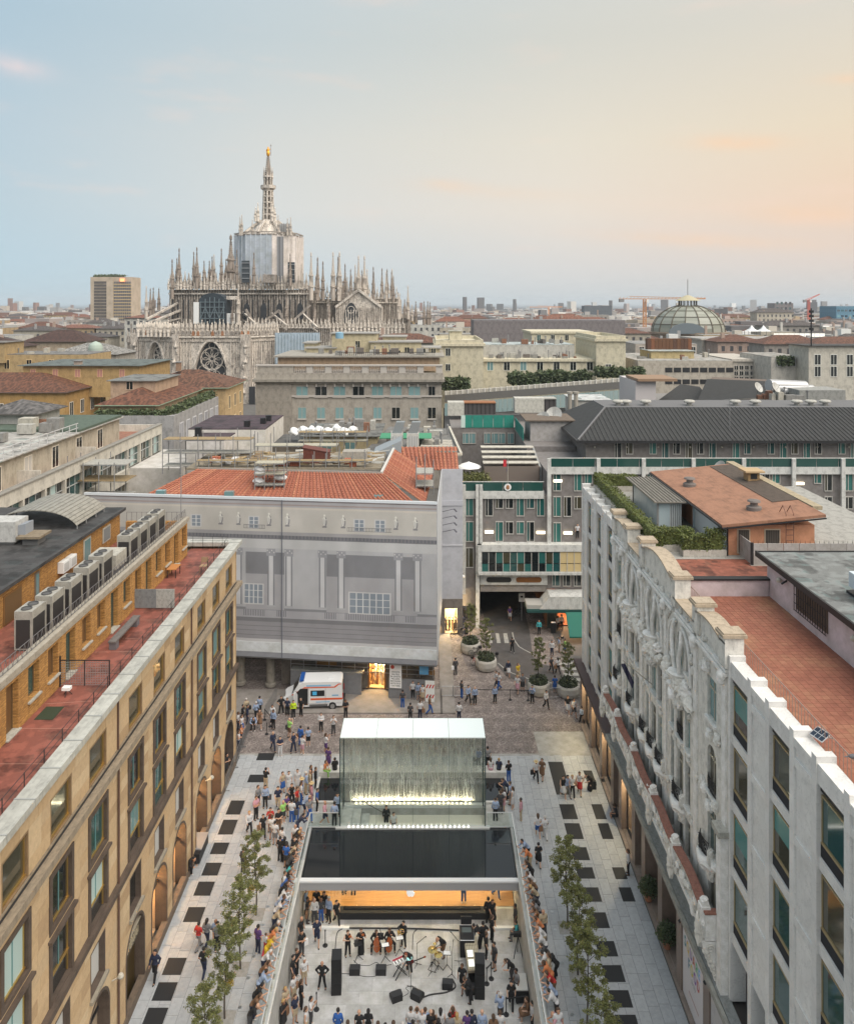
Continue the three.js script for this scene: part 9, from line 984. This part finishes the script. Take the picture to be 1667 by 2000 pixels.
{const p=person(1192,1596,'i',270,'DtDsbh',{n:'on the arcade step'});p.position.y=-0.28;p.position.x=14.0;const q=person(748,1600,'s',0,'KlKlbs',{n:'inside the glass box'},-0.4);q.position.set(-3.1,-1.05,-57.5);const r=person(752,1600,'s',20,'WtKlks',{n:'inside the glass box'},-0.4);r.position.set(-2.55,-1.4,-57.3);const k=person(519,1862,'p',140,'WtRkbs',{n:'beside a red scooter'},0,null,0.72);const wv=person(915,1041,'s',0,'WtKlks',{n:'at a window of the grey office'});wv.position.set(PX(1127,91),PY(1052,91),-91.0);}
{const cnt={};folk.sort((a,b)=>a.u-b.u||a.t.position.z-b.t.position.z);for(const f of folk)(cnt[f.s]??=[]).push(f);const ord=['first','second','third','fourth','fifth','sixth'];for(const s in cnt){const L=cnt[s];L.forEach((f,i)=>{f.t.userData.label=L.length>1?s.replace('leaning on rail','at rail')+`, ${ord[i]} ${f.u < 2 ? 'from store' : 'from left'}`:s;});}}
// vehicles and street furniture
{
const p=gnd(612,1386),t=thing('ambulance','white ambulance van with orange stripes parked before the hoarding','ambulance',[p.x,0,p.z-0.9],0.05);const w=mat([0.66,0.67,0.68],{rough:0.3,coat:0.4}),org=mat([0.62,0.1,0.025],{rough:0.35});
const prof=[[-2.75,0.35],[2.65,0.35],[2.7,0.6],[2.62,2.5],[2.4,2.62],[-1.0,2.62],[-1.45,2.45],[-2.05,1.5],[-2.72,1.2],[-2.85,0.7]];
const b=part(t,'body',gb().ext(prof,-1.0,1.0,(a,q,c)=>[a,q,c]),w);part(b,'lettering_band',gb().box(-0.7,1.6,2.22,2.36,1.001,1.008),mat([0.2,0.42,0.62]));part(b,'stripe',gb().ext([[-1.0,2.1],[-0.9,2.18],[1.9,2.18],[2.3,2.45],[2.55,2.45],[2.55,2.36],[2.35,2.36],[2.0,2.08],[-0.95,2.08],[-2.0,1.42],[-2.1,1.48]],1.001,1.012,(a,q,c)=>[a,q,c]),org);part(b,'stripe',gb().box(-0.3,2.66,0.95,1.12,1.001,1.012),org);part(b,'blue_lettering',gb().box(0.2,1.5,0.72,0.8,1.001,1.008),mat([0.15,0.36,0.55]));part(b,'blue_lettering',gb().box(1.7,2.3,1.3,1.42,1.001,1.008),mat([0.15,0.36,0.55]));
part(t,'side_window',gb().box(-0.3,1.0,1.32,1.85,1.001,1.02),M.black);part(t,'star_emblem',gb().box(-0.12,0.28,1.42,1.76,1.021,1.026),mat([0.06,0.4,0.7]));part(t,'windscreen',gb().ext([[-2.04,1.56],[-1.48,2.42],[-1.44,2.4],[-2.0,1.53]],-0.88,0.88,(a,q,c)=>[a-0.02,q+0.02,c]),M.glassDark);part(t,'cab_opening',gb().ext([[-1.85,1.45],[-1.25,2.05],[-0.55,2.05],[-0.55,0.5],[-1.6,0.5]],1.001,1.015,(a,q,c)=>[a,q,c]),M.black);part(t,'open_door',gb().ext([[-0.5,0.5],[0.4,0.5],[0.4,2.0],[-0.05,2.0],[-0.5,1.5]],0,0.07,(a,q,c)=>[-1.5-c-0.25*(a+0.5),q,1.05+(a+0.5)*0.9]),w);part(t,'skirt',gb().box(-0.4,1.3,0.36,0.56,1.0,1.03),mat([0.1,0.1,0.1]));
for(const x of[-1.9,1.75])for(const s of[-1,1]){const wh=part(t,'wheel',new THREE.CylinderGeometry(0.36,0.36,0.25,20).rotateX(Math.PI/2).translate(x,0.36,s*0.92),M.black);part(wh,'rim',new THREE.CylinderGeometry(0.21,0.21,0.02,16).rotateX(Math.PI/2).translate(x,0.36,s*1.055),M.steel);}
part(t,'light_bar',gb().box(-1.35,-0.95,2.63,2.78,-0.8,0.8),mat([0.02,0.08,0.28],{rough:0.2}));part(t,'roof_hatch',gb().box(1.3,1.8,2.62,2.68,-0.3,0.3),mat([0.6,0.61,0.62]));for(const z of[-0.75,0.75])part(t,'headlight',gb().box(-2.84,-2.6,0.85,1.15,z-0.18,z+0.18),mat([0.6,0.62,0.65],{rough:0.1}));for(const z of[-1.12,1.12])part(t,'mirror',gb().box(-1.75,-1.6,1.45,1.8,z-0.12,z+0.12),M.black);for(const x of[-0.5,1.08])part(b,'panel_gap',gb().box(x,x+0.02,0.42,2.05,1.0,1.006),M.darkMetal);part(b,'panel_gap',gb().box(-0.5,2.62,0.62,0.635,1.0,1.006),M.darkMetal);for(const z of[-0.9,0.9])part(t,'tail_light',gb().box(2.68,2.74,1.0,1.5,z-0.08,z+0.08),mat([0.4,0.02,0.02]));part(t,'tail_door',gb().box(2.66,2.74,0.5,2.4,-0.02,0.02),M.darkMetal);part(t,'bumper',gb().box(2.6,2.85,0.35,0.6,-0.95,0.95),M.darkMetal);
}
function bike(label,u,v,ry,col=[0.04,0.04,0.045]){const p=gnd(u,v),t=thing('bicycle',label,'bicycle',[p.x,0,p.z],ry,'parked bicycles'),m=mat(col,{rough:0.4});for(const x of[-0.52,0.52]){const wh=part(t,'wheel',new THREE.TorusGeometry(0.33,0.022,6,22).translate(x,0.35,0),M.black);const s=gb();for(let k=0;k<8;k++){const a=k*0.785;s.bar([x,0.35,0],[x+0.32*Math.cos(a),0.35+0.32*Math.sin(a),0],0.004);}part(wh,'spokes',s,M.steel);}part(t,'frame',gb().path([[-0.52,0.35,0],[-0.15,0.8,0],[0.38,0.82,0],[0,0.32,0],[-0.15,0.8,0]],0.02,6).bar([-0.52,0.35,0],[0,0.32,0],0.018,6).bar([0.38,0.82,0],[0.52,0.35,0],0.02,6).bar([0.38,0.82,0],[0.35,1.0,0],0.018,6),m);part(t,'handlebar',gb().bar([0.33,1.0,-0.27],[0.33,1.0,0.27],0.016,6),M.darkMetal);part(t,'saddle',gb().box(-0.3,-0.06,0.9,0.95,-0.07,0.07),M.black);part(t,'basket',gb().box(0.42,0.68,0.78,1.0,-0.16,0.16),M.darkMetal);return t;}
bike('dark bicycle leaning by the far boutique wall',892,1244,0.4);bike('bicycle parked beside the farthest planter',911,1268,1.9,[0.3,0.06,0.04]);bike('grey bicycle between the two left planters',928,1281,0.3);bike('red wheeled bicycle left of the second planter',930,1303,2.4,[0.5,0.09,0.05]);bike('bicycle right of the second planter',967,1297,1.2);bike('bicycle standing in the dark road passage',1007,1205,0.5);bike('bicycle by the cafe terrace group',1090,1262,0.6);
function postG(){return gb().lathe(0,0,[[0.17,0],[0.17,0.03],[0.03,0.05],[0.03,0.92],[0.045,0.93],[0.045,1.02],[0,1.03]],10).geo();}
{const g=postG();const st=(label,u,v,y=0)=>{const p=gnd(u,v,y),t=thing('barrier_post',label,'barrier post',[p.x,y,p.z],0,'black belt barrier posts');part(t,'post',g,M.black);return p;};const belt=(label,a,b)=>solo('barrier_belt',gb().bar([a.x,a.y+0.95,a.z],[b.x,b.y+0.95,b.z],0.025),M.black,label,'belt');
const a=st('black belt post left of the street barrier row',922,1366),b=st('black belt post in the middle of the street barrier row',996,1367),c=st('black belt post right end of the street barrier row',1031,1368);belt('black belt between left and middle street posts',a,b);belt('black belt between middle and right street posts',b,c);const d=st('black belt post nearest the cobbled left corner',521,1434),e=st('black belt post beside the light blue shirts at left',528,1419),f=st('black belt post farthest at the left corner',517,1406);belt('black belt between the left corner posts',e,f);st('black belt post by the left court wall front',635,1847,-3.3);st('black belt post at lower left of the stage',618,1972,-3.3);const h=st('black belt post right of the right speaker stack',959,1912,-3.3),i=st('black belt post half behind the right speaker stack',950,1922,-3.3);belt('black belt between the posts by the right speaker stack',h,i);const j=st('black belt post by the photographer at lower right',988,1982,-3.3),k=st('black belt post at the right court wall',1026,1978,-3.3);belt('black belt between the lower right posts',j,k);}
function barrier(label,a,b){const t=thing('crowd_barrier',label,'crowd barrier',[0,0,0],0,'steel crowd barriers'),l=a.distanceTo(b),n=Math.round(l/0.14),g=gb();for(let i=1;i<n;i++){const p=a.clone().lerp(b,i/n);g.bar([p.x,0.2,p.z],[p.x,1.05,p.z],0.008);}part(t,'bars',g,M.steel).userData.kind='stuff';part(t,'frame',gb().path([[a.x,0.02,a.z],[a.x,1.08,a.z],[b.x,1.08,b.z],[b.x,0.02,b.z]],0.022,6).bar([a.x,0.2,a.z],[b.x,0.2,b.z],0.02,6),M.steel);for(const p of[a,b])part(t,'foot',gb().bar([p.x-0.3,0.03,p.z],[p.x+0.3,0.03,p.z],0.02),M.steel);}
barrier('steel crowd barrier by the arches, nearest',gnd(441,1545),gnd(458,1500));barrier('steel crowd barrier by the arches, second',gnd(459,1499),gnd(474,1460));barrier('steel crowd barrier by the arches, third',gnd(475,1458),gnd(488,1425));barrier('steel crowd barrier left of the ambulance',gnd(519,1400),gnd(540,1366));barrier('steel crowd barrier from scaffold corner, left length',gnd(862,1362),gnd(884,1362));barrier('steel crowd barrier from scaffold corner, right length',gnd(885,1362),gnd(912,1363));barrier('steel crowd barrier beside the right planters',gnd(1072,1366),gnd(1104,1364));barrier('steel crowd barrier ending at the white wing',gnd(1106,1364),gnd(1142,1364));
{
const p=gnd(889,1232),t=thing('street_lamp','tall dark street lamp with two globes beside the wrapped corner','street lamp',[p.x,0,p.z]);part(t,'pole',gb().lathe(0,0,[[0.22,0],[0.2,0.9],[0.09,1.0],[0.07,6.8],[0,6.9]],10),M.darkMetal);for(const s of[-1,1]){part(t,'arm',gb().path(Array.from({length:7},(_,i)=>{const a=Math.PI*i/6;return[s*0.45*(1-Math.cos(a)),6.6+0.4*Math.sin(a),0];}),0.03,5),M.darkMetal);part(t,'globe',gb().lathe(s*0.9,0,[[0,-0.35],[0.16,-0.25],[0.2,-0.1],[0.08,0.05],[0,0.08]],10,6.5),M.white);}
const sg=gnd(1018,1212),q=thing('road_sign','grey rectangular sign on pole inside the passage','sign',[sg.x,0,sg.z]);part(q,'pole',gb().bar([0,0,0],[0,3.2,0],0.04,6),M.grey);part(q,'plate',gb().box(-0.35,0.35,2.3,3.3,0.04,0.07),mat([0.5,0.49,0.46]));part(q,'symbol',gb().lathe(0,0.075,[[0,2.75],[0.2,2.9],[0,3.05]],10),M.darkMetal);
const m=gnd(1080,1236),n=thing('menu_stand','black menu stand with white page before the cafe','menu stand',[m.x,0,m.z]);part(n,'stand',gb().box(-0.3,0.3,0,1.2,-0.1,0.1),M.black);part(n,'page',gb().box(-0.25,0.25,1.21,1.24,-0.16,0.18),M.white);
const fl=(label,pos,dir,cols,sz)=>{const t=thing('flag',label,'flag',pos);part(t,'pole',gb().bar([0,0,0],dir,0.03,6),M.offwhite);const g=new THREE.PlaneGeometry(sz,sz*0.62,8,5),P=g.attributes.position;for(let i=0;i<P.count;i++){const x=P.getX(i)+sz/2,y=P.getY(i);P.setXYZ(i,dir[0]*(1-x*0.25)-x*0.12,dir[1]*(1-x*0.25)+y*0.5-x*0.35-0.2,dir[2]*(1-x*0.25)+0.15*Math.sin(x*5+y*4)+y*0.6);}g.computeVertexNormals();part(t,'cloth',g,mat(cols,{rough:0.8,two:true}));return t;};
fl('dark blue flag on slanting pole from the ornate house',[RX-0.2,14.2,-48.3],[-2.0,1.8,0.6],[0.012,0.012,0.06],1.9);{const t=fl('small red white and blue flag above the round crest',[PX(991,90.6),17.0,-90.6],[0,3.2,0.1],[0.03,0.03,0.2],1.3);part(t,'red_cross',gb().box(-0.55,-0.15,2.1,2.9,0.12,0.16),mat([0.5,0.03,0.04]));const c=thing('round_crest','round white crest with brown emblem on the green glass parapet','crest',[PX(991,90.8),16.6,-90.8]);part(c,'disc',new THREE.CylinderGeometry(0.42,0.42,0.06,22).rotateX(Math.PI/2).translate(0,0,0),M.white);part(c,'emblem',lump(71,2,0.35,3),mat([0.3,0.14,0.06])).scale.set(0.22,0.26,0.05);c.children[1].position.z=0.04;}
const ad=thing('advert_hoarding','blue advertising hoarding with portrait between left office and white block','billboard');part(ad,'board',gb().box(PX(305,104.5),PX(336,104.5),PY(918,104.5),PY(882,104.5),-104.5,-104.7),mat([0.05,0.2,0.42]));part(ad,'portrait',gb().ext([[306,918],[325,918],[327,908],[321,904],[320,900],[322,893],[319,887],[312,887],[309,893],[311,901],[307,906]].map(([u,v])=>[PX(u,104.4),PY(v,104.4)]),-104.49,-104.45,(a,b,c)=>[a,b,c]),mat([0.22,0.13,0.07]));part(ad,'lettering',gb().box(PX(324,104.4),PX(333,104.4),PY(898,104.4),PY(895,104.4),-104.49,-104.46).box(PX(327,104.4),PX(331,104.4),PY(904,104.4),PY(900,104.4),-104.49,-104.46),M.white);
const ps=thing('parasol','white parasol on the planted terrace of the grey office','parasol',[PX(915,96),15.6,-96]);part(ps,'canopy',gb().lathe(0,0,[[1.6,2.3],[1.4,2.5],[0.2,2.9],[0,3.0]],8),M.white);part(ps,'pole',gb().bar([0,0,0],[0,2.9,0],0.04,6),M.grey);for(const[u,v,s]of[[905,935,'bushy shrub at left corner of the terrace'],[925,930,'round shrub beside the white parasol'],[943,940,'shrub next to the striped pergola'],[900,885,'tall shrub behind the terrace at red roof edge']]){const q=at(u,v,95);const t=thing('terrace_shrub',s,'shrub',[q.x,15.6,q.z]);part(t,'foliage',leafGeo(700,()=>{const a=rr(0,6.28),r=Math.cbrt(rnd())*1.0,c=rr(-1,1),k=Math.sqrt(1-c*c);return[r*k*Math.cos(a),1.0+r*c*1.0,r*k*Math.sin(a)];},0.26,930+u),LEAF.tree);part(t,'stem',gb().bar([0,0,0],[0,1.2,0],0.05,5),barkM);}
}
// stage
{
const F=-3.3,S=(u,v)=>gnd(u,v,F),grille=mat([0.012,0.012,0.013],{map:'net',size:0.2,rough:0.8});
for(const[u,v,s]of[[656,1942,'left'],[937,1950,'right']]){const p=S(u,v),t=thing('speaker_stack',`tall black loudspeaker stack at ${s} of the stage`,'loudspeaker',[p.x,F,p.z-0.3],s==='left'?0.06:-0.06);for(let k=0;k<3;k++){const c=part(t,'cabinet',gb().box(-0.3,0.3,k*0.72+0.005,k*0.72+0.715,-0.4,0.4),M.black);part(c,'grille',gb().box(-0.28,0.28,k*0.72+0.03,k*0.72+0.69,0.401,0.415),grille);}}
[[693,1898,0,'under the violinists'],[744,1898,0,'under the cellists'],[773,1950,0.4,'front left of two wedges'],[815,1948,-0.5,'front right of two wedges'],[874,1926,-0.1,'before the drum kit'],[918,1936,0.2,'red edged, beside the right stack']].forEach(([u,v,r,s])=>{const p=S(u,v),t=thing('stage_monitor',`black wedge monitor ${s}`,'monitor wedge',[p.x,F,p.z],r,'stage monitors');part(t,'cabinet',gb().ext([[-0.3,0],[0.28,0],[0.3,0.2],[0.02,0.46],[-0.3,0.4]],-0.32,0.32,(a,b,c)=>[c,b,-a]),M.black);part(t,'grille',gb().quad([-0.28,0.22,-0.31],[0.28,0.22,-0.31],[0.28,0.45,-0.03],[-0.28,0.45,-0.03]),grille);});
const ms=(u,v,label,o)=>{const p=S(u,v),t=thing('music_stand',label,'music stand',[p.x,F,p.z],rr(-0.4,0.4));part(t,'tripod',gb().bar([0,0.3,0],[0,1.0,0],0.014,5).bar([0,0.3,0],[0.3,0,0.1],0.012).bar([0,0.3,0],[-0.28,0,0.12],0.012).bar([0,0.3,0],[0,0,-0.3],0.012),M.black);const d=part(t,'desk',gb().box(-0.25,0.25,1.0,1.02,-0.16,0.16),M.black);if(o)part(t,'sheet_music',gb().box(-0.22,0.22,1.022,1.03,-0.14,0.14),M.white);};
ms(699,1875,'music stand before the violinists',0);ms(752,1877,'music stand with pages before the cellists',1);ms(780,1863,'music stand with pages before the horn player',1);ms(873,1893,'music stand with pages beside the drummer',1);
const mic=(u,v,label)=>{const p=S(u,v),t=thing('microphone_stand',label,'microphone stand',[p.x,F,p.z],rr(0,3));part(t,'stand',gb().bar([0,0,0],[0,1.4,0],0.014,5).bar([0,1.35,0],[0.5,1.7,0],0.012).bar([0,0.1,0],[0.3,0,0],0.01).bar([0,0.1,0],[-0.2,0,0.25],0.01).bar([0,0.1,0],[-0.2,0,-0.25],0.01),M.darkMetal);part(t,'microphone',gb().bar([0.5,1.7,0],[0.6,1.72,0],0.03,6),M.black);};
mic(814,1885,'guitar stand pole right of the red haired player');mic(802,1930,'microphone stand before the keyboard');mic(895,1880,'tall microphone stand by the mixing desk');mic(882,1905,'boom stand behind the drum wedge');mic(842,1900,'boom stand left of the drums');
const body=(L,W,T)=>{const P=[];for(let i=0;i<28;i++){const a=i/28*6.283,s=Math.cos(a);P.push([W*Math.sin(a)*(1-0.32*Math.exp(-(((s+0.05)*4)**2)))*(s>0?0.85:1),L*s]);}return gb().ext(P,-T,T,(a,b,c)=>[a,b,c]).geo();};const cb=body(0.4,0.24,0.09),vb=body(0.18,0.1,0.025),varn=mat([0.3,0.075,0.02],{rough:0.25,coat:0.5});
const fid=(name,label,pos,rot,g,L,W)=>{const t=thing(name,label,name,pos);t.rotation.set(...rot);part(t,'body',g,varn);part(t,'neck',gb().bar([0,L*0.9,0.03],[0,L*2.0,0.05],W*0.14).lathe(0,0.05,[[0,L*2.0],[W*0.2,L*2.06],[0,L*2.15]],6),mat([0.05,0.025,0.015]));part(t,'strings',gb().bar([0,-L*0.7,W*0.42],[0,L*1.9,W*0.3],W*0.03),M.black);part(t,'bow',gb().bar([-L*1.5,-L*0.25,W*0.6],[L*0.9,0,W*0.5],0.008),mat([0.2,0.1,0.05]));};
{const p=S(735,1860),q=S(760,1860);fid('cello','red brown cello held by the left cellist',[p.x+0.02,F+0.62,p.z+0.15],[-0.25,0,0.1],cb,0.4,0.24);fid('cello','orange brown cello held by the right cellist',[q.x,F+0.62,q.z+0.15],[-0.25,0.1,-0.08],cb,0.4,0.24);const r=S(679,1867),s=S(705,1863);fid('violin','violin under the chin of the left violinist',[r.x+0.16,F+1.44,r.z+0.26],[1.2,-0.6,0.3],vb,0.18,0.1);fid('violin','violin held by the player in the long black dress',[s.x+0.14,F+1.44,s.z+0.28],[1.2,-0.5,0.3],vb,0.18,0.1);for(const[c,n]of[[p,'left'],[q,'right']]){const t=thing('stool',`black stool under the ${n} cellist`,'stool',[c.x,F,c.z-0.42]);part(t,'seat',gb().box(-0.2,0.2,0.36,0.42,-0.2,0.2),M.black);for(const a of[-0.17,0.17])for(const b of[-0.17,0.17])part(t,'leg',gb().bar([a,0,b],[a,0.36,b],0.015),M.darkMetal);}
const h=S(788,1849),t=thing('french_horn','shining brass horn held by the black clad player','horn',[h.x-0.12,F+1.25,h.z+0.34]);part(t,'coil',new THREE.TorusGeometry(0.15,0.025,8,22),M.brass);part(t,'bell',gb().lathe(0,0,[[0.03,0],[0.05,0.12],[0.16,0.24],[0.155,0.24],[0.04,0.12],[0,0.05]],14),M.brass).rotation.z=1.9;const g=S(799,1899),e=thing('electric_guitar','dark red electric guitar slung across the keyboard player','guitar',[g.x+0.1,F+1.0,g.z+0.42]);e.rotation.set(0,0,-1.2);part(e,'body',body(0.2,0.15,0.025),mat([0.12,0.015,0.012],{rough:0.25}));part(e,'neck',gb().bar([0,0.18,0.03],[0,0.85,0.03],0.022),M.black);part(e,'headstock',gb().box(-0.05,0.05,0.85,1.0,0.015,0.04),mat([0.3,0.08,0.03]));}
{const p=S(781,1912),t=thing('stage_keyboard','white and red synthesizer on black cross stand','keyboard',[p.x,F,p.z-0.2],0.5);part(t,'case',gb().box(-0.5,0.5,0.95,1.05,-0.2,0.2),M.white);part(t,'red_panel',gb().box(-0.48,0.48,1.051,1.056,-0.18,-0.03),mat([0.3,0.03,0.05]));for(let k=0;k<14;k++)part(t,'key',gb().box(-0.47+k*0.067,-0.41+k*0.067,1.051,1.065,0,0.19),k%3===1?M.black:M.white);part(t,'stand',gb().bar([-0.4,0.95,-0.15],[0.4,0,-0.15],0.02).bar([0.4,0.95,-0.15],[-0.4,0,-0.15],0.02).bar([-0.4,0.95,0.15],[0.4,0,0.15],0.02).bar([0.4,0.95,0.15],[-0.4,0,0.15],0.02),M.darkMetal);const q=S(799,1905),r=thing('tablet_stand','pale tablet on stand before the keyboard player','tablet',[q.x,F,q.z+0.1]);part(r,'pole',gb().bar([0,0,0],[0,1.1,0],0.015),M.black);part(r,'screen',gb().box(-0.16,0.16,1.1,1.13,-0.12,0.12),mat([0.3,0.5,0.48],{emit:[0.4,0.8,0.75],power:0.25}));}
{const p=S(855,1885),t=thing('drum_kit','small drum kit with brass cymbals before the bending drummer','drum kit',[p.x,F,p.z]);for(const[x,y,z,r]of[[-0.35,1.05,0.1,0.3],[0.02,0.95,0.35,0.26],[-0.2,1.25,-0.1,0.12]]){part(t,'cymbal',gb().lathe(x,z,[[r,y],[r*0.3,y+0.03],[0,y+0.05],[0,y+0.03],[r,y-0.005]],18),mat([0.6,0.46,0.18],{metal:0.8,rough:0.25}));part(t,'cymbal_stand',gb().bar([x,0,z],[x,y,z],0.014).bar([x,0.3,z],[x+0.3,0,z],0.012).bar([x,0.3,z],[x-0.25,0,z+0.2],0.012).bar([x,0.3,z],[x-0.1,0,z-0.28],0.012),M.darkMetal);}part(t,'snare',gb().lathe(0.2,-0.05,[[0.18,0.55],[0.18,0.7],[0,0.7]],16),mat([0.45,0.45,0.44]));part(t,'chime_bar',gb().bar([0.75,1.5,-0.3],[0.75,1.5,0.4],0.02),M.steel);for(let k=0;k<12;k++)part(t,'chime',gb().bar([0.75,1.48,-0.28+k*0.055],[0.75,1.1-k*0.04,-0.28+k*0.055],0.009,5),M.steel);}
{
const p=S(923,1905),t=thing('mixing_desk','long beige mixing desk with two screens at stage right','mixing desk',[p.x,F,p.z-0.2],0.05);part(t,'desk',gb().box(-0.4,0.4,0.75,0.9,-1.6,0.9),mat([0.3,0.26,0.19]));for(let k=0;k<8;k++)part(t,'fader_bank',gb().box(-0.36,0.36,0.902,0.93,-1.5+k*0.3,-1.24+k*0.3),mat([0.42,0.38,0.28],{map:'rib',size:0.1}));for(const z of[-0.3,0.4])part(t,'screen',gb().box(-0.3,0.05,0.935,0.95,z-0.25,z+0.25),mat([0.6,0.62,0.6],{emit:[0.8,0.85,0.8],power:0.3}));for(const z of[-1.4,0.7])part(t,'leg',gb().box(-0.35,0.35,0,0.75,z-0.04,z+0.04),M.darkMetal);
const q=S(911,1855),r=thing('equipment_rack','open black flight case rack with silver edges at stage right','rack',[q.x,F,q.z]);part(r,'case',gb().box(-0.45,0.45,0,1.1,-0.6,0.6),M.black);part(r,'edge_trim',gb().path([[-0.46,1.1,-0.6],[0.46,1.1,-0.6],[0.46,1.1,0.6],[-0.46,1.1,0.6],[-0.46,1.1,-0.6]],0.025),M.steel);part(r,'screen',gb().box(-0.3,0.3,1.105,1.12,-0.4,0),mat([0.1,0.12,0.12],{rough:0.2}));part(r,'lid',gb().box(-0.35,0.35,1.1,1.6,-0.75,-0.65),M.darkMetal);
const c=S(1020,1945),d=thing('flight_case','pale topped flight case trolley by the right court wall','flight case',[c.x-0.1,F,c.z]);part(d,'case',gb().box(-0.38,0.38,0.12,0.8,-0.6,0.6),M.black);part(d,'lid',gb().box(-0.36,0.36,0.802,0.86,-0.58,0.58),mat([0.5,0.5,0.48]));for(const x of[-0.3,0.3])for(const z of[-0.5,0.5])part(d,'castor',gb().bar([x-0.03,0.06,z],[x+0.03,0.06,z],0.06,8),M.darkMetal);const k=S(1011,1868),o=thing('camera_tripod','video camera on tripod by the right court wall','camera',[k.x,F,k.z]);part(o,'tripod',gb().bar([0,1.3,0],[0.3,0,0.2],0.02).bar([0,1.3,0],[-0.3,0,0.2],0.02).bar([0,1.3,0],[0,0,-0.35],0.02),M.darkMetal);part(o,'camera',gb().box(-0.3,0.2,1.3,1.55,-0.1,0.1).bar([-0.3,1.42,0],[-0.5,1.42,0],0.07,8),M.black);
const u=gnd(386,1672),w=thing('flight_case','black wheeled flight cases by the left facade','flight case',[u.x,0,u.z]);part(w,'case',gb().box(-0.4,0.4,0.12,0.75,-1.2,0.9),M.black);part(w,'lid',gb().box(-0.42,0.42,0.752,0.82,-1.22,0.5),mat([0.2,0.2,0.21]));for(const x of[-0.3,0.3])for(const z of[-1,0.7])part(w,'castor',gb().bar([x-0.03,0.06,z],[x+0.03,0.06,z],0.06,8),M.darkMetal);const gc=gnd(1158,1540),z=thing('instrument_case','black instrument case standing by the bent performer','case',[gc.x,0,gc.z]);part(z,'case',gb().box(-0.2,0.2,0,0.6,-0.15,0.15),M.black);part(z,'handle',gb().path([[-0.1,0.6,0],[-0.08,0.68,0],[0.08,0.68,0],[0.1,0.6,0]],0.012),M.black);const mu=gnd(1174,1526),mz=thing('music_stand','folded black stand by the right shop window','music stand',[mu.x,0,mu.z]);part(mz,'pole',gb().bar([0,0,0],[0,1.3,0],0.02),M.black);part(mz,'plate',gb().box(-0.02,0.3,0,0.1,-0.2,0.2),M.black);const sc=gnd(515,1862),x2=thing('kick_scooter','small red kick scooter beside the child','scooter',[sc.x,0,sc.z]);part(x2,'deck',gb().box(-0.06,0.06,0.08,0.11,-0.3,0.3),mat([0.5,0.04,0.06]));part(x2,'stem',gb().bar([0,0.1,-0.3],[0,0.75,-0.36],0.018,6).bar([-0.2,0.75,-0.36],[0.2,0.75,-0.36],0.016,6),mat([0.5,0.04,0.06]));for(const zz of[-0.34,0.34])part(x2,'wheel',gb().bar([-0.02,0.06,zz],[0.02,0.06,zz],0.06,10),M.black);}
const cab=(label,pts,r=0.025)=>{const c=new THREE.CatmullRomCurve3(pts.map(([u,v])=>{const p=S(u,v);return V(p.x,F+r,p.z);}));solo('stage_cable',new THREE.TubeGeometry(c,pts.length*8,r,6),M.black,label,'cable','stage cables');};
cab('thick black cable along the back of the stage',[[640,1810],[665,1813],[740,1814],[810,1815],[870,1817],[905,1819]],0.045);cab('black cable down to the left speaker stack',[[670,1814],[660,1820],[655,1850],[654,1870],[656,1880]]);cab('black cable dropping behind the guitar player',[[815,1815],[808,1822],[805,1855]]);cab('thin cable from left stack to the wedge',[[666,1902],[690,1903],[715,1908],[735,1906],[740,1900]],0.015);cab('thick cable looping from wedge to right stack',[[805,1948],[815,1952],[840,1944],[875,1938],[889,1928],[884,1915]],0.04);cab('tangled thin cables before the keyboard',[[770,1952],[790,1945],[798,1938],[792,1930],[806,1926],[800,1948]],0.014);cab('loose cable by the cellists wedge',[[690,1876],[700,1884],[720,1886],[735,1880],[744,1886],[765,1884]],0.013);
}
scene.traverse((o)=>{if(o.isMesh){o.castShadow=true;o.receiveShadow=true;}});
renderer.render(scene,camera);
